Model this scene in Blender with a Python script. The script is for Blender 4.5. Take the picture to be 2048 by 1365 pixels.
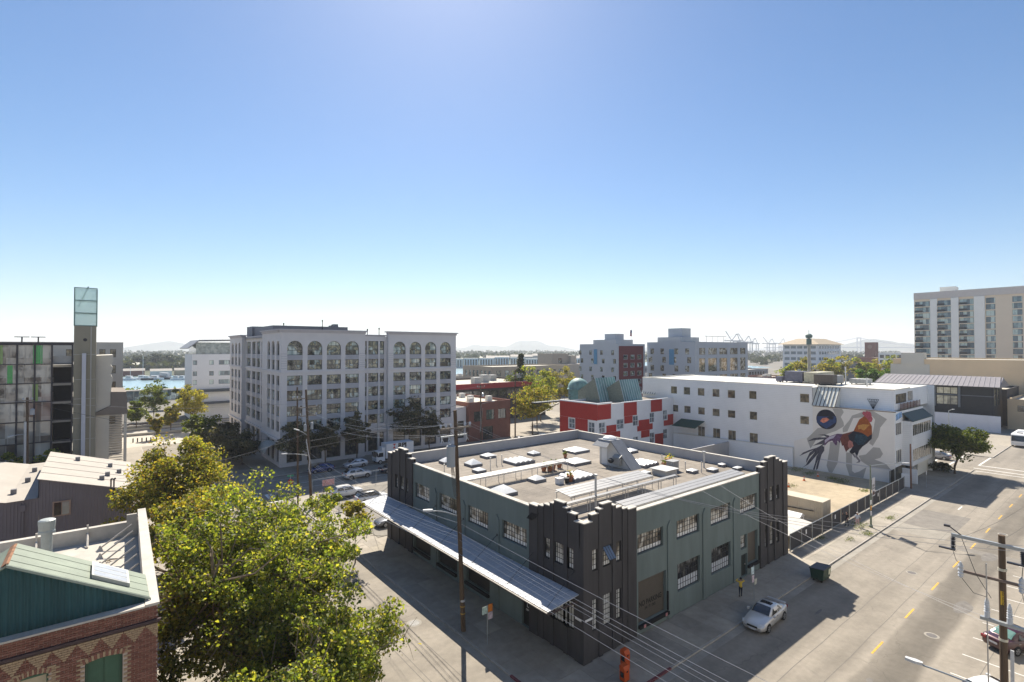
import bpy, math, random
import numpy as np
from mathutils import Vector, Matrix
R = math.radians
for o in list(bpy.data.objects): bpy.data.objects.remove(o)
SC = bpy.context.scene
COL = SC.collection

# ------------------------------------------------------------------ camera
cam_d = bpy.data.cameras.new('camera')
cam = bpy.data.objects.new('camera', cam_d); COL.objects.link(cam)
cam_d.sensor_width = 36.0; cam_d.lens = 36.0 * 1030 / 2048
cam_d.clip_start = 0.3; cam_d.clip_end = 30000
CAM = Vector((-26.32, -25.09, 22.0))
TH, PITCH = R(51.481), R(0.862)
fwd = Vector((math.cos(TH) * math.cos(PITCH), math.sin(TH) * math.cos(PITCH), math.sin(PITCH)))
cam.location = CAM
cam.rotation_euler = fwd.to_track_quat('-Z', 'Y').to_euler()
SC.camera = cam

# ------------------------------------------------------------------ light
SUN_AZ = math.atan2(0.507, 0.862)          # from +Y towards +X
SUN_EL = R(46.8)
world = bpy.data.worlds.new('World'); SC.world = world; world.use_nodes = True
wn = world.node_tree
for n in list(wn.nodes): wn.nodes.remove(n)
wo = wn.nodes.new('ShaderNodeOutputWorld'); wb = wn.nodes.new('ShaderNodeBackground')
sk = wn.nodes.new('ShaderNodeTexSky'); sk.sky_type = 'NISHITA'; sk.sun_disc = False
sk.sun_elevation = SUN_EL; sk.sun_rotation = SUN_AZ
sk.altitude = 0; sk.air_density = 1.0; sk.dust_density = 0.35; sk.ozone_density = 3.4
wb.inputs['Strength'].default_value = 0.06
hs = wn.nodes.new('ShaderNodeHueSaturation'); hs.inputs['Saturation'].default_value = 1.2; wn.links.new(sk.outputs[0], hs.inputs['Color']); wn.links.new(hs.outputs[0], wb.inputs['Color']); wn.links.new(wb.outputs[0], wo.inputs[0])
sun_d = bpy.data.lights.new('sun', 'SUN'); sun_d.energy = 4.6; sun_d.angle = R(0.5); sun_d.color = (1.0, 0.92, 0.79)
sun = bpy.data.objects.new('sun', sun_d); COL.objects.link(sun)
sdir = Vector((math.sin(SUN_AZ) * math.cos(SUN_EL), math.cos(SUN_AZ) * math.cos(SUN_EL), math.sin(SUN_EL)))
sun.rotation_euler = sdir.to_track_quat('Z', 'Y').to_euler(); sun.location = (0, 0, 120)
SC.view_settings.view_transform = 'Standard'; SC.view_settings.look = 'None'
SC.view_settings.exposure = 1.02; SC.view_settings.gamma = 1.0
SC.view_settings.use_curve_mapping = False
SC.render.engine = 'CYCLES'
SC.cycles.max_bounces = 6; SC.cycles.transparent_max_bounces = 12
SC.cycles.diffuse_bounces = 3; SC.cycles.glossy_bounces = 3; SC.cycles.transmission_bounces = 4; SC.cycles.volume_bounces = 1
SC.cycles.caustics_reflective = False; SC.cycles.caustics_refractive = False
SC.cycles.use_denoising = True

# ------------------------------------------------------------------ materials
MATS = {}
def mat(name, col, rough=0.75, var=0.12, scale=1.2, metal=0.0, bump=0.0, bscale=30.0, spec=0.4, dirt=0.0, coat=0.0, stretch=None, lines=0.0):
    if name in MATS: return MATS[name]
    m = bpy.data.materials.new(name); m.use_nodes = True; MATS[name] = m
    nt = m.node_tree; N = nt.nodes; L = nt.links; b = N['Principled BSDF']
    b.inputs['Roughness'].default_value = rough; b.inputs['Metallic'].default_value = metal
    b.inputs['Specular IOR Level'].default_value = spec
    b.inputs['Coat Weight'].default_value = coat
    c4 = (*col, 1.0)
    if var <= 0:
        b.inputs['Base Color'].default_value = c4; return m
    tc = N.new('ShaderNodeNewGeometry'); src = tc.outputs['Position']
    if stretch:
        mp = N.new('ShaderNodeMapping'); mp.inputs['Scale'].default_value = stretch
        L.new(src, mp.inputs['Vector']); src = mp.outputs[0]
    n1 = N.new('ShaderNodeTexNoise'); n1.inputs['Scale'].default_value = scale; n1.inputs['Detail'].default_value = 6; n1.inputs['Roughness'].default_value = 0.62
    L.new(src, n1.inputs['Vector'])
    mr = N.new('ShaderNodeMapRange'); mr.inputs[1].default_value = 0.3; mr.inputs[2].default_value = 0.7
    mr.inputs[3].default_value = 1 - var; mr.inputs[4].default_value = 1 + var
    L.new(n1.outputs[0], mr.inputs[0])
    mx = N.new('ShaderNodeVectorMath'); mx.operation = 'SCALE'; mx.inputs[0].default_value = col
    L.new(mr.outputs[0], mx.inputs['Scale']); out = mx.outputs[0]
    if dirt > 0:
        n2 = N.new('ShaderNodeTexNoise'); n2.inputs['Scale'].default_value = scale * 0.17; n2.inputs['Detail'].default_value = 5
        L.new(src, n2.inputs['Vector'])
        m2 = N.new('ShaderNodeMapRange'); m2.inputs[1].default_value = 0.45; m2.inputs[2].default_value = 0.7
        m2.inputs[3].default_value = 1; m2.inputs[4].default_value = 1 - dirt; L.new(n2.outputs[0], m2.inputs[0])
        m3 = N.new('ShaderNodeVectorMath'); m3.operation = 'SCALE'; L.new(out, m3.inputs[0]); L.new(m2.outputs[0], m3.inputs['Scale']); out = m3.outputs[0]
    if lines > 0:      # horizontal board joints: a thin darker groove every `lines` metres
        sx = N.new('ShaderNodeSeparateXYZ'); L.new(tc.outputs['Position'], sx.inputs[0]); md = N.new('ShaderNodeMath'); md.operation = 'MODULO'; md.inputs[1].default_value = lines; L.new(sx.outputs['Z'], md.inputs[0])
        m5 = N.new('ShaderNodeMapRange'); m5.inputs[1].default_value = 0.0; m5.inputs[2].default_value = lines * 0.16; m5.inputs[3].default_value = 0.86; m5.inputs[4].default_value = 1.0; L.new(md.outputs[0], m5.inputs[0])
        m6 = N.new('ShaderNodeVectorMath'); m6.operation = 'SCALE'; L.new(out, m6.inputs[0]); L.new(m5.outputs[0], m6.inputs['Scale']); out = m6.outputs[0]
    L.new(out, b.inputs['Base Color'])
    if bump > 0:
        n3 = N.new('ShaderNodeTexNoise'); n3.inputs['Scale'].default_value = bscale; n3.inputs['Detail'].default_value = 4
        L.new(src, n3.inputs['Vector'])
        bp = N.new('ShaderNodeBump'); bp.inputs['Strength'].default_value = bump; bp.inputs['Distance'].default_value = 0.02
        L.new(n3.outputs[0], bp.inputs['Height']); L.new(bp.outputs[0], b.inputs['Normal'])
    return m

def glass(name, cols, cell=(1, 1), rough=0.06, spec=0.9, seedmul=1.0, nscale=1.1, cellmix=0.35, low=None):
    """window pane: opaque reflective glass whose colour varies from lite to lite (rooms, blinds, painted-in reflections) by object-space cell"""
    if name in MATS: return MATS[name]
    m = bpy.data.materials.new(name); m.use_nodes = True; MATS[name] = m
    nt = m.node_tree; N = nt.nodes; L = nt.links; b = N['Principled BSDF']
    b.inputs['Roughness'].default_value = rough; b.inputs['Specular IOR Level'].default_value = spec
    tc = N.new('ShaderNodeTexCoord'); oi = N.new('ShaderNodeObjectInfo')
    mp = N.new('ShaderNodeMapping'); mp.inputs['Scale'].default_value = (1 / cell[0], 0, 1 / cell[1]); L.new(tc.outputs['Object'], mp.inputs[0])
    fl = N.new('ShaderNodeVectorMath'); fl.operation = 'FLOOR'; L.new(mp.outputs[0], fl.inputs[0])
    sc = N.new('ShaderNodeMath'); sc.operation = 'MULTIPLY'; sc.inputs[1].default_value = 77.7 * seedmul; L.new(oi.outputs['Random'], sc.inputs[0])
    ad = N.new('ShaderNodeVectorMath'); ad.operation = 'ADD'; L.new(fl.outputs[0], ad.inputs[0]); L.new(sc.outputs[0], ad.inputs[1])
    wn_ = N.new('ShaderNodeTexWhiteNoise'); L.new(ad.outputs[0], wn_.inputs['Vector'])
    ad2 = N.new('ShaderNodeVectorMath'); ad2.operation = 'ADD'; L.new(tc.outputs['Object'], ad2.inputs[0]); L.new(sc.outputs[0], ad2.inputs[1])
    n_ = N.new('ShaderNodeTexNoise'); n_.inputs['Scale'].default_value = nscale; n_.inputs['Detail'].default_value = 1.0; n_.inputs['Distortion'].default_value = 0.5; L.new(ad2.outputs[0], n_.inputs['Vector'])
    m1 = N.new('ShaderNodeMapRange'); m1.inputs[1].default_value = 0.3; m1.inputs[2].default_value = 0.7; L.new(n_.outputs[0], m1.inputs[0])
    mixv = N.new('ShaderNodeMix'); mixv.inputs[0].default_value = cellmix; L.new(m1.outputs[0], mixv.inputs[2]); L.new(wn_.outputs['Value'], mixv.inputs[3])
    ra = N.new('ShaderNodeValToRGB'); ra.color_ramp.interpolation = 'LINEAR'
    els = ra.color_ramp.elements
    for i, (p, c) in enumerate(cols):
        e = els[i] if i < 2 else els.new(p)
        e.position = p; e.color = (*c, 1)
    L.new(mixv.outputs[0], ra.inputs[0]); outc = ra.outputs[0]
    if low:      # frosted lower lites
        sp = N.new('ShaderNodeSeparateXYZ'); L.new(tc.outputs['Object'], sp.inputs[0]); lt = N.new('ShaderNodeMath'); lt.operation = 'LESS_THAN'; lt.inputs[1].default_value = low[0]; L.new(sp.outputs['Z'], lt.inputs[0])
        mc = N.new('ShaderNodeMix'); mc.data_type = 'RGBA'; L.new(lt.outputs[0], mc.inputs[0]); L.new(outc, mc.inputs[6]); mc.inputs[7].default_value = (*low[1], 1); outc = mc.outputs[2]
    L.new(outc, b.inputs['Base Color'])
    # faintly wavy panes
    nz = N.new('ShaderNodeTexNoise'); nz.inputs['Scale'].default_value = 0.9; L.new(tc.outputs['Object'], nz.inputs['Vector'])
    bp = N.new('ShaderNodeBump'); bp.inputs['Strength'].default_value = 0.12; bp.inputs['Distance'].default_value = 0.05
    L.new(nz.outputs[0], bp.inputs['Height']); L.new(bp.outputs[0], b.inputs['Normal'])
    return m

def leafmat(name, cols, trans=0.45):
    if name in MATS: return MATS[name]
    m = bpy.data.materials.new(name); m.use_nodes = True; MATS[name] = m
    nt = m.node_tree; N = nt.nodes; L = nt.links; b = N['Principled BSDF']; out = N['Material Output']
    b.inputs['Roughness'].default_value = 0.55; b.inputs['Specular IOR Level'].default_value = 0.35
    g = N.new('ShaderNodeNewGeometry'); ra = N.new('ShaderNodeValToRGB')
    els = ra.color_ramp.elements
    for i, (p, c) in enumerate(cols):
        e = els[i] if i < 2 else els.new(p)
        e.position = p; e.color = (*c, 1)
    L.new(g.outputs['Random Per Island'], ra.inputs[0])
    nz = N.new('ShaderNodeTexNoise'); nz.inputs['Scale'].default_value = 0.35; nz.inputs['Detail'].default_value = 3; L.new(g.outputs['Position'], nz.inputs['Vector'])
    mr = N.new('ShaderNodeMapRange'); mr.inputs[1].default_value = 0.3; mr.inputs[2].default_value = 0.7; mr.inputs[3].default_value = 0.7; mr.inputs[4].default_value = 1.3; L.new(nz.outputs[0], mr.inputs[0])
    vs = N.new('ShaderNodeVectorMath'); vs.operation = 'SCALE'; L.new(ra.outputs[0], vs.inputs[0]); L.new(mr.outputs[0], vs.inputs['Scale'])
    L.new(vs.outputs[0], b.inputs['Base Color'])
    tr = N.new('ShaderNodeBsdfTranslucent'); mu = N.new('ShaderNodeVectorMath'); mu.operation = 'MULTIPLY'; mu.inputs[1].default_value = (1.9, 1.85, 0.55)
    L.new(vs.outputs[0], mu.inputs[0]); L.new(mu.outputs[0], tr.inputs['Color'])
    mx = N.new('ShaderNodeMixShader'); mx.inputs[0].default_value = trans
    L.new(b.outputs[0], mx.inputs[1]); L.new(tr.outputs[0], mx.inputs[2]); L.new(mx.outputs[0], out.inputs['Surface'])
    return m

# ------------------------------------------------------------------ mesh builder
class MB:
    def __init__(s): s.v = []; s.f = []; s.m = []; s.k = 0
    def quad(s, *p):
        i = len(s.v); s.v += [tuple(q) for q in p]; s.f.append(tuple(range(i, i + len(p)))); s.m.append(s.k); return s
    def box(s, x0, x1, y0, y1, z0, z1):
        x0, x1 = min(x0, x1), max(x0, x1); y0, y1 = min(y0, y1), max(y0, y1); z0, z1 = min(z0, z1), max(z0, z1)
        i = len(s.v)
        s.v += [(x0, y0, z0), (x1, y0, z0), (x1, y1, z0), (x0, y1, z0), (x0, y0, z1), (x1, y0, z1), (x1, y1, z1), (x0, y1, z1)]
        for f in ((0, 3, 2, 1), (4, 5, 6, 7), (0, 1, 5, 4), (1, 2, 6, 5), (2, 3, 7, 6), (3, 0, 4, 7)):
            s.f.append(tuple(i + a for a in f)); s.m.append(s.k)
        return s
    def prism(s, pts, vec):
        """polygon pts (3d) extruded by vec"""
        n = len(pts); i = len(s.v); vec = Vector(vec)
        s.v += [tuple(p) for p in pts] + [tuple(Vector(p) + vec) for p in pts]
        s.f.append(tuple(range(i + n - 1, i - 1, -1))); s.m.append(s.k)
        s.f.append(tuple(range(i + n, i + 2 * n))); s.m.append(s.k)
        for a in range(n):
            b = (a + 1) % n; s.f.append((i + a, i + b, i + n + b, i + n + a)); s.m.append(s.k)
        return s
    def tube(s, p0, p1, r0, r1=None, n=8, cap=True):
        r1 = r0 if r1 is None else r1
        p0, p1 = Vector(p0), Vector(p1); d = p1 - p0
        if d.length < 1e-6: return s
        q = d.to_track_quat('Z', 'Y'); i = len(s.v)
        for p, r in ((p0, r0), (p1, r1)):
            for a in range(n):
                t = 2 * math.pi * a / n; s.v.append(tuple(p + q @ Vector((r * math.cos(t), r * math.sin(t), 0))))
        for a in range(n):
            b = (a + 1) % n; s.f.append((i + a, i + b, i + n + b, i + n + a)); s.m.append(s.k)
        if cap:
            s.f.append(tuple(range(i + n - 1, i - 1, -1))); s.m.append(s.k); s.f.append(tuple(range(i + n, i + 2 * n))); s.m.append(s.k)
        return s
    def path(s, pts, r, n=6, r1=None):
        r1 = r if r1 is None else r1; m = len(pts) - 1; pts = [Vector(p) for p in pts]; i0 = len(s.v)
        for k, p in enumerate(pts):
            d = (pts[min(k + 1, m)] - pts[max(k - 1, 0)]); q = d.to_track_quat('Z', 'Y'); rr = r + (r1 - r) * k / max(m, 1)
            for a in range(n):
                t = 2 * math.pi * a / n; s.v.append(tuple(p + q @ Vector((rr * math.cos(t), rr * math.sin(t), 0))))
        for k in range(m):
            for a in range(n):
                b = (a + 1) % n; A = i0 + k * n
                s.f.append((A + a, A + b, A + n + b, A + n + a)); s.m.append(s.k)
        s.f.append(tuple(range(i0 + n - 1, i0 - 1, -1))); s.m.append(s.k)
        s.f.append(tuple(range(i0 + m * n, i0 + m * n + n))); s.m.append(s.k)
        return s
    def lathe(s, c, prof, n=12):
        """prof: list of (r,z) from bottom to top around vertical axis at c"""
        i = len(s.v); c = Vector(c)
        for r, z in prof:
            for a in range(n):
                t = 2 * math.pi * a / n; s.v.append((c.x + r * math.cos(t), c.y + r * math.sin(t), c.z + z))
        for k in range(len(prof) - 1):
            for a in range(n):
                b = (a + 1) % n; A = i + k * n; s.f.append((A + a, A + b, A + n + b, A + n + a)); s.m.append(s.k)
        s.f.append(tuple(range(i + n - 1, i - 1, -1))); s.m.append(s.k)
        A = i + (len(prof) - 1) * n; s.f.append(tuple(range(A, A + n))); s.m.append(s.k)
        return s
    def mesh(s, name, mats, org=(0, 0, 0), smooth=False):
        me = bpy.data.meshes.new(name)
        ox, oy, oz = org
        me.from_pydata([(x - ox, y - oy, z - oz) for x, y, z in s.v], [], s.f)
        if not isinstance(mats, (list, tuple)): mats = [mats]
        for m in mats: me.materials.append(m)
        if len(mats) > 1: me.polygons.foreach_set('material_index', s.m)
        if smooth: me.polygons.foreach_set('use_smooth', [True] * len(me.polygons))
        me.update(); return me
    def build(s, name, mats, parent=None, org=None, smooth=False):
        """world-space vertices; parent's location is subtracted"""
        if org is None: org = wloc(parent) if parent else (0, 0, 0)
        me = s.mesh(name, mats, org, smooth)
        o = bpy.data.objects.new(name, me); COL.objects.link(o)
        if parent: o.parent = parent
        else: o.location = org
        return o
def wloc(o):
    v = Vector(o.location); p = o.parent
    while p: v += p.location; p = p.parent
    return tuple(v)
def tag(o, label=None, cat=None, group=None, kind=None):
    for k, v in (('label', label), ('category', cat), ('group', group), ('kind', kind)):
        if v: o[k] = v
    return o
def thing(name, label, cat, loc=(0, 0, 0), group=None, rz=0):
    o = bpy.data.objects.new(name, None); COL.objects.link(o); o.empty_display_size = 0.3
    o.location = loc; o.rotation_euler = (0, 0, rz); return tag(o, label, cat, group)
def struct(o): o['kind'] = 'structure'; return o
def inst(name, me, parent, loc, rz=0, scale=None):
    """object with shared mesh, loc in parent's local space"""
    o = bpy.data.objects.new(name, me); COL.objects.link(o); o.parent = parent; o.location = loc; o.rotation_euler = (0, 0, rz)
    if scale: o.scale = scale
    return o
def copy_tree(o, parent=None):
    c = o.copy(); COL.objects.link(c); c.parent = parent
    for ch in o.children: copy_tree(ch, c)
    return c

# ------------------------------------------------------------------ walls with openings and windows
def wall_open(mb, facing, c, u0, u1, z0, z1, rects, rev=0.2):
    """facing '-Y': plane y=c, u=x ; '-X': plane x=c, u=y. rects: (u0,u1,z0,z1[,arch])"""
    P = (lambda u, z, d=0: (u, c + d, z)) if facing == '-Y' else (lambda u, z, d=0: (c + d, u, z))
    def quad(*p): mb.quad(*(p if facing == '-Y' else p[::-1]))
    us = sorted({u0, u1, *[a for r in rects for a in r[:2]]}); zs = sorted({z0, z1, *[a for r in rects for a in r[2:4]]})
    us = [u for u in us if u0 - 1e-6 <= u <= u1 + 1e-6]; zs = [z for z in zs if z0 - 1e-6 <= z <= z1 + 1e-6]
    for a, b in zip(us, us[1:]):
        run = None
        for p, q in zip(zs, zs[1:]):
            mu, mz = (a + b) / 2, (p + q) / 2
            inside = any(r[0] < mu < r[1] and r[2] < mz < r[3] for r in rects)
            if inside:
                if run: quad(P(a, run[0]), P(b, run[0]), P(b, run[1]), P(a, run[1])); run = None
            else: run = (run[0], q) if run else (p, q)
        if run: quad(P(a, run[0]), P(b, run[0]), P(b, run[1]), P(a, run[1]))
    for r in rects:
        a, b, p, q = r[:4]; arch = len(r) > 4 and r[4]
        quad(P(a, p), P(a, p, rev), P(b, p, rev), P(b, p))
        if not arch:
            quad(P(a, p), P(a, q), P(a, q, rev), P(a, p, rev)); quad(P(b, p), P(b, p, rev), P(b, q, rev), P(b, q)); quad(P(a, q), P(b, q), P(b, q, rev), P(a, q, rev))
        else:
            h = min((b - a) / 2, arch); zc = q - h; m = (a + b) / 2; w = (b - a) / 2
            quad(P(a, p), P(a, zc), P(a, zc, rev), P(a, p, rev)); quad(P(b, p), P(b, p, rev), P(b, zc, rev), P(b, zc))
            n = 12; pts = [(m - w * math.cos(math.pi * k / n), zc + h * math.sin(math.pi * k / n)) for k in range(n + 1)]
            for k in range(n):
                (ua, za), (ub, zb) = pts[k], pts[k + 1]
                quad(P(ua, za), P(ub, zb), P(ub, q), P(ua, q)); quad(P(ua, za), P(ua, za, rev), P(ub, zb, rev), P(ub, zb))
WCACHE = {}
def window(parent, facing, c, u0, u1, z0, z1, cols, rows, fm, pm, rev=0.2, arch=0, fw=0.06, mw=0.035, name='window', sill=None):
    """a window (frame + muntins) filling an opening; its pane is a child"""
    w, h = u1 - u0, z1 - z0
    key = (round(w, 2), round(h, 2), cols, rows, fm.name, pm.name, arch, fw, mw)
    if key not in WCACHE:
        f = MB(); w2 = w / 2; d = 0.05
        f.box(-w2, -w2 + fw, 0, d, 0, h - arch); f.box(w2 - fw, w2, 0, d, 0, h - arch); f.box(-w2 + fw, w2 - fw, 0, d, 0, fw)
        if arch:
            n = 12; pts = [(-w2 * math.cos(math.pi * k / n), h - arch + arch * math.sin(math.pi * k / n)) for k in range(n + 1)]
            ins = [(-(w2 - fw) * math.cos(math.pi * k / n), h - arch + (arch - fw) * math.sin(math.pi * k / n)) for k in range(n + 1)]
            for k in range(n): f.quad((pts[k][0], 0, pts[k][1]), (pts[k + 1][0], 0, pts[k + 1][1]), (ins[k + 1][0], 0, ins[k + 1][1]), (ins[k][0], 0, ins[k][1]))
        else: f.box(-w2 + fw, w2 - fw, 0, d, h - fw, h)
        for k in range(1, cols):
            x = -w2 + w * k / cols; t = mw * (1.7 if cols > 5 and k % 3 == 0 else 1)
            zt = h - fw if not arch else h - arch + arch * math.sqrt(max(0, 1 - (x / w2) ** 2)) - fw
            f.box(x - t / 2, x + t / 2, 0.004, d - 0.004, fw, zt)
        for k in range(1, rows):
            z = h * k / rows
            ww = w2 - fw if not arch or z <= h - arch else w2 * math.sqrt(max(0, 1 - ((z - h + arch) / arch) ** 2)) - fw
            f.box(-ww, ww, 0.008, d - 0.008, z - mw / 2, z + mw / 2)
        p = MB()
        if arch:
            p.quad(*[(x, 0.03, z) for x, z in [(-w2, 0), (w2, 0)] + [(w2 * math.cos(math.pi * k / 12), h - arch + arch * math.sin(math.pi * k / 12)) for k in range(13)]])
        else: p.quad((-w2, 0.03, 0), (w2, 0.03, 0), (w2, 0.03, h), (-w2, 0.03, h))
        WCACHE[key] = (f.mesh(name, fm), p.mesh('pane', pm))
    fme, pme = WCACHE[key]; pl = Vector(wloc(parent)); m = (u0 + u1) / 2
    pos = Vector((m, c + rev - 0.06, z0)) if facing == '-Y' else Vector((c + rev - 0.06, m, z0))
    o = inst(name, fme, parent, pos - pl, 0 if facing == '-Y' else -math.pi / 2)
    inst('pane', pme, o, (0, 0, 0)); return o
# ------------------------------------------------------------------ ground, roads, pavements, water, hills
def sheet(name, x0, x1, y0, y1, z, m):
    b = MB(); b.quad((x0, y0, z), (x1, y0, z), (x1, y1, z), (x0, y1, z)); return struct(b.build(name, m))
m_ground = mat('ground_earth', (0.2, 0.185, 0.16), 0.95, 0.25, 0.05, dirt=0.2)
sheet('ground', -9000, 12000, -3000, 12000, -0.16, m_ground)
def asphalt():
    m = mat('asphalt', (0.262, 0.232, 0.192), 0.9, 0.10, 2.2, bump=0.25, bscale=60, dirt=0.14)
    nt = m.node_tree; N = nt.nodes; L = nt.links; b = N['Principled BSDF']
    src = b.inputs['Base Color'].links[0].from_socket
    g = N.new('ShaderNodeNewGeometry'); sp = N.new('ShaderNodeSeparateXYZ'); L.new(g.outputs['Position'], sp.inputs[0])
    nz = N.new('ShaderNodeTexNoise'); nz.inputs['Scale'].default_value = 0.35; L.new(g.outputs['Position'], nz.inputs['Vector'])
    ofs = N.new('ShaderNodeMath'); ofs.operation = 'MULTIPLY_ADD'; ofs.inputs[1].default_value = 0.5; L.new(nz.outputs[0], ofs.inputs[0]); L.new(sp.outputs['Y'], ofs.inputs[2])
    ra = N.new('ShaderNodeValToRGB'); mr = N.new('ShaderNodeMapRange'); mr.inputs[1].default_value = -20; mr.inputs[2].default_value = 0; L.new(ofs.outputs[0], mr.inputs[0])
    # darker, newer strip of asphalt along the far traffic lane
    pts = [(0, 1.06), (0.26, 1.04), (0.285, 0.6), (0.36, 0.6), (0.405, 0.72), (0.42, 1.0), (1, 1.0)]
    els = ra.color_ramp.elements
    for i, (p, v) in enumerate(pts):
        e = els[i] if i < 2 else els.new(p); e.position = p; e.color = (v, v, v, 1)
    L.new(mr.outputs[0], ra.inputs[0])
    mu = N.new('ShaderNodeVectorMath'); mu.operation = 'MULTIPLY'; L.new(src, mu.inputs[0]); L.new(ra.outputs[0], mu.inputs[1])
    # cracks and seams
    vo = N.new('ShaderNodeTexVoronoi'); vo.feature = 'DISTANCE_TO_EDGE'; vo.inputs['Scale'].default_value = 0.1
    nd = N.new('ShaderNodeTexNoise'); nd.inputs['Scale'].default_value = 0.8; L.new(g.outputs['Position'], nd.inputs['Vector'])
    mm = N.new('ShaderNodeVectorMath'); mm.operation = 'MULTIPLY_ADD'; mm.inputs[1].default_value = (2.2, 2.2, 0); L.new(nd.outputs['Color'], mm.inputs[0]); L.new(g.outputs['Position'], mm.inputs[2]); L.new(mm.outputs[0], vo.inputs['Vector'])
    cr = N.new('ShaderNodeMapRange'); cr.inputs[1].default_value = 0.0; cr.inputs[2].default_value = 0.005; cr.inputs[3].default_value = 0.8; cr.inputs[4].default_value = 1.0; L.new(vo.outputs['Distance'], cr.inputs[0])
    ms = N.new('ShaderNodeVectorMath'); ms.operation = 'SCALE'; L.new(mu.outputs[0], ms.inputs[0]); L.new(cr.outputs[0], ms.inputs['Scale'])
    # worn wheel tracks and old patching, drawn out along the traffic
    mpt = N.new('ShaderNodeMapping'); mpt.inputs['Scale'].default_value = (0.045, 0.55, 1); L.new(g.outputs['Position'], mpt.inputs[0])
    nt2 = N.new('ShaderNodeTexNoise'); nt2.inputs['Scale'].default_value = 1.0; nt2.inputs['Detail'].default_value = 5; L.new(mpt.outputs[0], nt2.inputs['Vector'])
    mt = N.new('ShaderNodeMapRange'); mt.inputs[1].default_value = 0.35; mt.inputs[2].default_value = 0.68; mt.inputs[3].default_value = 1.1; mt.inputs[4].default_value = 0.8; L.new(nt2.outputs[0], mt.inputs[0])
    mz = N.new('ShaderNodeVectorMath'); mz.operation = 'SCALE'; L.new(ms.outputs[0], mz.inputs[0]); L.new(mt.outputs[0], mz.inputs['Scale'])
    L.new(mz.outputs[0], b.inputs['Base Color']); return m
m_asph = asphalt()
m_conc = mat('concrete_pavement', (0.33, 0.295, 0.245), 0.9, 0.13, 1.6, bump=0.15, dirt=0.18)
m_kerb = mat('kerb_concrete', (0.38, 0.35, 0.31), 0.9, 0.15, 2.0, dirt=0.2)
m_red_kerb = mat('kerb_red_paint', (0.17, 0.05, 0.055), 0.8, 0.35, 3.0)
m_dirt = mat('lot_dirt', (0.42, 0.345, 0.24), 0.95, 0.14, 0.9, bump=0.4, bscale=8, dirt=0.22)
m_lot = mat('lot_asphalt', (0.24, 0.22, 0.19), 0.95, 0.18, 0.8, bump=0.2, dirt=0.2)
b = MB()
def rect(x0, x1, y0, y1, z=-0.13): b.quad((x0, y0, z), (x1, y0, z), (x1, y1, z), (x0, y1, z))
rect(-160, 260, -22.6, -3.6); rect(-19.5, -4.3, -3.6, 55.7); rect(-160, 170, 55.7, 70.9); rect(97.7, 115.3, -3.6, 55.7); rect(97.7, 115.3, 70.9, 160); rect(-19.5, -4.3, 70.9, 150)
struct(b.build('road', m_asph))
KERBS = []
def block(name, x0, x1, y0, y1, m=m_conc, top=-0.004, kerb=''):
    """raised block of pavement with kerb stones along the given sides"""
    b = MB(); b.box(x0 + 0.15, x1 - 0.15, y0 + 0.15, y1 - 0.15, -0.5, top); o = struct(b.build(name, m))
    k = MB(); t = 0.0
    if 'S' in kerb: k.box(x0, x1, y0, y0 + 0.15, -0.5, t)
    if 'N' in kerb: k.box(x0, x1, y1 - 0.15, y1, -0.5, t)
    if 'W' in kerb: k.box(x0, x0 + 0.15, y0 + 0.15, y1 - 0.15, -0.5, t)
    if 'E' in kerb: k.box(x1 - 0.15, x1, y0 + 0.15, y1 - 0.15, -0.5, t)
    if kerb: k.build('kerb', m_kerb, o)
    return o
blk = block('pavement', -4.6, 98, -3.9, 56, kerb='SNWE', top=-0.03)
block('pavement_west_block', -160, -19.2, -3.9, 56, kerb='SNE')
block('pavement_north_block', -4.6, 98, 70.5, 135, kerb='SWE')
block('pavement_garage_block', -160, -19.2, 70.5, 118, kerb='SE')
block('pavement_east_block', 115, 170, 70.5, 130, kerb='SW')
block('pavement_restaurant_block', 115, 260, -3.9, 56, kerb='SNW')
block('pavement_south_block', -4.6, 98, -60, -22.4, kerb='N')
block('pavement_southwest_block', -160, -19.2, -60, -22.4, kerb='N')
sheet('plaza', -60, 40, 118.2, 150, -0.12, mat('plaza_concrete', (0.46, 0.42, 0.36), 0.9, 0.12, 0.5, dirt=0.15))
# pavement slabs in the near pavements: each its own piece
rng = random.Random(5)
slab = {}
def slabs(x0, x1, nx, y0, y1, ny, skip=None):
    w, d = (x1 - x0) / nx, (y1 - y0) / ny; key = (round(w, 3), round(d, 3))
    if key not in slab:
        s = MB(); s.box(-w / 2 + 0.008, w / 2 - 0.008, -d / 2 + 0.008, d / 2 - 0.008, 0, 0.028)
        slab[key] = [s.mesh('paving_slab', mat('paving_slab_%d' % i, c, 0.9, 0.12, 1.5, bump=0.15, dirt=0.22)) for i, c in enumerate(((0.35, 0.315, 0.26), (0.325, 0.29, 0.242), (0.37, 0.33, 0.275), (0.305, 0.275, 0.232)))]
    for i in range(nx):
        for j in range(ny):
            if skip and skip(i, j): continue
            me = rng.choice(slab[key]); inst('paving_slab', me, blk, (x0 + (i + 0.5) * w, y0 + (j + 0.5) * d, -0.0295 + rng.random() * 0.003))
slabs(-4.44, -0.02, 3, 0.0, 31.5, 17)
slabs(-4.44, 31.6, 18, -3.74, -0.02, 2)
slabs(31.6, 73.0, 21, -3.74, -0.02, 2)
# red-painted kerb lengths
rk = MB(); rk.box(-4.61, -4.45, -3.2, 2.4, -0.12, 0.006); rk.box(-3.6, 4.6, -3.91, -3.74, -0.12, 0.006); rk.box(17.0, 19.6, -3.91, -3.74, -0.12, 0.006); rk.build('red_kerb_paint', m_red_kerb, blk)
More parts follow.
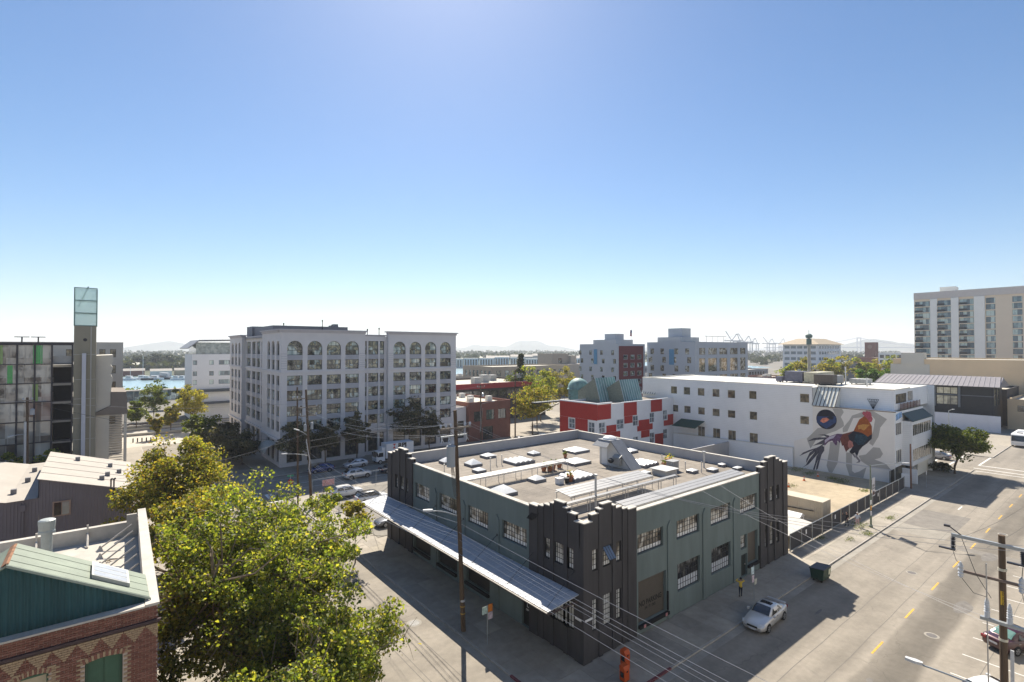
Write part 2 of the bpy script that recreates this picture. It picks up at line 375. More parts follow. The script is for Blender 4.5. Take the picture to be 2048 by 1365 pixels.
# vacant lots inside the block
sheet('dirt_lot', 32.4, 74.9, 0.3, 30, 0.012, m_dirt)
sheet('parking_lot', -0.9, 31.5, 31.9, 54.5, 0.012, m_lot)
# gutter strips, repaired patches
m_gut = mat('gutter_concrete', (0.31, 0.285, 0.245), 0.9, 0.12, 1.5, dirt=0.2)
g = MB(); g.quad((-4.6, -4.55, -0.124), (98, -4.55, -0.124), (98, -3.9, -0.124), (-4.6, -3.9, -0.124)); g.quad((-5.2, -3.9, -0.124), (-4.6, -3.9, -0.124), (-4.6, 55.7, -0.124), (-5.2, 55.7, -0.124)); struct(g.build('road_gutter', m_gut))
m_patch = mat('asphalt_patch', (0.205, 0.187, 0.165), 0.95, 0.15, 1.0, dirt=0.1)
m_patch2 = mat('asphalt_patch_pale', (0.30, 0.275, 0.235), 0.95, 0.14, 1.0, dirt=0.15)
g = MB()
g.quad((53.5, -9.6, -0.126), (62.5, -9.6, -0.126), (62.5, -4.6, -0.126), (53.5, -4.6, -0.126))
g.quad((47.5, -10.8, -0.126), (49.1, -10.8, -0.126), (49.1, -22.4, -0.126), (47.5, -22.4, -0.126))
struct(g.build('road_patch', m_patch))
g = MB(); g.quad((49.6, -9.4, -0.126), (53.4, -9.4, -0.126), (53.4, -4.6, -0.126), (49.6, -4.6, -0.126)); struct(g.build('road_patch_pale', m_patch2))
g = MB()
for cx, cy, rx, ry in ((31.5, -14.4, 1.5, 0.6), (47.5, -13.6, 1.6, 0.6), (21, -7.0, 0.7, 0.12), (14, -12.8, 0.3, 0.2)):
    g.quad(*[(cx + rx * math.cos(t) * (1 + 0.15 * math.sin(3 * t)), cy + ry * math.sin(t), -0.122) for t in [k * math.pi / 8 for k in range(16)]])
struct(g.build('road_stain', mat('asphalt_stain', (0.165, 0.152, 0.138), 0.9, 0.25, 2)))
g = MB()     # long paving seams
for y in (-11.0, -9.0, -17.3): 
    for k in range(46): g.quad((-6 + 2.2 * k, y - 0.018 + 0.03 * math.sin(k * 1.7), -0.1245), (-3.8 + 2.2 * k, y - 0.018 + 0.03 * math.sin((k + 1) * 1.7), -0.1245), (-3.8 + 2.2 * k, y + 0.018 + 0.03 * math.sin((k + 1) * 1.7), -0.1245), (-6 + 2.2 * k, y + 0.018 + 0.03 * math.sin(k * 1.7), -0.1245))
for x in (-7.1, -9.0, -9.35): g.quad((x - 0.02, -3.4, -0.1245), (x + 0.02, -3.4, -0.1245), (x + 0.02, 54, -0.1245), (x - 0.02, 54, -0.1245))
struct(g.build('road_seam', mat('seam_tar', (0.15, 0.138, 0.125), 0.95, 0.2, 2)))
# painted markings
m_yel = mat('yellow_road_paint', (0.62, 0.36, 0.06), 0.8, 0.25, 5); m_wht = mat('white_road_paint', (0.68, 0.66, 0.62), 0.8, 0.15, 5)
g = MB()
def mark(x0, x1, y0, y1, z=-0.1215): g.quad((x0, y0, z), (x1, y0, z), (x1, y1, z), (x0, y1, z))
for i in range(-4, 10):
    x = 18.82 + 7.9 * i; mark(x - 1.2, x + 1.2, -11.9, -11.77)
struct(g.build('lane_marking', m_yel))
g = MB()
for i in range(-3, 12): mark(22.67 + 3.45 * i - 0.05, 22.67 + 3.45 * i + 0.05, -20.9, -15.95)
mark(100.2, 100.6, -11.6, -3.4); mark(103.8, 104.2, -11.6, -3.4); mark(104, 116, -3.7, -3.4); mark(97.6, 97.9, -11.7, -4.2); mark(99.8, 114, 0.0, 0.3); mark(99.8, 114, 2.6, 2.9)
for i in range(7): mark(-18.3 + 1.9 * i, -17.3 + 1.9 * i, 56.6, 59.6)
mark(-19, -4.8, 54.6, 54.9); mark(-4, 97, 63.2, 63.35, -0.121); mark(-4, 60, 60.0, 60.1); mark(-4, 60, 67.6, 67.7)
mark(66, 68.2, -7.7, -7.55)
struct(g.build('white_marking', m_wht))
# water of the estuary and the far land
m_water = bpy.data.materials.new('estuary_water'); m_water.use_nodes = True
bb = m_water.node_tree.nodes['Principled BSDF']; bb.inputs['Base Color'].default_value = (0.26, 0.38, 0.42, 1); bb.inputs['Roughness'].default_value = 0.22
nz = m_water.node_tree.nodes.new('ShaderNodeTexNoise'); nz.inputs['Scale'].default_value = 0.5; nz.inputs['Detail'].default_value = 6
bp = m_water.node_tree.nodes.new('ShaderNodeBump'); bp.inputs['Strength'].default_value = 0.5; bp.inputs['Distance'].default_value = 0.3
gg = m_water.node_tree.nodes.new('ShaderNodeNewGeometry'); m_water.node_tree.links.new(gg.outputs['Position'], nz.inputs['Vector'])
m_water.node_tree.links.new(nz.outputs[0], bp.inputs['Height']); m_water.node_tree.links.new(bp.outputs[0], bb.inputs['Normal'])
w = MB(); w.quad((-420, 262, -0.08), (600, 262, -0.08), (760, 500, -0.08), (-420, 468, -0.08)); struct(w.build('water', m_water))
w = MB(); w.quad((-420, 466, -0.12), (760, 498, -0.12), (3600, 2600, -0.12), (-1500, 3600, -0.12)); struct(w.build('far_shore_land', mat('far_shore_green', (0.075, 0.085, 0.045), 0.95, 0.4, 0.02)))
def hills(name, d0, x0, x1, h, seed, m, n=60, base=0.0):
    """ridge of hills seen to the front: strip at distance d0 along the camera's right axis, given real relief"""
    rr = random.Random(seed); f = Vector((math.cos(TH), math.sin(TH), 0)); r = Vector((math.sin(TH), -math.cos(TH), 0)); ph = [rr.random() * 6.28 for _ in range(8)]
    b = MB(); rows = []
    for j, (dd, k) in enumerate(((0, 0.0), (0.05, 0.35), (0.11, 0.75), (0.16, 1.0), (0.24, 0.6), (0.34, 0.0))):
        row = []
        for i in range(n + 1):
            t = i / n; x = x0 + (x1 - x0) * t
            hh = h * (0.55 + 0.22 * math.sin(t * 9 + ph[0]) + 0.16 * math.sin(t * 21 + ph[1]) + 0.07 * math.sin(t * 47 + ph[2] + j)) * min(1, 6 * t, 6 * (1 - t))
            p = Vector((CAM.x, CAM.y, 0)) + f * d0 * (1 + dd) + r * x
            row.append((p.x, p.y, base - 0.5 + hh * k * (1 + 0.12 * rr.uniform(-1, 1) * (0 < k < 1))))
        rows.append(row)
    for a, c in zip(rows, rows[1:]):
        for i in range(n): b.quad(a[i], a[i + 1], c[i + 1], c[i])
    return struct(b.build(name, m, smooth=True))
m_hill = mat('hill_scrub', (0.10, 0.11, 0.07), 0.95, 0.3, 0.004)
hills('hills', 5200, -4600, -1500, 150, 3, m_hill)
hills('hills_far', 6000, -1300, 900, 150, 8, m_hill)
hills('hills_island', 4300, 2950, 4000, 135, 12, m_hill, 40)
hills('hills_headland', 7000, 1500, 6500, 70, 14, m_hill)
# ------------------------------------------------------------------ text helper
def text_mesh(s, size, m, align='CENTER', ext=0.0, fat=0.025):
    cu = bpy.data.curves.new('lettering', 'FONT'); cu.body = s; cu.size = size; cu.align_x = align; cu.extrude = ext; cu.offset = fat * size
    t = bpy.data.objects.new('lettering_tmp', cu); COL.objects.link(t)
    bpy.context.view_layer.update()
    me = bpy.data.meshes.new_from_object(t.evaluated_get(bpy.context.evaluated_depsgraph_get())); me.name = 'lettering'
    bpy.data.objects.remove(t); me.materials.clear(); me.materials.append(m); return me
def text_on(parent, s, size, m, facing, c, u, z, off=0.006, bold=1.0, name='lettering'):
    me = text_mesh(s, size, m); pl = Vector(wloc(parent))
    o = bpy.data.objects.new(name, me); COL.objects.link(o); o.parent = parent
    if facing == '-Y': o.location = Vector((u, c - off, z)) - pl; o.rotation_euler = (R(90), 0, 0)
    else: o.location = Vector((c - off, u, z)) - pl; o.rotation_euler = (R(90), 0, R(-90))
    o.scale = (bold, 1, 1); return o

# ------------------------------------------------------------------ green warehouse on the corner
m_green = mat('green_stucco', (0.158, 0.198, 0.192), 0.85, 0.10, 0.9, bump=0.12, bscale=25, dirt=0.14, stretch=(1.6, 1.6, 0.3))
m_dark = mat('charcoal_stucco', (0.062, 0.058, 0.06), 0.85, 0.16, 0.9, bump=0.12, bscale=25, dirt=0.15, stretch=(1.6, 1.6, 0.3))
m_coping = mat('coping_weathered', (0.50, 0.47, 0.42), 0.85, 0.18, 2.5, dirt=0.25)
m_roof = mat('roof_cap_sheet', (0.27, 0.235, 0.195), 0.92, 0.2, 0.7, bump=0.15, dirt=0.35)
m_parap = mat('parapet_grey', (0.42, 0.42, 0.43), 0.85, 0.06, 0.8, dirt=0.12)
m_steel = mat('black_steel', (0.02, 0.022, 0.025), 0.5, 0)
m_shut = mat('roll_shutter_brown', (0.10, 0.085, 0.068), 0.6, 0.08, 1.5)
m_shut_dk = mat('roll_shutter_black', (0.028, 0.026, 0.025), 0.55, 0.08, 1.5)
g_ware = glass('warehouse_pane', [(0.0, (0.045, 0.04, 0.035)), (0.35, (0.10, 0.09, 0.075)), (0.52, (0.30, 0.27, 0.22)), (0.7, (0.60, 0.58, 0.53)), (1.0, (0.72, 0.72, 0.70))], (0.376, 0.39), nscale=0.9, cellmix=0.16, low=(0.40, (0.72, 0.73, 0.73)))
g_low = glass('warehouse_low_pane', [(0.0, (0.012, 0.012, 0.014)), (0.5, (0.03, 0.03, 0.032)), (0.72, (0.09, 0.085, 0.075)), (1.0, (0.35, 0.35, 0.35))], (0.376, 0.47), nscale=0.8, cellmix=0.2, low=(0.92, (0.62, 0.65, 0.69)))
g_white = glass('frosted_pane', [(0.0, (0.66, 0.66, 0.63)), (0.5, (0.60, 0.60, 0.58)), (0.85, (0.55, 0.55, 0.53))], (0.3, 0.45), rough=0.25)
g_dark = glass('dark_pane', [(0.0, (0.02, 0.02, 0.022)), (0.55, (0.05, 0.05, 0.05)), (0.85, (0.12, 0.115, 0.10))], (0.4, 0.5))

gb = thing('warehouse', 'two-storey green and charcoal warehouse with stepped corner towers and long side canopy', 'building', (0, 0, 0))
SEG_NEAR = [(0, 0.9, 9.75, 0.0), (0.9, 1.65, 10.18, 0.10), (1.65, 2.05, 10.45, 0.03), (2.05, 3.12, 10.72, 0.12), (3.12, 3.5, 10.45, 0.03), (3.5, 4.25, 10.18, 0.10), (4.25, 4.8, 9.98, 0.03), (4.8, 5.8, 9.86, -0.04)]
SEG_FAR = [(0, 1.0, 9.87, 0.0), (1.0, 1.85, 10.1, 0.10), (1.85, 2.65, 10.42, 0.04), (2.65, 3.0, 10.75, 0.02), (3.0, 4.1, 10.75, 0.12), (4.1, 4.45, 10.75, 0.02), (4.45, 5.25, 10.42, 0.10), (5.25, 6.15, 10.03, -0.04)]
def tower(facing, base_u, sign, rects):
    """stepped, fluted corner tower wall; base_u the corner, sign the direction away from it"""
    mb = MB(); SEGS = SEG_NEAR if base_u == 0 else SEG_FAR
    bx = (lambda B, p, q, d0, d1, z0, z1: B.box(p, q, d0, d1, z0, z1)) if facing == '-Y' else (lambda B, p, q, d0, d1, z0, z1: B.box(d0, d1, p, q, z0, z1))
    for a, bb, top, off in SEGS:
        u0, u1 = sorted((base_u + sign * a, base_u + sign * bb)); c0 = facing == '-X' and base_u == 0 and a == 0
        rs = [(max(r[0], u0), min(r[1], u1), r[2], r[3]) for r in rects if r[0] < u1 - 0.02 and r[1] > u0 + 0.02]
        wall_open(mb, facing, off, u0, u1, 0.0, top, rs, 0.3 - off)
        for u in (u0, u1):          # side returns
            if base_u == 0 and u == 0: continue
            if facing == '-Y': mb.quad((u, off, 0), (u, 0.2, 0), (u, 0.2, top), (u, off, top))
            else: mb.quad((off, u, 0), (0.2, u, 0), (0.2, u, top), (off, u, top))
        bx(mb, u0 + (0.43 if c0 else 0), u1, 0.33, 0.42, 8.0, top - 0.002)
        cp = MB(); bx(cp, u0 + (0.48 if c0 else 0.0), u1, off - 0.05, 0.47, top, top + 0.07); cp.build('tower_coping', m_coping, gb)
    mb.build('tower_wall', m_dark, gb)
UZ, LZ = (6.2, 7.7), (1.95, 4.18)
tw = [(0.97, 1.58), (2.12, 3.05), (3.56, 4.16)]
tower('-Y', 0, 1, [(a, b_, *UZ) for a, b_ in tw] + [(a, b_, *LZ) for a, b_ in tw])
tower('-X', 0, 1, [(1.1, 1.68, *UZ), (2.14, 3.08, *UZ), (3.57, 4.17, *UZ), (1.06, 4.3, 1.98, 3.95)])
tower('-Y', 31.6, -1, [(31.6 - b_, 31.6 - a, *z) for a, b_ in ((1.92, 2.55), (3.07, 4.03), (4.52, 5.15)) for z in (UZ, (1.72, 4.08))])
tower('-X', 31.4, -1, [(31.4 - b_, 31.4 - a, *UZ) for a, b_ in ((1.92, 2.55), (3.07, 4.03), (4.52, 5.15))])
for a, b_ in tw:
    n = 4 if b_ - a > 0.8 else 2
    for z in (UZ, LZ): window(gb, '-Y', 0, a, b_, z[0], z[1], n, 4 if z is UZ else 6, m_steel, g_white if z is LZ else g_ware, 0.28)
for a, b_ in ((1.1, 1.68), (2.14, 3.08), (3.57, 4.17)): window(gb, '-X', 0, a, b_, *UZ, 4 if b_ - a > 0.8 else 2, 4, m_steel, g_ware, 0.28)
window(gb, '-X', 0, 1.06, 4.3, 1.98, 3.95, 9, 4, m_steel, g_white, 0.28)
for a, b_ in ((1.92, 2.55), (3.07, 4.03), (4.52, 5.15)):
    for z in (UZ, (1.72, 4.08)): window(gb, '-Y', 0, 31.6 - b_, 31.6 - a, z[0], z[1], 4 if b_ - a > 0.8 else 2, 4 if z is UZ else 5, m_steel, g_ware, 0.28)
for a, b_ in ((1.92, 2.55), (3.07, 4.03), (4.52, 5.15)): window(gb, '-X', 0, 31.4 - b_, 31.4 - a, *UZ, 4 if b_ - a > 0.8 else 2, 4, m_steel, g_ware, 0.28)
# tilted-out vent sash of the corner tower window
v = MB(); v.prism([(2.18, 0.2, 7.62), (2.98, 0.2, 7.62), (2.98, -0.45, 6.85), (2.18, -0.45, 6.85)], (0, 0.04, 0.03)); v.build('vent_sash', m_steel, gb)
v = MB()
for k in range(3):
    x = 2.22 + k * 0.26; v.quad((x, 0.17, 7.6), (x + 0.2, 0.17, 7.6), (x + 0.2, -0.44, 6.88), (x, -0.44, 6.88))
v.build('vent_pane', glass('sash_pane', [(0, (0.10, 0.14, 0.20)), (0.5, (0.13, 0.17, 0.24))], rough=0.1), gb)
# green bays
FB = [(6.07, 9.38), (11.25, 14.65), (16.46, 19.87), (21.68, 25.0)]
rB = [(a, b_, 6.08, 7.63) for a, b_ in FB] + [(11.34, 14.7, 1.72, 4.02), (16.55, 19.88, 1.72, 4.02), (6.15, 9.75, 0.72, 4.03), (21.77, 22.9, 2.7, 4.03), (21.8, 22.97, 0.06, 2.17), (23.08, 25.06, 0.95, 4.0)]
w = MB(); wall_open(w, '-Y', 0.10, 5.8, 25.46, 0, 9.5, rB, 0.28); w.box(5.8, 25.46, 0.40, 0.46, 8.0, 9.5); w.build('front_wall', m_green, gb)
FA = [(6.25, 9.47), (11.44, 14.64), (16.51, 19.7), (21.75, 24.72)]
rA = [(a, b_, 6.14, 7.68) for a, b_ in FA] + [(5.9, 6.83, 0.06, 2.12), (6.95, 9.65, 2.1, 2.62), (11.2, 14.85, 0.72, 3.9), (16.4, 19.95, 0.72, 3.9), (21.45, 25.0, 0.6, 3.9)]
w = MB(); wall_open(w, '-X', 0.10, 5.8, 25.26, 0, 9.6, rA, 0.28); w.box(0.40, 0.46, 5.8, 25.26, 8.0, 9.6); w.build('side_wall', m_green, gb)
for a, b_ in FB: window(gb, '-Y', 0.10, a, b_, 6.08, 7.63, 9, 4, m_steel, g_ware, 0.26)
for a, b_ in FA: window(gb, '-X', 0.10, a, b_, 6.14, 7.68, 9, 4, m_steel, g_ware, 0.26)
for a, b_ in ((11.34, 14.7), (16.55, 19.88)): window(gb, '-Y', 0.10, a, b_, 1.72, 4.02, 9, 5, m_steel, g_low, 0.26)
window(gb, '-Y', 0.10, 21.77, 22.9, 2.7, 4.03, 4, 3, m_steel, g_ware, 0.26)
window(gb, '-X', 0.10, 6.95, 9.65, 2.1, 2.62, 8, 1, m_steel, g_white, 0.2)
window(gb, '-X', 0.10, 21.45, 25.0, 2.0, 3.9, 9, 4, m_steel, g_white, 0.26)
cp = MB(); cp.box(5.8, 25.46, 0.04, 0.50, 9.5, 9.58); cp.box(0.04, 0.50, 5.8, 25.26, 9.6, 9.68); cp.build('coping', m_coping, gb)
for x in (10.2, 15.4, 20.6):     # pilasters with pointed heads
    for f in ('-Y', '-X'):
        p = MB(); q = [(x - 0.3, 0), (x + 0.3, 0), (x + 0.3, 7.5), (x, 7.95), (x - 0.3, 7.5)]
        if f == '-Y': p.prism([(u, 0.0, z) for u, z in q], (0, 0.11, 0))
        else: p.prism([(0.0, u - 0.1, z) for u, z in q], (0.11, 0, 0))
        p.build('pilaster', m_green, gb)
def shutter(facing, c, u0, u1, z0, z1, m):
    s = MB(); n = int((z1 - z0) / 0.16)
    for k in range(n):
        za = z0 + (z1 - z0) * k / n; zb = z0 + (z1 - z0) * (k + 1) / n
        if facing == '-Y': s.box(u0, u1, c, c + 0.03, za + 0.008, zb)
        else: s.box(c, c + 0.03, u0, u1, za + 0.008, zb)
    return s.build('roller_shutter', m, gb)
sh = shutter('-Y', 0.36, 6.15, 9.75, 0.72, 4.03, m_shut)
m_blk = mat('black_paint', (0.012, 0.012, 0.012), 0.7, 0)
text_on(sh, 'NO PARKING', 0.56, m_blk, '-Y', 0.36, 8.0, 1.86, 0.012, 0.86); text_on(sh, '24 / 7 / 365', 0.3, m_blk, '-Y', 0.36, 7.95, 1.5, 0.012)
shutter('-Y', 0.36, 23.08, 25.06, 0.95, 4.0, m_shut)
shutter('-X', 0.36, 11.2, 14.85, 0.72, 3.9, m_shut_dk); shutter('-X', 0.36, 16.4, 19.95, 0.72, 3.9, m_shut_dk)
d = MB(); d.box(0.36, 0.4, 21.45, 25.0, 0.6, 2.0); d.build('door_panel', m_shut_dk, gb)
d = MB(); d.box(21.8, 22.97, 0.30, 0.36, 0.06, 2.17); dd = d.build('door', mat('door_green_black', (0.02, 0.028, 0.026), 0.5, 0), gb); h = MB(); h.box(22.82, 22.88, 0.24, 0.3, 1.0, 1.12); h.build('handle', m_coping, dd)
d = MB(); d.box(0.30, 0.36, 5.9, 6.83, 0.06, 2.12); dd = d.build('door', m_blk, gb); dd['label'] = 'black entrance door with white lettering'
me_w = mat('white_lettering', (0.7, 0.7, 0.7), 0.6, 0)
text_on(dd, 'L', 0.42, me_w, '-X', 0.30, 6.33, 1.5, 0.006, 1.2); text_on(dd, 'DEN', 0.2, me_w, '-X', 0.30, 6.35, 1.22)
# dock edges, bumpers, guard posts beside the shutters
m_bump = mat('dock_rubber', (0.015, 0.015, 0.016), 0.8, 0.1)
for x0, x1, z in ((6.15, 9.95, 0.72), (23.0, 25.2, 0.95)):
    d = MB(); d.box(x0, x1, -0.12, 0.098, z - 0.26, z - 0.004); d.build('dock_edge', m_bump, gb)
for x in (6.55, 9.35):
    d = MB(); d.box(x, x + 0.22, -0.16, -0.122, 0.5, 0.72); d.build('dock_marker', mat('pink_marker', (0.55, 0.25, 0.25), 0.7, 0.4, 12), gb)
for x in (9.82, 25.18):
    d = MB(); d.box(x, x + 0.12, -0.03, 0.098, 0.78, 2.3); d.build('shutter_rail', m_bump, gb)
for y0, y1 in ((11.2, 14.85), (16.4, 19.95), (21.45, 25.25)):
    d = MB(); d.box(-0.12, 0.098, y0, y1, 0.48, 0.70); d.build('dock_edge', m_bump, gb)
# white address plates at the corner
d = MB(); d.box(0.15, 0.85, -0.03, -0.003, 2.95, 3.1); d.build('address_plate', me_w, gb); d = MB(); d.box(-0.03, -0.003, 0.2, 0.8, 2.95, 3.1); d.build('address_plate', me_w, gb)
# rear and party walls, parapets, roof deck
w = MB(); w.box(31.65, 32.0, 0.5, 31.4, 0, 9.2); w.box(0.5, 32.0, 31.4, 31.75, 0, 9.3); w.build('rear_wall', m_parap, gb)
w = MB()
for k in range(12): w.box(0.5 + k * 2.625 + 0.01, 0.5 + (k + 1) * 2.625 - 0.01, 31.36, 31.78, 9.3, 9.37)
for k in range(12): w.box(31.6, 32.04, 0.5 + k * 2.57 + 0.01, 0.5 + (k + 1) * 2.57 - 0.01, 9.2, 9.27)
w.build('parapet_coping', m_coping, gb)
w = MB(); w.quad((0.4, 0.4, 8.12), (31.7, 0.4, 8.12), (31.7, 31.5, 8.12), (0.4, 31.5, 8.12)); w.build('roof_deck', m_roof, gb)
w = MB()
for k in range(1, 31): w.box(0.47, 31.6, 0.47 + k * 1.0, 0.56 + k * 1.0, 8.121, 8.126)
for k in range(1, 4): w.box(0.47 + k * 8, 0.56 + k * 8, 0.5, 31.4, 8.121, 8.1285)
w.build('roof_seam', mat('roof_seam_tar', (0.24, 0.21, 0.18), 0.95, 0.25, 1.5), gb)
# canopy: sloped metal roof on the side street with ribs, fascia, gutter and tie rods
m_can = mat('canopy_metal', (0.44, 0.46, 0.50), 0.55, 0.08, 0.7, spec=0.5, dirt=0.12)
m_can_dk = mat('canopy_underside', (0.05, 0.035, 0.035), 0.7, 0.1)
cn = MB(); cn.prism([(-2.95, 0.45, 4.42), (-0.0, 0.45, 4.72), (-0.0, 0.45, 4.78), (-2.95, 0.45, 4.48)], (0, 31.5, 0)); can = cn.build('canopy', m_can, gb)
cn = MB()
for k in range(53):
    y = 0.6 + k * 0.595; cn.prism([(-2.94, y, 4.482), (-0.02, y, 4.779), (-0.02, y, 4.80), (-2.94, y, 4.503)], (0, 0.03, 0))
cn.build('seam', m_can, can)
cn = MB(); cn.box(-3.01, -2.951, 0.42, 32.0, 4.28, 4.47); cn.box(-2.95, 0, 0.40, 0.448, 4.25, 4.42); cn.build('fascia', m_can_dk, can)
cn = MB(); cn.box(-3.1, -3.013, 0.42, 32.0, 4.40, 4.455); cn.build('gutter', m_coping, can)
for y in (0.9, 5.3, 10.0, 15.2, 20.3, 25.4, 30.6):
    t = MB(); t.tube((-2.6, y, 4.5), (0.0, y, 6.25), 0.018, n=6); t.tube((-0.02, y, 6.25), (0.03, y, 6.25), 0.1, n=8); t.build('tie_rod', m_steel, gb)
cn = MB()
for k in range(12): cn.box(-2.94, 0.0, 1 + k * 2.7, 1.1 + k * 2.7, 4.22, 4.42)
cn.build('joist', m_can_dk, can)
# --- roof equipment (fixed to the roof)
m_acr = mat('acrylic_dome', (0.80, 0.80, 0.78), 0.25, 0.04, 3, spec=0.5); m_curb = mat('skylight_curb', (0.20, 0.20, 0.21), 0.7, 0.1)
def skylight(x0, x1, y0, y1, z=8.12, kind='pyr', h=0.5):
    c = MB(); c.box(x0, x1, y0, y1, z, z + 0.3); o = c.build('skylight', m_curb, gb)
    d = MB(); t = z + 0.301
    if kind == 'pyr':
        n = 6; rows = []
        for k in range(n + 1):
            f = k / n; s_ = 1 - f * 0.92; hh = h * 0.72 * (f * 0.75 + 0.25 * math.sin(f * math.pi / 2))
            cx, cy = (x0 + x1) / 2, (y0 + y1) / 2; ax, ay = (x1 - x0) / 2 * s_ * 0.97, (y1 - y0) / 2 * s_ * 0.97
            rows.append([(cx - ax, cy - ay, t + hh), (cx + ax, cy - ay, t + hh), (cx + ax, cy + ay, t + hh), (cx - ax, cy + ay, t + hh)])
        for a, c_ in zip(rows, rows[1:]):
            for k in range(4): d.quad(a[k], a[(k + 1) % 4], c_[(k + 1) % 4], c_[k])
        d.quad(*rows[-1])
    else:      # ribbed: rows of shallow vaults
        n = 4; wv = (x1 - x0) / n
        for k in range(n):
            a = x0 + k * wv + 0.03; e = a + wv - 0.06; pr_ = [(a + (e - a) * j / 6, t + 0.16 * math.sin(math.pi * j / 6)) for j in range(7)]
            for (u, zz), (u2, z2) in zip(pr_, pr_[1:]): d.quad((u, y0 + 0.05, zz), (u2, y0 + 0.05, z2), (u2, y1 - 0.05, z2), (u, y1 - 0.05, zz))
            d.quad(*[(u, y0 + 0.05, zz) for u, zz in pr_]); d.quad(*[(u, y1 - 0.05, zz) for u, zz in pr_][::-1])
    d.build('dome', m_acr, o); return o
for a in ((5.8, 7.1, 28.2, 29.6, 8.12, 'pyr', 0.6), (7.5, 9.1, 25.0, 26.6, 8.12, 'pyr', 0.7), (6.4, 7.6, 22.1, 23.3, 8.12, 'pyr', 0.35), (11.6, 13.2, 27.7, 29.2, 8.12, 'pyr', 0.4),
          (12.1, 15.1, 22.4, 25.0, 8.12, 'rib'), (17.3, 18.6, 25.3, 26.6, 8.12, 'pyr', 0.4), (22.4, 25.2, 22.8, 25.2, 8.12, 'pyr', 0.55), (17.4, 20.2, 17.9, 20.2, 8.12, 'pyr', 0.55),
          (8.7, 10.2, 15.0, 16.4, 8.12, 'pyr', 0.5), (3.1, 4.8, 13.1, 15.4, 8.12, 'pyr', 0.75), (12.2, 15.4, 12.8, 15.3, 8.12, 'rib'), (23.0, 25.8, 12.2, 14.8, 8.12, 'rib'),
          (28.4, 30.0, 18.5, 19.8, 8.12, 'pyr', 0.4), (25.0, 26.1, 7.2, 8.1, 8.12, 'pyr', 0.25), (27.3, 28.4, 6.1, 7.0, 8.12, 'pyr', 0.25), (30.2, 31.4, 4.8, 5.5, 8.12, 'pyr', 0.2), (30.6, 31.4, 6.8, 7.5, 8.12, 'pyr', 0.2), (20.2, 21.3, 10.0, 10.9, 8.12, 'pyr', 0.12)):
    skylight(*a)
# stair penthouse with sloping back and domed roof
m_ph = mat('penthouse_white', (0.55, 0.54, 0.52), 0.8, 0.08, 1.5, dirt=0.15); m_phr = mat('penthouse_roof_grey', (0.22, 0.23, 0.25), 0.7, 0.12, 1.2)
p = MB(); p.prism([(21.0, 17.3, 8.12), (21.0, 12.5, 8.12), (21.0, 15.4, 10.95), (21.0, 17.3, 10.95)], (1.7, 0, 0)); ph = p.build('stair_penthouse', m_ph, gb)
p = MB(); p.prism([(20.9, 12.4, 8.13), (20.9, 15.42, 11.06), (20.9, 15.55, 11.0), (20.9, 12.62, 8.13)], (1.9, 0, 0)); p.box(20.8, 22.8, 15.45, 17.4, 10.96, 11.1)
p.prism([(20.85, 17.4, 11.0), (20.15, 17.75, 10.35), (20.15, 15.45, 10.35), (20.85, 15.45, 11.0)], (0.05, 0, 0.06)); p.build('penthouse_roof', m_phr, ph)
p = MB(); p.box(20.96, 20.998, 16.1, 16.95, 8.14, 10.1); p.build('door', me_w, ph)
p = MB(); p.lathe((21.8, 16.4, 11.1), [(0.85, 0), (0.8, 0.18), (0.6, 0.32), (0.3, 0.4), (0.02, 0.43)], 12); p.build('dome', m_acr, ph)
p = MB(); p.prism([(20.45, 14.9, 9.3), (20.98, 14.9, 9.6), (20.98, 14.9, 9.66), (20.45, 14.9, 9.36)], (0, -1.1, 0)); p.box(20.5, 20.98, 13.85, 14.85, 8.5, 9.25); p.build('air_cooler', mat('cooler_grey', (0.33, 0.33, 0.32), 0.6, 0.1), ph)
# solar collectors on raised racks: each row a slat-like panel on posts
m_sol = mat('collector_aluminium', (0.36, 0.35, 0.335), 0.42, 0.08, 2.5, metal=0.3); m_post = mat('galvanised_post', (0.55, 0.55, 0.54), 0.45, 0.08, metal=0.4)
def rack(x0, x1, y0, rows, z, wid=0.42, gap=0.06, tilt=0.05):
    r0 = MB(); r0.box(x0, x1, y0 - 0.03, y0 + 0.03, z - 0.12, z - 0.05); r0.box(x0, x1, y0 + rows * (wid + gap) - 0.08, y0 + rows * (wid + gap) - 0.02, z - 0.12 + tilt * rows * 0.4, z - 0.05 + tilt * rows * 0.4)
    o = r0.build('collector_rack', m_post, gb)
    for k in range(rows):
        y = y0 + k * (wid + gap); q = MB(); zz = z + k * tilt
        q.prism([(x0, y, zz), (x0, y + wid, zz + tilt), (x0, y + wid, zz + tilt + 0.05), (x0, y, zz + 0.05)], (x1 - x0, 0, 0)); q.build('collector_panel', m_sol, o)
    n = int((x1 - x0) / 2.3)
    for k in range(n + 1):
        x = x0 + 0.2 + (x1 - x0 - 0.4) * k / n; t = MB(); t.tube((x, y0, 8.12), (x, y0, z - 0.05), 0.035, n=6); t.tube((x, y0 + rows * (wid + gap) - 0.05, 8.12), (x, y0 + rows * (wid + gap) - 0.05, z + 0.02), 0.035, n=6); t.build('post', m_post, o)
rack(1.4, 15.6, 17.1, 2, 9.15); rack(5.0, 16.6, 6.3, 4, 9.35); rack(3.6, 19.0, 5.2, 1, 9.25, 0.3); rack(6.2, 24.4, 1.0, 3, 9.45)
t = MB(); t.tube((7.2, 5.4, 8.12), (7.2, 5.4, 11.0), 0.10, n=10); t.tube((7.2, 5.4, 11.0), (7.2, 5.4, 11.15), 0.16, n=10); t.build('flue_pipe', m_post, gb)
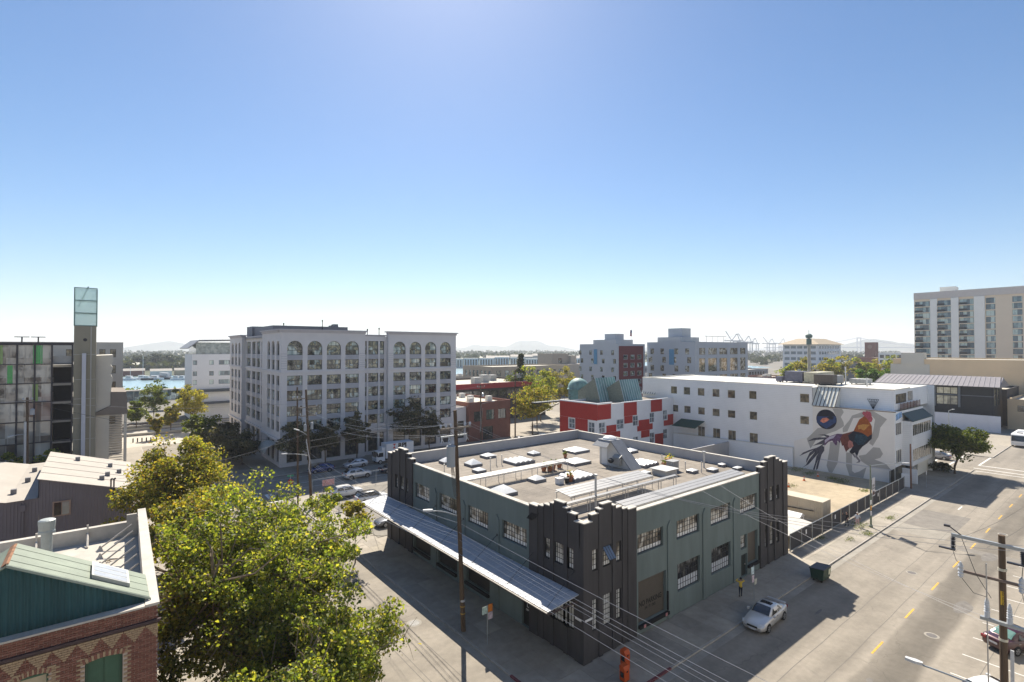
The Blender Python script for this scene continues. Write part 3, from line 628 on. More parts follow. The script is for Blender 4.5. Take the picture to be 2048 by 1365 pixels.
t = MB(); t.tube((28.7, 8.1, 8.12), (28.7, 8.1, 9.9), 0.1, n=8); t.tube((28.7, 8.1, 9.9), (28.7, 8.1, 10.05), 0.2, n=8); t.build('flue_pipe', m_post, gb)
for x, y, h in ((4.2, 25.6, 0.7), (8.7, 22.9, 1.3), (10.6, 24.3, 1.1), (11.2, 24.0, 1.1), (26.3, 9.0, 0.8), (13.6, 19.6, 0.5), (26.2, 6.9, 1.2), (29.6, 14.5, 0.3)):
    t = MB(); t.tube((x, y, 8.12), (x, y, 8.12 + h), 0.05, n=6); t.tube((x, y, 8.12 + h), (x, y, 8.2 + h), 0.08, n=6); t.build('vent_pipe', m_post, gb)
t = MB(); t.box(21.4, 23.4, 8.2, 10.0, 8.12, 8.75); t.box(21.2, 23.6, 8.0, 10.2, 8.75, 8.83); t.build('roof_hatch', m_ph, gb)
t = MB(); t.box(24.2, 25.3, 9.2, 10.1, 8.12, 9.2); t.box(24.1, 25.4, 9.1, 10.2, 9.2, 9.26); t.build('air_unit', mat('unit_grey', (0.28, 0.28, 0.28), 0.6, 0.15, 4), gb)
t = MB()
for k in range(7): t.path([(0.1, 4.7 + 0.1 * k, 9.5), (-0.15, 4.8 + 0.12 * k, 9.1), (-0.1, 5.4 + 0.1 * k, 8.7), (0.05, 5.9, 8.95)], 0.02, 4)
t.build('cable_loops', m_blk, gb)
# ------------------------------------------------------------------ arched grey office building across the far street
m_ag = mat('office_grey_stucco', (0.64, 0.615, 0.61), 0.85, 0.04, 0.4, bump=0.05, dirt=0.06)
m_ag2 = mat('office_spandrel_grey', (0.40, 0.40, 0.43), 0.85, 0.05, 0.5)
m_wfr = mat('dark_window_frame', (0.03, 0.033, 0.035), 0.5, 0)
g_off = glass('office_pane', [(0.0, (0.012, 0.014, 0.013)), (0.38, (0.03, 0.033, 0.028)), (0.5, (0.10, 0.12, 0.10)), (0.57, (0.40, 0.36, 0.22)), (0.66, (0.07, 0.09, 0.085)), (0.76, (0.35, 0.45, 0.44)), (1.0, (0.80, 0.80, 0.68))], (0.94, 0.95), rough=0.04, spec=1.0, nscale=0.55, cellmix=0.42)  # yellow, pale and dark tones paint street reflections into the panes
ab = thing('office_building', 'six-storey grey office block with round-arched top-floor windows and cornice', 'building', (19, 100, 0))
YA, XA = 76.3, -0.4
ROWS = [(17.98, 19.88), (15.08, 16.93), (12.15, 14.12), (9.28, 11.2), (6.38, 8.35)]
def block_wall(facing, c, u0, u1, cols, top, arch=True, aw=None, z0=0.0, ground=True, rev=0.35, ncol=3):
    rs = []
    for a, b_ in cols:
        if arch: rs.append((a, b_, 20.78, 23.52, (b_ - a) / 2 if facing == '-Y' else 1.3))
        else: rs.append((a, b_, 20.8, 23.6))
        rs += [(a, b_, *z) for z in ROWS]
        if ground: rs.append((a, b_, 0.7, 4.5))
    m = MB(); wall_open(m, facing, c, u0, u1, z0, top, rs, rev); m.build('wall', m_ag, ab)
    sp = MB()          # darker spandrel panels between the storeys
    for a, b_ in cols:
        zs = [(19.88, 20.78), (16.93, 17.5), (14.12, 15.08), (11.2, 12.15), (8.35, 9.28)]
        for p, q in zs:
            if q == 17.5: continue
            if facing == '-Y': sp.box(a + 0.01, b_ - 0.01, c - 0.012, c + 0.05, p + 0.03, q - 0.03)
            else: sp.box(c - 0.012, c + 0.05, a + 0.01, b_ - 0.01, p + 0.03, q - 0.03)
    o = sp.build('spandrel', m_ag2, ab); o['kind'] = 'stuff'
    for r in rs:
        nc = ncol if facing == '-Y' and r[1] - r[0] > 1.5 else (2 if r[1] - r[0] > 1.5 else 1)
        if r[2] < 1: window(ab, facing, c, *r[:4], nc, 2, m_wfr, g_dark, rev, fw=0.09, mw=0.06)
        else: window(ab, facing, c, *r[:4], nc, 3 if r[3] > 23 else 2, m_wfr, g_off, rev, arch=r[4] if len(r) > 4 else 0, fw=0.08, mw=0.07)
c1 = [(0.75 + 3.68 * k, 3.55 + 3.68 * k) for k in range(4)]; c2 = [(22.17 + 3.8 * k, 25.03 + 3.8 * k) for k in range(4)]
block_wall('-Y', YA, XA, 15.9, c1, 25.3); block_wall('-Y', YA, 21.0, 37.8, c2, 25.3)
block_wall('-Y', YA + 0.9, 15.9, 21.0, [(16.0, 16.62), (16.97, 19.16), (19.52, 20.5)], 24.6, arch=False, ncol=2)
block_wall('-X', XA, YA, 90.4, [(77.25, 79.3), (80.7, 82.9), (84.0, 86.2)], 25.3)
block_wall('-X', XA + 0.9, 90.4, 110.3, [(91.7, 95.1), (96.3, 99.6), (100.5, 104.0), (105.4, 109.6)], 24.5, arch=False)
block_wall('-X', XA, 110.3, 124.6, [(112.0, 114.2), (116.0, 118.2), (120.0, 122.6)], 24.9)
w = MB()      # side returns of the projecting blocks, rear walls, roof
for x in (15.9, 21.0): w.quad((x, YA, 0), (x, YA + 0.9, 0), (x, YA + 0.9, 25.3), (x, YA, 25.3))
for y in (90.4, 110.3): w.quad((XA, y, 0), (XA + 0.9, y, 0), (XA + 0.9, y, 25.3), (XA, y, 25.3))
w.quad((37.8, YA, 0), (37.8, 124.6, 0), (37.8, 124.6, 25.3), (37.8, YA, 25.3)); w.quad((XA, 124.6, 0), (37.8, 124.6, 0), (37.8, 124.6, 25), (XA, 124.6, 25)); w.build('rear_wall', m_ag, ab)
w = MB(); w.quad((XA + 0.4, YA + 1, 24.3), (37.7, YA + 1, 24.3), (37.7, 124.5, 24.3), (XA + 0.4, 124.5, 24.3)); w.build('roof_deck', m_roof, ab)
def cornice(segs):
    for x0, x1, y0, y1, z in segs:
        k = MB(); k.box(x0 - 0.15, x1 + 0.15, y0 - 0.15, y1 + 0.15, z - 0.25, z + 0.14); k.box(x0 - 0.42, x1 + 0.42, y0 - 0.42, y1 + 0.42, z + 0.141, z + 0.4); k.build('cornice', mat('cornice_grey', (0.48, 0.46, 0.48), 0.85, 0.05), ab)
cornice([(XA, 15.9, YA, YA + 0.6, 25.3), (21.0, 37.8, YA, YA + 0.6, 25.3), (XA, XA + 0.6, YA + 1.3, 90.4, 25.3), (XA, XA + 0.6, 110.3, 124.6, 24.9), (16.3, 20.6, YA + 1.25, YA + 1.4, 24.55), (XA + 1.25, XA + 1.4, 90.9, 109.9, 24.45)])
# belt courses
for z, p in ((17.62, 0.16), (5.05, 0.3)):
    k = MB(); k.box(XA - p, 15.9 + 0.1, YA - p, YA - 0.003, z - 0.18, z + 0.14); k.box(21.0 - 0.1, 37.8 + p, YA - p, YA - 0.003, z - 0.18, z + 0.14); k.box(XA - p, XA - 0.003, YA - 0.0035, 90.4, z - 0.18, z + 0.14); k.box(XA - p, XA - 0.003, 110.3, 124.6, z - 0.18, z + 0.14)
    k.box(16.01, 20.89, YA + 0.9 - p, YA + 0.897, z - 0.18, z + 0.14); k.box(XA + 0.9 - p, XA + 0.897, 90.41, 110.29, z - 0.18, z + 0.14)
    o = k.build('belt_course', m_ag, ab); o['kind'] = 'stuff'
k = MB()     # rusticated grooves beside the top floors
for z in (18.3, 18.75, 19.2, 19.65, 20.1, 20.55, 21.0):
    for x0, x1 in ((XA + 0.02, 0.7), (14.75, 15.88), (21.02, 22.1), (36.5, 37.78)): k.box(x0, x1, YA - 0.008, YA + 0.01, z, z + 0.07)
o = k.build('groove', m_ag2, ab); o['kind'] = 'stuff'
p = MB(); p.box(3.5, 20.5, 98, 116, 24.3, 27.25); p.box(3.0, 9.0, 116.1, 122, 24.3, 27.6); p.build('plant_screen', mat('plant_screen_blue_grey', (0.16, 0.17, 0.20), 0.7, 0.08, 0.5), ab)
for x, y, h in ((17.3, 100, 3.2), (19.5, 100, 2.2), (14.2, 97.5, 4.2), (6.0, 99, 3.3), (17.2, 78.3, 1.6), (19.8, 78.3, 1.9)):
    t = MB(); t.tube((x, y, 24.3), (x, y, 24.6 + h), 0.09, n=6); t.box(x - 0.12, x + 0.12, y - 0.1, y + 0.1, 24.2 + h, 24.5 + h); t.build('antenna', m_steel, ab)
t = MB(); t.box(18.6, 19.6, 102, 104, 27.25, 28.1); t.box(20.7 - 1.8, 20.2, 105, 107, 27.25, 27.9); t.build('air_unit', m_curb, ab)
# striped entrance awning of the office building
aw = MB()
for k in range(26):
    y = 77.8 + k * 0.22; aw.k = k % 2
    pr_ = [(-0.45 - 2.2 * math.sin(math.pi / 2 * j / 6), 2.6 + 1.7 * math.cos(math.pi / 2 * j / 6)) for j in range(7)]
    for (x, z), (x2, z2) in zip(pr_, pr_[1:]): aw.quad((x, y, z), (x2, y, z2), (x2, y + 0.22, z2), (x, y + 0.22, z))
aw.build('awning', [mat('awning_white', (0.5, 0.5, 0.48), 0.8, 0.05), mat('awning_green', (0.07, 0.11, 0.10), 0.8, 0.05)], ab)

# ------------------------------------------------------------------ generic box building with real window openings
def bld(name, label, x0, x1, y0, y1, h, wm, rm, fy=None, fx=None, parapet=0.5, cat='building', rev=0.18, fm=None, pm=None, cols=2, rows=2, group=None, root=None):
    """fy: list of openings in the -Y face, fx: openings in the -X face"""
    r = root or thing(name, label, cat, ((x0 + x1) / 2, (y0 + y1) / 2, 0), group)
    w = MB(); wall_open(w, '-Y', y0, x0, x1, 0, h, fy or [], rev); wall_open(w, '-X', x0, y0, y1, 0, h, fx or [], rev)
    w.quad((x1, y0, 0), (x1, y1, 0), (x1, y1, h), (x1, y0, h)); w.quad((x1, y1, 0), (x0, y1, 0), (x0, y1, h), (x1, y1, h)); w.build('wall', wm, r)
    d = MB(); d.quad((x0, y0, h - parapet), (x1, y0, h - parapet), (x1, y1, h - parapet), (x0, y1, h - parapet)); d.build('roof', rm, r)
    if parapet > 0.1:
        p = MB(); t = 0.25
        p.box(x0 + t, x1 - t, y1 - t, y1 - 0.004, h - parapet, h - 0.01); p.box(x1 - t, x1 - 0.004, y0 + t, y1 - t, h - parapet, h - 0.01)
        p.box(x0 - 0.04, x1 + 0.04, y0 - 0.04, y0 + t, h, h + 0.06); p.box(x0 - 0.04, x0 + t, y0 + t, y1, h, h + 0.06); p.box(x0 + t, x1 + 0.04, y1 - t, y1 + 0.04, h, h + 0.06); p.box(x1 - t, x1 + 0.04, y0 + t, y1 - t, h, h + 0.06); o = p.build('parapet', wm, r); o['kind'] = 'stuff'
    for f, c, ops in (('-Y', y0, fy or []), ('-X', x0, fx or [])):
        for q in ops: window(r, f, c, *q[:4], q[5] if len(q) > 5 else cols, q[6] if len(q) > 6 else rows, fm or m_wfr, pm or g_off, rev, arch=q[4] if len(q) > 4 else 0)
    return r
def grid(u0, n, du, w, zs): return [(u0 + k * du, u0 + k * du + w, *z) for k in range(n) for z in zs]

# ------------------------------------------------------------------ white building with the painted wall
m_wh = mat('white_render', (0.82, 0.83, 0.83), 0.8, 0.03, 0.6, bump=0.04, dirt=0.08, lines=0.34)
m_cream = mat('cream_render', (0.78, 0.75, 0.66), 0.8, 0.03, 0.6, dirt=0.07)
g_brown = glass('brown_pane', [(0.0, (0.035, 0.03, 0.028)), (0.4, (0.10, 0.085, 0.06)), (0.75, (0.22, 0.18, 0.11))], (0.8, 0.8), rough=0.04, spec=1.0)
m_bronze = mat('bronze_frame', (0.55, 0.55, 0.52), 0.6, 0)
wb_ = thing('mural_building', 'long white three-storey building with a rooster mural on its end wall', 'building', (90, 25, 0))
XW = 75.0
top = [(a, a + 1.6, 11.85, 13.5) for a in (42.6, 39.3, 35.85, 32.4, 29.0)] + [(24.6, 26.1, 12.0, 13.6), (14.9, 16.5, 12.1, 13.7)]
mid = [(a, a + 1.6, 7.8, 9.35) for a in (42.3, 39.2, 35.8, 32.4, 29.0)] + [(24.5, 26.0, 7.9, 9.5), (14.95, 16.5, 8.1, 9.6)]
drs = [(a, a + 1.65, 3.05, 5.25) for a in (35.8, 32.3, 28.9, 24.4)]
w = MB(); wall_open(w, '-X', XW, 14.33, 52.0, 0, 15.1, top + mid + drs, 0.16)
w.quad((XW, 52, 0), (XW, 52, 15.1), (97, 52, 15.1), (97, 52, 0)); w.quad((97, 1.5, 0), (97, 52, 0), (97, 52, 15.1), (97, 1.5, 15.1)); w.build('wall', m_wh, wb_)
for q in top + mid + drs: window(wb_, '-X', XW, *q, 2 if q[3] < 6 else 1, 1, m_bronze, g_brown, 0.14, fw=0.05)
w = MB(); w.quad((XW + 0.02, 14.3, 14.95), (97, 14.3, 14.95), (97, 52, 14.95), (XW + 0.02, 52, 14.95)); w.quad((77.3, 2.6, 15.0), (97, 2.6, 15.0), (97, 14.3, 15.0), (77.3, 14.3, 15.0)); w.build('roof', mat('white_roof', (0.66, 0.64, 0.58), 0.85, 0.06, 0.8, dirt=0.15), wb_)
w = MB(); w.box(XW - 0.06, XW + 0.25, 14.3, 52.05, 15.1, 15.2); w.box(XW + 0.25, 97, 51.8, 52.05, 15.1, 15.2); w.box(77.2, 77.5, 2.5, 14.3, 15.001, 15.2); w.box(77.5, 86, 2.5, 2.8, 15.001, 15.2); w.build('roof_edge', m_cream, wb_)
# painted end wall: ground to 11.6, set-back upper storey behind
w = MB(); wall_open(w, '-X', XW - 0.02, 1.9, 14.31, 0, 11.6, [], 0.1); w.prism([(XW - 0.03, 14.32, 0), (XW - 0.03, 17.6, 0), (XW - 0.03, 17.6, 4.8), (XW - 0.03, 14.32, 6.2)], (0.028, 0, 0)); w.quad((XW - 0.02, 1.9, 11.6), (77.3, 1.9, 11.6), (77.3, 14.31, 11.6), (XW - 0.02, 14.31, 11.6)); w.build('mural_wall', mat('mural_white', (0.80, 0.78, 0.74), 0.85, 0.03, 0.6, dirt=0.06), wb_)
w = MB(); wall_open(w, '-X', 77.3, 2.6, 14.3, 11.6, 15.0, [], 0.1); wall_open(w, '-Y', 2.6, 77.3, 97, 11.6, 15.0, [(78.2, 84.2, 12.7, 14.3), (84.8, 88, 12.7, 14.5)], 0.15); w.build('upper_wall', m_wh, wb_)
window(wb_, '-Y', 2.6, 78.2, 84.2, 12.7, 14.3, 7, 1, m_wfr, g_brown, 0.13, mw=0.12); window(wb_, '-Y', 2.6, 84.8, 88, 12.7, 14.5, 5, 1, m_wh, g_brown, 0.13, mw=0.12)
m_cu = mat('seam_roof_pale_green', (0.76, 0.75, 0.66), 0.6, 0.08, 0.8, spec=0.5)
def seam_roof(parent, a, b_, c, d, n, m, rib=0.05, mr=None):
    """quad roof a-b (eave) c-d (ridge) with n standing seams running from eave to ridge"""
    a, b_, c, d = map(Vector, (a, b_, c, d)); r = MB(); r.quad(a, b_, c, d); o = r.build('roof_slope', m, parent); nn = (b_ - a).cross(d - a).normalized(); nn = nn if nn.z > 0 else -nn
    q = MB()
    for k in range(n + 1):
        t = k / n; p = a.lerp(b_, t); e = d.lerp(c, t); s_ = (b_ - a).normalized() * rib / 2
        q.prism([p - s_ + nn * 0.003, p + s_ + nn * 0.003, e + s_ + nn * 0.003, e - s_ + nn * 0.003], nn * 0.07)
    k_ = q.build('standing_seam', mr or m_wfr, o); k_['kind'] = 'stuff'; return o
seam_roof(wb_, (74.7, 14.28, 11.72), (74.7, 10.6, 11.72), (77.3, 10.6, 14.98), (77.3, 14.28, 14.98), 6, m_cu, rib=0.09)
seam_roof(wb_, (74.7, 52.3, 11.3), (74.7, 48.4, 11.3), (77.3, 48.4, 14.9), (77.3, 52.3, 14.9), 6, m_cu)
w = MB(); w.quad((XW - 0.02, 14.31, 11.6), (77.3, 14.31, 11.6), (77.3, 14.31, 14.95), (XW + 0.2, 14.31, 14.95)); w.quad((74.75, 10.62, 11.6), (77.3, 10.62, 11.6), (77.3, 10.62, 14.85)); w.build('roof_cheek', m_cream, wb_)
w = MB(); w.prism([(XW - 0.06, 14.3, 11.55), (XW - 0.06, 1.8, 11.55), (XW - 0.06, 1.8, 11.68), (XW - 0.06, 14.3, 11.68)], (0.3, 0, 0)); w.build('ledge_flashing', mat('copper_brown', (0.16, 0.13, 0.10), 0.7, 0.2, 2), wb_)
# street front: ground floor, bays and window bands
ops = [(75.6, 78.4, 3.15, 5.3, 0, 3, 1), (79.4, 90.4, 3.15, 5.2, 0, 10, 1), (75.4, 78.5, 7.75, 9.75, 0, 3, 1), (79.4, 90.4, 7.4, 9.3, 0, 10, 1)]
w = MB(); wall_open(w, '-Y', 1.9, XW - 0.02, 79.0, 2.6, 11.6, [o[:4] for o in ops if o[1] < 79], 0.15); wall_open(w, '-Y', 0.6, 79.0, 91.0, 2.5, 9.9, [o[:4] for o in ops if o[1] > 79], 0.15)
w.quad((79.0, 0.6, 2.5), (79.0, 1.9, 2.5), (79.0, 1.9, 9.9), (79.0, 0.6, 9.9)); w.quad((79.0, 0.6, 2.5), (91, 0.6, 2.5), (91, 2.2, 2.5), (79.0, 2.2, 2.5)); w.quad((79, 1.9, 9.9), (91, 1.9, 9.9), (91, 1.9, 11.6), (79, 1.9, 11.6)); w.quad((91, 0.6, 0), (91, 1.9, 0), (91, 1.9, 11.6), (91, 0.6, 9.9)); w.build('street_wall', m_wh, wb_)
for o in ops: window(wb_, '-Y', 1.9 if o[1] < 79 else 0.6, *o[:4], o[5], o[6], m_cream, g_dark, 0.13, mw=0.14)
w = MB(); w.box(84.5, 91, 1.2, 2.2, 0, 2.49); w.build('ground_wall', m_cream, wb_)
w = MB(); w.box(XW, 84.5, 2.6, 2.8, 0, 2.6); w.build('entrance_glazing', g_dark, wb_)
w = MB(); w.prism([(78.9, 0.45, 9.85), (91.1, 0.45, 9.85), (91.1, 2.1, 11.3), (78.9, 2.1, 11.3)], (0, 0.02, 0.08)); w.build('bay_roof', mat('bay_roof_green', (0.06, 0.085, 0.075), 0.6, 0.1), wb_)
w = MB()
for k in range(6): w.box(79.5, 90.8, 2.2, 2.24, 11.75 + k * 0.16, 11.83 + k * 0.16)
for k in range(7): w.box(79.5 + k * 1.88, 79.58 + k * 1.88, 2.245, 2.3, 11.6, 12.75)
o = w.build('deck_rail', mat('redwood_rail', (0.20, 0.10, 0.07), 0.8, 0.2, 3), wb_); o['kind'] = 'stuff'
w = MB(); w.prism([(75.6, 1.86, 10.2), (78.6, 1.86, 10.6), (78.6, 1.86, 11.5), (75.6, 1.86, 11.2)], (0, 0.03, 0)); w.build('wall_sign', mat('blue_white_sign', (0.20, 0.36, 0.60), 0.6, 0.75, 1.1), wb_)
# garden wall of the white building, with coping
gw = thing('garden_wall', 'low white garden wall running back from the painted end wall', 'wall', (74.9, 30, 0))
w = MB(); w.prism([(74.5, 17.65, 0), (74.5, 43.3, 0), (74.5, 43.3, 3.05), (74.5, 17.65, 3.5)], (0.25, 0, 0)); w.build('wall_panel', m_wh, gw); w = MB(); w.prism([(74.44, 17.65, 3.505), (74.44, 43.3, 3.055), (74.44, 43.3, 3.13), (74.44, 17.65, 3.58)], (0.37, 0, 0)); w.build('wall_coping', m_cream, gw)
gw2 = thing('boundary_wall', 'dark grey boundary wall behind the dirt lot', 'wall', (60, 30.2, 0)); w = MB(); w.box(32.2, 74.4, 30.05, 30.3, 0, 3.0); w.build('wall_panel', m_parap, gw2)
# green canvas canopy on the terrace
w = MB(); w.prism([(71.3, 35.8, 5.2), (74.98, 35.8, 6.4), (74.98, 41.5, 6.4), (71.3, 41.5, 5.2)], (0, 0, 0.05)); w.build('canvas_awning', mat('awning_dark_green', (0.015, 0.06, 0.045), 0.7, 0.05), wb_)
# rooftop plant of the white building
for x0, x1, y0, y1, z0, z1, c in ((86, 90, 20.5, 24, 14.95, 17.3, (0.13, 0.13, 0.17)), (82.5, 84.6, 13.6, 17.0, 15.0, 17.0, (0.09, 0.075, 0.065)), (84.7, 88.5, 13.8, 17.2, 15.0, 16.8, (0.32, 0.32, 0.32)), (86, 94, 17.5, 20.2, 14.95, 17.2, (0.45, 0.42, 0.31)), (85.5, 87, 24.4, 25.6, 14.95, 16.2, (0.4, 0.4, 0.4)), (89, 92, 10, 13, 15.0, 16.1, (0.4, 0.4, 0.38))):
    w = MB(); w.box(x0, x1, y0, y1, z0 + 0.25, z1); w.box(x0 + 0.2, x0 + 0.4, y0 + 0.2, y0 + 0.4, z0, z0 + 0.25); w.box(x1 - 0.4, x1 - 0.2, y1 - 0.4, y1 - 0.2, z0, z0 + 0.25); w.box(x0 + 0.2, x0 + 0.4, y1 - 0.4, y1 - 0.2, z0, z0 + 0.25); w.box(x1 - 0.4, x1 - 0.2, y0 + 0.2, y0 + 0.4, z0, z0 + 0.25)
    w.build('rooftop_unit', mat('rooftop_unit_%d' % int(x0 * 7 + y0), c, 0.6, 0.2, 2.0), wb_)
for x, y, h in ((88.5, 22, 2.5), (89.2, 22.5, 2.5), (87, 13, 3.4), (84, 8.5, 1.5), (92, 18, 2)):
    t = MB(); t.tube((x, y, 14.9), (x, y, 15 + h), 0.12, n=6); t.tube((x, y, 15 + h), (x, y, 15.1 + h), 0.22, n=6); t.build('exhaust_pipe', m_post, wb_)

# the mural: flat paint layers on the end wall (u = distance along the wall seen from the lot, left to right)
mural = bpy.data.objects.new('mural', None); COL.objects.link(mural); mural.parent = wb_; mural['label'] = 'painted rooster over grey brush strokes with a dark round picture'
def paint(name, pts, m, layer):
    """pts in photo-left-to-right metres: (u from Y=17.7 edge, z)"""
    x = XW - 0.034 - layer * 0.005; q = MB(); q.quad(*[(x, 17.7 - u, z) for u, z in pts]); return q.build(name, m, mural, org=wloc(wb_))
MUR = {
'circle':[(5.68, 11.13), (5.65, 7.7), (4.03, 9.19), (7.29, 9.54)],
'inner':[(4.13, 9.8), (7.23, 10.06), (7.22, 9.07), (5.65, 7.75), (4.06, 8.66)],
'glow':[(4.61, 9.02), (4.99, 9.53), (5.75, 9.73), (6.17, 9.42), (5.58, 8.89), (5.1, 8.69)],
'g1':[(6.61, 11.45), (8.17, 11.48), (8.42, 10.93), (7.95, 10.07), (8.36, 9.2), (8.45, 8.52), (7.21, 7.56), (5.72, 6.79), (3.98, 5.62), (3.36, 4.45), (2.97, 3.8), (2.36, 5.51), (4.22, 7.67), (6.59, 8.3), (7.12, 9.18), (7.23, 10.11)],
'g2':[(9.68, 10.48), (11.55, 11.39), (12.7, 11.61), (14.73, 10.39), (13.8, 8.93), (13.51, 7.36), (12.69, 5.71), (12.18, 6.07), (12.76, 8.14), (13.06, 10.16), (12.6, 10.77), (10.86, 10.26), (9.87, 10.05), (8.95, 7.67), (8.24, 7.4), (8.24, 8.15), (9.27, 9.64)],
'g3':[(6.24, 5.46), (7.81, 5.68), (7.37, 1.92), (6.51, -0.44), (5.99, -0.07), (5.62, 1.15), (6.02, 3.56)],
'g4':[(8.72, 3.98), (9.62, 4.12), (9.6, 0.95), (9.99, 0.68), (10.68, 1.04), (11.76, 2.01), (11.26, 0.03), (10.18, -0.75), (9.19, -0.04), (8.7, 1.69)],
'g5':[(10.61, 3.72), (11.68, 4.11), (12.74, 5.49), (13.68, 5.52), (14.13, 4.61), (13.75, 3.9), (12.91, 3.48), (14.48, 3.04), (15.29, 2.11), (13.83, 2.17), (12.14, 2.19), (10.99, 2.88)],
'comb':[(11.21, 10.97), (11.36, 11.38), (11.74, 11.25), (11.84, 11.53), (12.13, 11.39), (12.37, 11.42), (12.55, 11.05), (12.6, 10.55), (12.74, 10.24), (12.54, 9.66), (12.26, 9.69), (11.88, 10.26), (11.54, 10.56)],
'neck':[(11.54, 10.61), (11.88, 10.26), (12.3, 9.64), (12.58, 9.0), (12.62, 7.68), (11.99, 7.16), (11.13, 7.72), (9.9, 7.84), (10.36, 8.97), (10.76, 9.91)],
'gold':[(10.56, 8.88), (11.34, 9.19), (12.3, 9.19), (11.82, 8.58), (11.43, 8.09), (10.99, 8.37), (10.55, 8.2)],
'body':[(9.9, 7.84), (11.13, 7.83), (12.0, 7.21), (12.62, 7.9), (12.56, 6.9), (11.89, 6.03), (11.21, 5.38), (10.71, 4.63), (10.41, 3.63), (10.07, 4.19), (9.62, 3.84), (9.22, 4.17), (9.83, 5.29), (9.74, 5.95), (9.24, 6.22), (9.05, 6.99)],
'saddle':[(9.9, 7.84), (9.05, 7.45), (8.24, 7.12), (7.82, 6.26), (8.11, 5.03), (8.32, 5.18), (8.72, 4.04), (8.92, 4.36), (9.23, 4.74), (9.93, 5.19), (9.74, 5.84), (9.54, 6.38), (9.15, 6.78)],
'thigh':[(9.04, 5.85), (9.29, 6.23), (9.69, 5.95), (9.88, 5.29), (9.43, 4.77), (9.03, 4.94)],
'wing':[(10.25, 7.38), (11.71, 7.45), (12.09, 6.84), (11.4, 5.74), (10.62, 5.52), (9.94, 6.21)],
'purple':[(8.24, 7.12), (7.41, 7.07), (6.57, 6.67), (5.72, 6.21), (5.29, 5.56), (5.33, 4.62), (5.93, 5.41), (6.56, 5.74), (7.08, 5.0), (7.29, 5.03), (7.4, 5.85), (7.81, 5.45), (7.92, 6.39)],
'white1':[(7.2, 6.87), (6.15, 6.38), (5.39, 5.69), (5.39, 5.1), (6.14, 5.91), (6.78, 6.23)],
't1':[(6.15, 6.56), (5.29, 6.68), (4.21, 6.48), (5.29, 6.44), (5.72, 6.21), (4.64, 6.06), (3.54, 5.79), (2.42, 5.04), (3.98, 5.5), (5.07, 5.77), (5.5, 5.59)],
't2':[(5.5, 5.94), (4.31, 5.07), (3.31, 4.33), (4.3, 4.71), (5.06, 4.94), (4.3, 4.24), (2.85, 3.54), (1.72, 2.88), (1.02, 2.1), (2.17, 2.83), (3.75, 3.8), (4.85, 4.55), (5.39, 4.87)],
't3':[(4.85, 4.67), (3.97, 4.07), (2.85, 3.06), (2.28, 1.76), (2.22, 1.03), (2.84, 2.34), (3.74, 3.32), (2.61, 1.58), (2.16, 0.66), (1.52, -0.06), (2.61, 0.86), (3.62, 2.23), (4.4, 3.3), (5.28, 4.38)],
't4':[(5.28, 4.62), (4.51, 3.56), (3.96, 2.52), (3.73, 1.29), (3.38, -0.32), (3.65, -0.75), (3.83, 0.83), (4.28, 2.1), (3.94, 0.73), (3.88, -0.35), (4.16, 0.3), (4.5, 1.78), (4.83, 3.02), (5.27, 3.79)],
'leg1':[(9.62, 3.84), (10.06, 3.29), (10.21, 3.43), (9.92, 4.0)],
'leg2':[(10.07, 4.19), (10.21, 3.31), (10.6, 2.82), (10.2, 2.41), (10.79, 2.63), (10.9, 2.98), (10.41, 3.57)],
}
def pm_(n, c, var=0.0, sc=2.0, **k): return mat('paint_' + n, c, 0.8, var, sc, **k)
p_grey = pm_('grey', (0.42, 0.41, 0.39), 0.04); p_navy = pm_('navy', (0.018, 0.02, 0.035), 0.3, 1.5); p_blue = pm_('blue', (0.03, 0.06, 0.16), 0.3, 1.5)
p_glow = pm_('orange_glow', (0.62, 0.22, 0.14), 0.5, 2.5); p_red = pm_('comb_red', (0.42, 0.09, 0.12), 0.3, 4); p_or = pm_('neck_rust', (0.32, 0.085, 0.02), 0.45, 3, stretch=(1, 3, 0.7)); p_gold = pm_('gold', (0.55, 0.27, 0.07), 0.4, 4, stretch=(1, 3, 0.7))
p_maroon = pm_('saddle_maroon', (0.16, 0.045, 0.035), 0.45, 3, stretch=(1, 3, 0.8)); p_pink = pm_('thigh_pink', (0.42, 0.17, 0.15), 0.3, 4); p_purp = pm_('plum', (0.13, 0.07, 0.15), 0.6, 3); p_lav = pm_('lavender', (0.52, 0.48, 0.58), 0.2, 4); p_teal = pm_('wing_teal', (0.015, 0.045, 0.075), 0.6, 4); p_tail = pm_('tail_slate', (0.075, 0.075, 0.10), 0.6, 2.5, stretch=(1, 2.5, 0.8)); p_leg = pm_('leg_grey', (0.24, 0.22, 0.24), 0.2)
cl = lambda ps: [(u, max(0.06, z)) for u, z in ps]
for i, g_ in enumerate(('g1', 'g2', 'g3', 'g4', 'g5')): paint('grey_stroke', cl(MUR[g_]), p_grey, 0 + 0.2 * i)
circ = [(5.66 + 1.66 * math.cos(2 * math.pi * k / 40), 9.4 + 1.76 * math.sin(2 * math.pi * k / 40)) for k in range(40)]
paint('round_picture', circ, p_navy, 2); paint('blue_band', MUR['inner'], p_blue, 3); paint('glow', MUR['glow'], p_glow, 4); paint('dark_cloud', [(5.7, 9.72), (6.3, 10.05), (6.9, 9.9), (6.7, 9.5), (6.2, 9.42)], p_navy, 4.4)
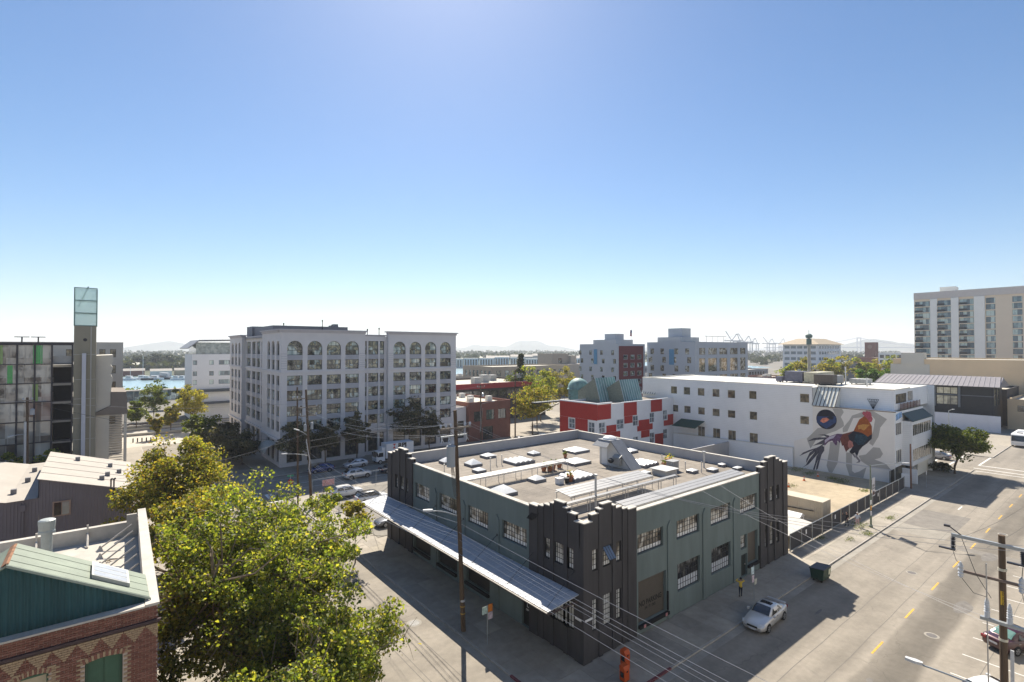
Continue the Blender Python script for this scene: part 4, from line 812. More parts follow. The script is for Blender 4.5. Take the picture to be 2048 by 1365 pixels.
for n, k_, m_, l in (('tail_feather', 't1', p_tail, 2), ('tail_feather', 't2', p_tail, 2.4), ('tail_feather', 't3', p_tail, 2.8), ('tail_feather', 't4', p_tail, 3.2), ('tail_root', 'purple', p_purp, 3.6), ('pale_feather', 'white1', p_lav, 4.0), ('saddle_feathers', 'saddle', p_maroon, 4.0), ('breast', 'body', p_navy, 4.4), ('wing', 'wing', p_teal, 4.8), ('thigh', 'thigh', p_pink, 4.8), ('neck_feathers', 'neck', p_or, 5.2), ('gold_hackle', 'gold', p_gold, 5.6), ('comb', 'comb', p_red, 5.6), ('leg', 'leg1', p_leg, 4), ('leg', 'leg2', p_leg, 4)):
    paint(n, cl(MUR[k_]), m_, l)
paint('pale_line', [(4.6, 2.25), (15.5, 2.2), (15.5, 2.02), (4.6, 2.05)], mat('pipe_white', (0.6, 0.6, 0.62), 0.7, 0), 6.2)

# ------------------------------------------------------------------ red and white panelled building with copper dome
m_rd = mat('red_metal_panel', (0.38, 0.03, 0.025), 0.55, 0.06, 1.0); m_wp = mat('white_metal_panel', (0.72, 0.74, 0.77), 0.6, 0.04, 1.0)
m_cop = mat('copper_patina', (0.22, 0.36, 0.335), 0.55, 0.3, 1.4, stretch=(1, 1, 0.3), dirt=0.3); m_copg = mat('shingle_green_brown', (0.23, 0.25, 0.20), 0.8, 0.18, 3.0)
g_rw = glass('chequer_pane', [(0.0, (0.06, 0.075, 0.09)), (0.5, (0.14, 0.17, 0.2)), (0.8, (0.35, 0.4, 0.42))], (0.55, 0.8))
rw = thing('chequered_building', 'red and white checkered metal-clad building with copper dome and sawtooth roof', 'building', (62, 50, 0))
Y0, XL = 43.5, 49.6
wins = [(50.0, 51.9, 5.3, 7.5), (55.3, 57.6, 5.6, 7.7), (60.5, 62.3, 5.8, 8.0), (66.2, 67.9, 6.0, 8.2), (71.0, 72.6, 6.2, 8.4), (66.2, 67.9, 1.6, 3.9), (71.0, 72.6, 2.0, 4.2), (55.3, 57.6, 1.2, 3.4), (60.5, 62.3, 1.4, 3.6), (50.0, 51.9, 1.0, 3.2)]
winl = [(44.2, 45.9, 5.3, 7.5), (49.6, 51.4, 5.6, 7.7), (44.2, 45.9, 1.0, 3.2)]
w = MB(); wall_open(w, '-Y', Y0, XL, 74.9, 0, 10.9, wins, 0.12); wall_open(w, '-X', XL, Y0, 54, 0, 11.0, winl, 0.12); w.quad((XL, 54, 0), (74.9, 54, 0), (74.9, 54, 11), (XL, 54, 11)); w.build('wall', m_wp, rw)
m_wf = mat('white_frame', (0.62, 0.64, 0.66), 0.6, 0)
for q in wins: window(rw, '-Y', Y0, *q, 2, 2, m_wf, g_rw, 0.1, fw=0.14, mw=0.09)
for q in winl: window(rw, '-X', XL, *q, 2, 2, m_wf, g_rw, 0.1, fw=0.14, mw=0.09)
def redp(facing, u0, u1, z0, z1, ops):
    q = MB(); c = (Y0 if facing == '-Y' else XL) - 0.05; ops = [(max(u0, a - 0.12), min(u1, b_ + 0.12), max(z0, p - 0.12), min(z1, q_ + 0.12)) for a, b_, p, q_ in ops if a < u1 and b_ > u0 and p < z1 and q_ > z0]
    wall_open(q, facing, c, u0, u1, z0, z1, ops, 0.045)
    n = int((u1 - u0) / 0.42)
    for k in range(n):
        u = u0 + (k + 0.5) * (u1 - u0) / n
        if any(a - 0.05 < u < b_ + 0.05 for a, b_, p, q_ in ops): continue
        if facing == '-Y': q.box(u - 0.015, u + 0.015, c - 0.02, c - 0.002, z0 + 0.02, z1 - 0.02)
        else: q.box(c - 0.02, c - 0.002, u - 0.015, u + 0.015, z0 + 0.02, z1 - 0.02)
    q.build('red_panel', m_rd, rw)
redp('-X', 43.46, 54, 7.9, 11.05, []); redp('-Y', 49.56, 53.6, 8.0, 11.0, []); redp('-X', 46.0, 54, 0.5, 7.88, winl); redp('-X', 43.46, 45.99, 3.3, 5.2, [])
redp('-Y', 49.6, 56.4, 3.3, 5.3, []); redp('-Y', 52.2, 55.2, 5.32, 6.7, []); redp('-Y', 57.6, 61.8, 8.1, 10.85, wins); redp('-Y', 57.7, 60.4, 6.6, 8.08, []); redp('-Y', 61.9, 67.2, 4.6, 6.9, wins); redp('-Y', 63.2, 66.1, 3.1, 4.58, []); redp('-Y', 66.6, 70.6, 8.3, 10.85, wins); redp('-Y', 71.2, 74.8, 4.9, 7.3, wins); redp('-Y', 67.0, 71.0, 0.6, 3.4, wins); redp('-Y', 58.4, 61.3, 0.8, 2.6, wins); redp('-Y', 49.6, 57.5, 0.3, 2.4, wins)
w = MB(); w.box(XL - 0.15, 53.9, Y0 - 0.15, Y0 + 0.2, 11.06, 11.3); w.box(XL - 0.15, XL + 0.2, Y0 + 0.21, 54, 11.06, 11.3); w.box(57.0, 74.9, Y0 - 0.1, Y0 + 0.2, 10.92, 11.05); w.box(53.95, 56.9, Y0 - 0.1, Y0 + 0.2, 10.905, 10.97); w.build('parapet_cap', m_wp, rw)
w = MB(); w.quad((XL, Y0, 10.5), (74.9, Y0, 10.5), (74.9, 54, 10.5), (XL, 54, 10.5)); w.build('roof', m_roof, rw)
# sawtooth copper roofs
def saw2(y0, yp, y1, x0, x1, z0, zt):
    """sawtooth whose steep glazed copper slope faces the camera; the shingled gable shows at its left end"""
    s_ = MB(); s_.prism([(x0, y0, z0), (x0, y1, z0), (x0, y1, z0 + 0.8), (x0, yp, zt)], (x1 - x0, 0, 0)); o = s_.build('sawtooth', m_copg, rw)
    seam_roof(o, (x0 + 0.02, y0 - 0.06, z0 + 0.02), (x1 + 0.05, y0 - 0.06, z0 + 0.02), (x1 + 0.05, yp - 0.06, zt + 0.04), (x0 + 0.02, yp - 0.06, zt + 0.04), 8, m_cop, rib=0.09, mr=mat('pale_seam', (0.55, 0.63, 0.64), 0.5, 0.1))
saw2(45.8, 47.3, 54.5, 60.7, 66.7, 10.5, 15.3); saw2(49.9, 51.5, 58.5, 57.6, 64.0, 10.5, 15.6)
# round tower with copper dome and roof bridge
w = MB(); w.lathe((59.3, 58.0, 0), [(2.3, 0), (2.3, 12.7)], 24); tw_ = w.build('round_tower', mat('tower_teal', (0.13, 0.24, 0.23), 0.7, 0.2, 1.0), rw)
w = MB(); w.lathe((59.3, 58.0, 12.7), [(2.6, 0), (2.6, 0.15)] + [(2.48 * math.cos(R(a)), 0.15 + 2.45 * math.sin(R(a))) for a in range(0, 90, 9)] + [(0.03, 2.6)], 28); w.build('dome', m_cop, tw_, smooth=True)
w = MB(); w.box(58.4, 59.4, 55.62, 55.8, 11.0, 12.2); w.build('window', mat('lit_white', (0.7, 0.72, 0.74), 0.4, 0), tw_)
w = MB(); w.box(45.5, 56, 57.2, 58.6, 10.3, 10.6)
for k in range(7): w.tube((45.6 + k * 1.7, 57.25, 10.6), (45.6 + k * 1.7, 57.25, 11.8), 0.04, n=4)
w.box(45.5, 56, 57.2, 57.26, 11.75, 11.82); w.box(45.5, 56, 57.2, 57.26, 11.2, 11.25); w.tube((53.4, 57.6, 0), (53.4, 57.6, 10.3), 0.14, n=6); w.tube((54.6, 58.2, 0), (54.6, 58.2, 10.3), 0.12, n=6); w.tube((47, 57.6, 8), (53.4, 57.6, 10.2), 0.08, n=5); w.build('roof_bridge', m_steel, rw)

# ------------------------------------------------------------------ brick, loft and far buildings
m_brk = mat('red_brick_wall', (0.20, 0.085, 0.065), 0.9, 0.16, 4.0, dirt=0.15); m_tar = mat('pale_flat_roof', (0.52, 0.48, 0.40), 0.9, 0.1, 0.5, dirt=0.15)
rb = bld('brick_building', 'low red brick building beside the arched office block', 41.5, 54.0, 76.5, 97, 9.2, m_brk, m_tar, fy=[(43.0, 45.4, 4.6, 7.0), (46.6, 49.0, 4.8, 7.2), (50.2, 52.6, 4.8, 7.2), (45.6, 48.6, 0.1, 3.2)], fx=grid(79, 5, 3.4, 1.8, [(4.6, 7.0)]), pm=g_dark, cols=3, rows=2)
for k, (x, y) in enumerate(((44, 80), (48, 86), (51, 82), (46, 91), (50, 93))):
    t = MB(); t.box(x, x + 1.4, y, y + 1.2, 8.7, 9.9); t.build('rooftop_unit', m_ph, rb)
bld('annex', 'low grey annex between the arched office block and the brick building', 37.9, 41.4, 77.5, 95, 8.2, m_ag, m_tar, fy=[(38.4, 40.8, 1, 5)], pm=g_dark)
rs = bld('striped_building', 'long low office building with a red band under its flat roof', 44, 90, 103, 130, 11.4, mat('dark_panel', (0.055, 0.045, 0.045), 0.7, 0.1), m_tar, fy=grid(45, 14, 3.2, 2.7, [(7.4, 9.3)]), pm=g_dark, rows=1, cols=3)
w = MB(); w.box(43.8, 90.2, 102.75, 102.98, 9.9, 11.5); w.box(43.8, 43.98, 102.99, 130, 9.9, 11.5); w.build('red_band', mat('band_red', (0.36, 0.035, 0.04), 0.6, 0.05), rs)
for k in range(9):
    t = MB(); x = 48 + k * 4.3 + (k % 3); t.box(x, x + 2.4, 110 + (k % 4) * 3, 112.4 + (k % 4) * 3, 10.9, 12.4 + (k % 3) * 0.5); t.build('rooftop_unit', mat('unit_pale', (0.42, 0.42, 0.41), 0.7, 0.15, 2), rs)
m_lg = mat('loft_grey', (0.42, 0.45, 0.49), 0.85, 0.04, 0.3, dirt=0.05)
l1 = bld('loft_tower', 'grey concrete loft tower with a rust-red section, left of the pair', 118.8, 134.0, 95.8, 115.0, 23.7, m_lg, m_tar, fx=[(97 + 5.4 * k + (0.9 if r_ % 2 else 0), 98.3 + 5.4 * k + (0.9 if r_ % 2 else 0), 4.2 + 3.1 * r_, 5.9 + 3.1 * r_) for k in range(4) for r_ in range(6)], fy=[(121.5 + 4 * k, 123.7 + 4 * k, 3.2 + 3.0 * r_, 4.7 + 3.0 * r_) for k in range(3) for r_ in range(6)], cols=2, rows=2)
w = MB(); wall_open(w, '-Y', 95.74, 118.9, 133.0, 0, 23.0, [(121.4 + 4 * k, 123.8 + 4 * k, 3.1 + 3.0 * r_, 4.8 + 3.0 * r_) for k in range(3) for r_ in range(6)], 0.05); w.build('red_cladding', mat('loft_red', (0.15, 0.035, 0.04), 0.8, 0.1, 0.6), l1)
w = MB(); w.box(121, 131, 99, 110, 23.2, 25.4); w.box(123, 127.5, 100.5, 106, 25.4, 27.6); w.build('lift_house', m_lg, l1)
t = MB(); t.tube((128.5, 97.5, 23.6), (128.5, 97.5, 29.5), 0.07, n=5); t.build('flag_pole', m_post, l1)
t = MB(); m_fl = [mat('flag_red', (0.4, 0.03, 0.04), 0.7, 0), mat('flag_white', (0.6, 0.6, 0.6), 0.7, 0), mat('flag_blue', (0.03, 0.05, 0.2), 0.7, 0)]
for k in range(7): t.k = k % 2; t.box(127.3 + 0.04 * k, 128.42, 97.48, 97.52, 26.7 + 0.32 * k, 27.02 + 0.32 * k)
t.k = 2; t.box(127.7, 128.42, 97.45, 97.479, 28.0, 28.95); t.build('flag', m_fl, l1)
fl_y = [(138.4, 142.3), (144.3, 150.1), (151.8, 157.3), (159.5, 165.0), (167.0, 171.0)]
l2 = bld('loft_block', 'grey concrete loft block with large industrial windows on its right side', 135.9, 172.8, 75.9, 96.2, 24.4, m_lg, m_tar, fx=[(77.5 + 5.2 * k + (0.8 if (r_ + k) % 2 else 0), 79.1 + 5.2 * k + (0.8 if (r_ + k) % 2 else 0), 4.5 + 3.1 * r_, 6.6 + 3.1 * r_) for k in range(4) for r_ in range(6)], fy=[(a, b_, *z, 0, 5, 3) for a, b_ in fl_y for z in ((19.9, 22.3), (13.8, 18.6), (8.0, 12.5), (2.5, 6.6))], pm=glass('loft_pane', [(0.0, (0.03, 0.03, 0.03)), (0.35, (0.10, 0.09, 0.07)), (0.6, (0.35, 0.31, 0.22)), (0.8, (0.6, 0.6, 0.56))], (1.1, 1.6)), cols=2, rows=2)
w = MB(); w.box(138, 150, 83, 93, 23.9, 26.3); w.box(140.5, 146, 84, 90, 26.3, 29.6); w.build('lift_house', m_lg, l2)
for k in range(4):
    t = MB(); t.tube((150 + 4 * k, 80, 23.9), (150 + 4 * k, 80, 26.6), 0.1, n=4); t.build('antenna', m_post, l2)
t = MB(); t.box(149, 164, 79.8, 80.2, 26.6, 26.8); t.build('antenna_beam', m_post, l2)
# blue banner strips on the lofts
for r_, x, y0_, y1_ in ((l1, 118.74, 106.0, 107.6), (l2, 135.84, 84.4, 86.4)):
    w = MB(); w.box(x - 0.1, x - 0.01, y0_, y1_, 16.2, 21.8); w.build('blue_banner', mat('banner_blue', (0.10, 0.26, 0.42), 0.6, 0.1), r_)
# condo tower
m_cb = mat('condo_beige', (0.74, 0.64, 0.51), 0.85, 0.03, 0.2); m_cw = mat('condo_white', (0.84, 0.84, 0.80), 0.8, 0.03, 0.2)
g_con = glass('condo_pane', [(0.0, (0.03, 0.055, 0.075)), (0.4, (0.09, 0.15, 0.19)), (0.55, (0.20, 0.30, 0.33)), (0.75, (0.48, 0.60, 0.57)), (1.0, (0.62, 0.70, 0.64))], (1.2, 2.5), cellmix=0.85)
cx0 = 290.9; fl = [16.6 + 2.92 * k for k in range(10)]
cols_ = [(44.6, 50.4, 4), (36.7, 41.6, 3), (28.4, 33.5, 3), (21.0, 24.2, 2), (12.2, 15.4, 2), (4.6, 7.8, 2)]
co = bld('condo_tower', 'tall beige and white apartment tower with balconies at the right edge', cx0, cx0 + 24, -6, 50.9, 49.7, m_cb, m_tar, fx=[(a, b_, z, z + 2.45, 0, n, 1) for a, b_, n in cols_ for z in fl], pm=g_con)
for a, b_ in ((41.7, 44.4), (33.7, 36.5), (24.5, 28.2)):
    w = MB(); w.box(cx0 - 0.8, cx0 - 0.01, a, b_, 0, 46.3); w.build('white_pier', m_cw, co)
w = MB(); w.box(cx0 - 0.4, cx0 + 0.5, -6, 50.95, 46.4, 49.72); w.build('penthouse_band', mat('condo_band', (0.60, 0.56, 0.53), 0.8, 0.05), co)
for a, b_, n in cols_[:3]:
    for z in fl:
        w = MB(); w.box(cx0 - 1.1, cx0 - 0.012, a + (b_ - a) * 0.45, b_, z - 0.25, z - 0.1); bl = w.build('balcony', m_cw, co)
        w = MB(); w.box(cx0 - 1.1, cx0 - 1.05, a + (b_ - a) * 0.45, b_, z - 0.099, z + 0.95); w.build('railing', m_wfr, bl)
w = MB(); w.box(cx0 + 6, cx0 + 12, 36, 42, 49.2, 52.3); w.build('lift_house', m_cw, co)
# tan long building, dark pavilion, fence, street-end block
m_tan = mat('tan_wall', (0.72, 0.55, 0.36), 0.85, 0.04, 0.3, dirt=0.06)
tb = bld('tan_building', 'long blank tan building behind the dark pavilion', 196, 240, -30, 34.5, 18.4, m_tan, m_tar, parapet=0.4)
w = MB(); w.box(195.8, 205, 24, 35.2, 0, 16.6); w.box(195.6, 199, 25.5, 32.0, 16.6, 20.6); w.build('end_block', mat('end_block_cream', (0.58, 0.55, 0.48), 0.85, 0.03, 0.3), tb)
m_ch = mat('charcoal_siding', (0.028, 0.03, 0.034), 0.75, 0.15, 1.5); m_sr = mat('grey_seam_roof', (0.27, 0.25, 0.26), 0.5, 0.08, 0.8, spec=0.5)
dp = thing('pavilion', 'dark two-storey pavilion with grey standing-seam metal roof', 'building', (165, 15, 0))
opp = [(3.9, 9.2, 0, 0), (10.0, 14.6, 0, 0), (15.4, 20.0, 0, 0), (20.8, 25.6, 0, 0)]
ow = [(a, b_, z0, z1) for a, b_, _, _ in opp[:4] for z0, z1 in ((6.4, 8.9), (9.4, 11.2))][2:]
w = MB(); wall_open(w, '-X', 160, 2.6, 27.5, 0, 11.9, ow, 0.2); wall_open(w, '-Y', 2.6, 160, 172, 0, 11.9, [(161, 164, 6.5, 11), (165, 168, 6.5, 11)], 0.2); w.build('wall', m_ch, dp)
g_pav = glass('pavilion_pane', [(0.0, (0.07, 0.07, 0.055)), (0.3, (0.22, 0.21, 0.15)), (0.6, (0.40, 0.37, 0.25)), (1.0, (0.66, 0.63, 0.46))], (1.7, 1.8), cellmix=0.6)
for q in ow: window(dp, '-X', 160, *q, 3, 1, m_wfr, g_pav, 0.18, mw=0.12)
for q in ((161, 164, 6.5, 11), (165, 168, 6.5, 11)): window(dp, '-Y', 2.6, *q, 3, 3, m_wfr, g_pav, 0.18, mw=0.12)
seam_roof(dp, (158.8, 1.2, 11.75), (158.8, 29.3, 11.75), (164.5, 28.0, 14.3), (164.5, 1.8, 14.3), 26, m_sr, rib=0.12, mr=mat('roof_rib', (0.34, 0.32, 0.33), 0.5, 0))
w = MB(); w.quad((164.5, 1.8, 14.3), (164.5, 28, 14.3), (173, 28, 11.75), (173, 1.2, 11.75)); w.prism([(158.8, 1.2, 11.55), (173, 1.2, 11.55), (164.5, 1.2, 14.2)], (0, 0.3, 0)); w.build('rear_roof', m_sr, dp)
w = MB(); w.box(159.9, 160.0 - 0.003, 2.5, 27.5, 9.05, 9.25); w.box(159.8, 159.99, 9.35, 9.85, 5.8, 11.6); w.box(159.8, 159.99, 14.75, 15.25, 5.8, 11.6); w.box(159.8, 159.99, 20.15, 20.65, 5.8, 11.6); w.build('steel_column', mat('steel_blue_grey', (0.13, 0.15, 0.17), 0.6, 0.05), dp)
fe = thing('hoarding', 'long white painted hoarding in front of the dark pavilion', 'fence', (157, 14, 0))
for k in range(12):
    w = MB(); w.box(157.0 + 0.02 * (k % 2), 157.12 + 0.02 * (k % 2), 0.8 + 2.44 * k, 3.22 + 2.44 * k, 0, 4.3); w.build('panel', mat('hoarding_white', (0.58, 0.60, 0.66), 0.7, 0.03, 0.5), fe)
bg = bld('corner_shop', 'beige corner building with blue awning at the right edge of the street', 168, 200, -4.5, 1.0, 8.2, m_tan, m_tar, fx=[(-3.6, -1.0, 5.0, 6.6)], fy=grid(169, 8, 3.4, 2.6, [(5.0, 6.6)]), pm=g_dark, cols=3, rows=1)
w = MB(); w.prism([(166.5, -6.3, 3.4), (200, -6.3, 3.4), (200, -4.5, 4.3), (166.5, -4.5, 4.3)], (0, 0, 0.06)); w.build('awning', mat('awning_blue_grey', (0.10, 0.13, 0.17), 0.7, 0.05), bg)
lowr = bld('flat_roofed_store', 'low store with pale flat roof beyond the pavilion', 175, 195, 2, 30, 10.4, mat('store_dark', (0.07, 0.065, 0.065), 0.8, 0.1), m_tar)
for k in range(4):
    t = MB(); t.box(178 + 3 * k, 179.6 + 3 * k, 5 + 4 * k, 6.5 + 4 * k, 9.9, 11.2 + 0.4 * (k % 2)); t.build('rooftop_unit', m_ph, lowr)
# ------------------------------------------------------------------ left: glass-fronted garage with stair tower
m_mul = mat('mullion_dark', (0.045, 0.04, 0.045), 0.6, 0.05); m_slab = mat('garage_slab', (0.42, 0.40, 0.36), 0.85, 0.08, 0.6)
g_gar = glass('garage_glass', [(0.0, (0.07, 0.06, 0.052)), (0.3, (0.18, 0.15, 0.125)), (0.5, (0.33, 0.31, 0.27)), (0.75, (0.46, 0.44, 0.39)), (1.0, (0.55, 0.54, 0.49))], (1.93, 2.95), rough=0.03, spec=1.0, nscale=0.28, cellmix=0.5)  # beige and brown tones paint reflected buildings into the glass colour
gg_ = thing('parking_garage', 'open parking garage behind a dark-framed glass front with green panes', 'building', (-45, 90, 0))
Yg = 80.0; FZ = [1.8, 4.95, 7.9, 11.1, 14.0, 16.8, 19.65, 22.6]; UX = [-64.0 + 1.97 * k for k in range(17)]     # bays 1.97 m; last one ends at -32.48
m_gg = mat('green_glass', (0.01, 0.33, 0.06), 0.15, 0.05, 1, spec=0.8); m_gg2 = mat('lime_glass', (0.22, 0.36, 0.10), 0.2, 0.05, 1, spec=0.8)
UXb = [-38.05 - 1.93 * 12 + 1.93 * k for k in range(16)]
paneM = {}
for i, (a, b_) in enumerate(zip(UXb, UXb[1:])):
    for j, (z0, z1) in enumerate(zip(FZ, FZ[1:])):
        q = MB(); q.quad((a + 0.08, Yg + 0.06, z0 + 0.08), (b_ - 0.08, Yg + 0.06, z0 + 0.08), (b_ - 0.08, Yg + 0.06, z1 - 0.08), (a + 0.08, Yg + 0.06, z1 - 0.08))
        o = q.build('pane', g_gar, gg_, org=None)
for (x, w_, j, m_) in ((-34.4, 1.05, 6, m_gg), (-37.2, 0.62, 5, m_gg), (-34.4, 0.6, 4, m_gg2), (-38.0, 0.35, 6, m_gg2), (-43, 0.6, 5, m_gg), (-47, 0.9, 3, m_gg)):
    q = MB(); q.box(x, x + w_, Yg + 0.02, Yg + 0.05, FZ[j] + 0.09, FZ[j + 1] - 0.09); q.build('green_pane', m_, gg_)
for i, a in enumerate(UXb[:-1]):
    for j in range(len(FZ) - 1):
        t_ = 0.35 + 0.3 * ((i * 7 + j * 5) % 4) / 3; q = MB(); x_ = a + 1.93 * t_; q.box(x_ - 0.025, x_ + 0.025, Yg + 0.01, Yg + 0.045, FZ[j] + 0.08, FZ[j + 1] - 0.08); q.build('glazing_bar', m_coping, gg_)
for a in UXb + [-29.9]:
    q = MB(); q.box(a - 0.1, a + 0.1, Yg - 0.12, Yg + 0.12, 0, 22.8); q.build('mullion', m_mul, gg_)
for z in FZ:
    q = MB(); q.box(UXb[0], -29.9, Yg - 0.09, Yg + 0.09, z - 0.07, z + 0.07); q.build('transom', m_mul, gg_)
q = MB(); q.box(UXb[0], -29.78, Yg - 0.16, Yg + 0.16, 22.6, 22.95); q.build('top_rail', m_mul, gg_)
for k, z in enumerate(FZ[:-1]):
    q = MB(); q.box(-90, -29.7, Yg + 1.2, 105, z - 0.5, z - 0.15); q.build('floor_slab', m_slab, gg_)
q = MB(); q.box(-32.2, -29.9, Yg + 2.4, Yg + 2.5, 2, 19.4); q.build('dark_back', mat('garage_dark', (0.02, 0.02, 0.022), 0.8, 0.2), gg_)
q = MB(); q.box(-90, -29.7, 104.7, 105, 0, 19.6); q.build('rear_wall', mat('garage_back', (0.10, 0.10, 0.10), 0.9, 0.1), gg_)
for k in range(8):
    q = MB(); q.box(-31.5 - 6 * k, -30.9 - 6 * k, Yg + 3.2, Yg + 3.8, 0, 19.4); q.build('column', m_slab, gg_)
q = MB(); q.box(-70, -29.8, Yg + 0.4, Yg + 0.5, 19.65, 20.9); q.build('roof_barrier', mat('barrier_glass', (0.32, 0.32, 0.31), 0.3, 0.1), gg_)
# stair and lift tower with glass lantern
m_tw = mat('tower_olive_concrete', (0.29, 0.265, 0.20), 0.85, 0.05, 0.4, dirt=0.08)
q = MB(); q.box(-29.75, -27.05, Yg - 0.25, Yg + 3.2, 0, 25.6); tw2 = q.build('stair_tower', m_tw, gg_)
for z in (7.9, 11.2, 14.2, 17.2, 21.1):
    q = MB(); q.box(-29.76, -27.04, Yg - 0.262, Yg - 0.252, z - 0.03, z + 0.03); q.build('joint', m_coping, tw2)
q = MB(); q.box(-28.75, -28.25, Yg - 0.75, Yg - 0.45, 0, 21.3); q.build('white_fin', mat('fin_white', (0.52, 0.53, 0.58), 0.6, 0.04), tw2)
q = MB(); q.box(-27.75, -27.6, Yg - 0.32, Yg - 0.26, 0, 25.5); q.build('light_strip', m_slab, tw2)
q = MB(); q.tube((-28.4, Yg - 0.3, 23.4), (-28.4, Yg - 0.252, 23.4), 0.25, n=12); q.build('round_plate', m_mul, tw2)
gm = bpy.data.materials.new('lantern_glass'); gm.use_nodes = True; bb = gm.node_tree.nodes['Principled BSDF']; bb.inputs['Base Color'].default_value = (0.68, 0.86, 0.83, 1); bb.inputs['Roughness'].default_value = 0.25; bb.inputs['Alpha'].default_value = 0.45; bb.inputs['Transmission Weight'].default_value = 0.2
for k in range(3):
    z0, z1 = 25.62 + 1.97 * k, 25.62 + 1.97 * (k + 1)
    for x0, x1, y0, y1 in ((-29.7, -27.05, Yg - 0.2, Yg - 0.16), (-29.7, -27.05, Yg + 2.4, Yg + 2.44), (-29.7, -29.66, Yg - 0.15, Yg + 2.39), (-27.09, -27.05, Yg - 0.15, Yg + 2.39)):
        q = MB(); q.box(x0, x1, y0, y1, z0 + 0.05, z1 - 0.05); q.build('lantern_pane', gm, tw2)
m_lf = mat('lantern_frame', (0.10, 0.17, 0.16), 0.5, 0.05)
for k in range(4):
    z = 25.62 + 1.97 * k; q = MB(); q.box(-29.78, -26.97, Yg - 0.28, Yg - 0.205, z - 0.06, z + 0.06); q.box(-29.78, -26.97, Yg + 2.445, Yg + 2.5, z - 0.06, z + 0.06); q.build('lantern_rail', m_lf, tw2)
for x in (-29.74, -27.01):
    for y in (Yg - 0.24, Yg + 2.47): q = MB(); q.box(x - 0.06, x + 0.06, y - 0.05, y + 0.05, 25.6, 31.55); q.build('lantern_post', m_lf, tw2)
q = MB(); q.tube((-29.3, Yg + 1, 28.6), (-28.1, Yg + 1.2, 31.9), 0.09, n=5); q.build('lantern_brace', m_lf, tw2)
# concrete wing with stepped edge, lower canopy box and stair
m_wing = mat('wing_concrete', (0.58, 0.54, 0.46), 0.85, 0.05, 0.5, dirt=0.06)
q = MB(); q.prism([(-27.04, 81.2, 20.9), (-24.9, 81.2, 21.0), (-24.85, 81.2, 19.9), (-25.2, 81.2, 19.4), (-24.9, 81.2, 18.9), (-25.15, 81.2, 17.8), (-24.9, 81.2, 17.1), (-25.15, 81.2, 14.8), (-25.15, 81.2, 12.8), (-27.04, 81.2, 11.8)], (0, 14, 0)); q.build('wing', m_wing, gg_)
q = MB(); q.prism([(-25.1, 81.0, 15.0), (-23.1, 81.0, 14.9), (-22.9, 81.0, 11.3), (-27.03, 81.0, 11.3), (-27.03, 81.0, 11.75), (-25.1, 81.0, 12.75)], (0, 12, 0)); q.build('wing_canopy', mat('wing_canopy_brown', (0.20, 0.17, 0.145), 0.85, 0.05, 0.6), gg_)
q = MB(); q.box(-27.04, -25.3, 81.3, 90, 0, 11.28); q.box(-23.4, -23.0, 81.2, 81.8, 0, 11.28); q.build('wing_base', m_wing, gg_)
q = MB()
for k in range(24): q.box(-25.25, -23.45, 81.9 + k * 0.36, 82.3 + k * 0.36, 2.4 + k * 0.36, 2.52 + k * 0.36)
o = q.build('stair_treads', m_slab, gg_); o['kind'] = 'stuff'
for x in (-36.7, -34.7):
    q = MB(); q.tube((x, 92, 19.3), (x, 92, 23.9), 0.1, n=6); q.box(x - 0.9, x + 0.9, 91.8, 92.2, 23.9, 24.02); q.build('deck_lamp', m_mul, gg_)
m_br = mat('resid_beige', (0.55, 0.51, 0.45), 0.85, 0.04, 0.4)
bld('apartment_block', 'beige apartment block behind the garage stair tower', -75, -22.8, 112, 140, 23.3, m_br, m_tar, fy=[(-32.0 + 1.75 * k, -31.0 + 1.75 * k, z, z + 1.7) for k in range(5) for z in (20.2, 16.8, 13.4, 9.8, 6.2)] + [(-60 + 4 * k, -58 + 4 * k, 19.8, 22) for k in range(6)], pm=g_brown, cols=2, rows=1)
lw = thing('waterfront_office', 'white and glass office with tilted roof left of the arched block', 'building', (2, 165, 0))
fyl = [(0.0, 1.2, z, z + 1.4, 0, 1, 1) for z in (17.0, 13.6, 10.9)] + [(2.6, 5.8, z, z + 1.4, 0, 3, 1) for z in (17.0, 13.6, 10.9)] + [(-4.4, -3.3, z, z + 1.4, 0, 1, 1) for z in (17.0, 13.6, 10.9)]
bld('', '', -4.6, 12, 160, 178, 20.3, mat('office_white', (0.72, 0.73, 0.74), 0.75, 0.03, 0.4), m_tar, fy=[(a[0], a[1], a[2] - 0.0, a[3]) + a[4:] for a in fyl], pm=g_con, root=lw, parapet=0.1)
q = MB(); q.box(-3.6, 12, 160.6, 177, 20.3, 24.0); q.build('glass_storey', glass('roof_storey_pane', [(0, (0.08, 0.12, 0.13)), (0.5, (0.2, 0.27, 0.28)), (0.8, (0.3, 0.36, 0.36))], (1.4, 3.8)), lw)
q = MB(); q.prism([(-5.8, 159, 22.0), (-2.8, 159, 24.4), (12, 159, 24.8), (12, 159, 25.1), (-2.9, 159, 24.75), (-6, 159, 22.2)], (0, 20, 0)); q.build('roof_slope', mat('roof_slate', (0.24, 0.25, 0.27), 0.6, 0.05), lw)
q = MB(); q.box(-4, 12, 158.5, 159.9, 8.6, 9.4); q.box(-5, 12, 157, 160.5, 5.0, 5.5); q.build('lower_canopy', mat('canopy_slate', (0.07, 0.085, 0.10), 0.7, 0.1), lw)
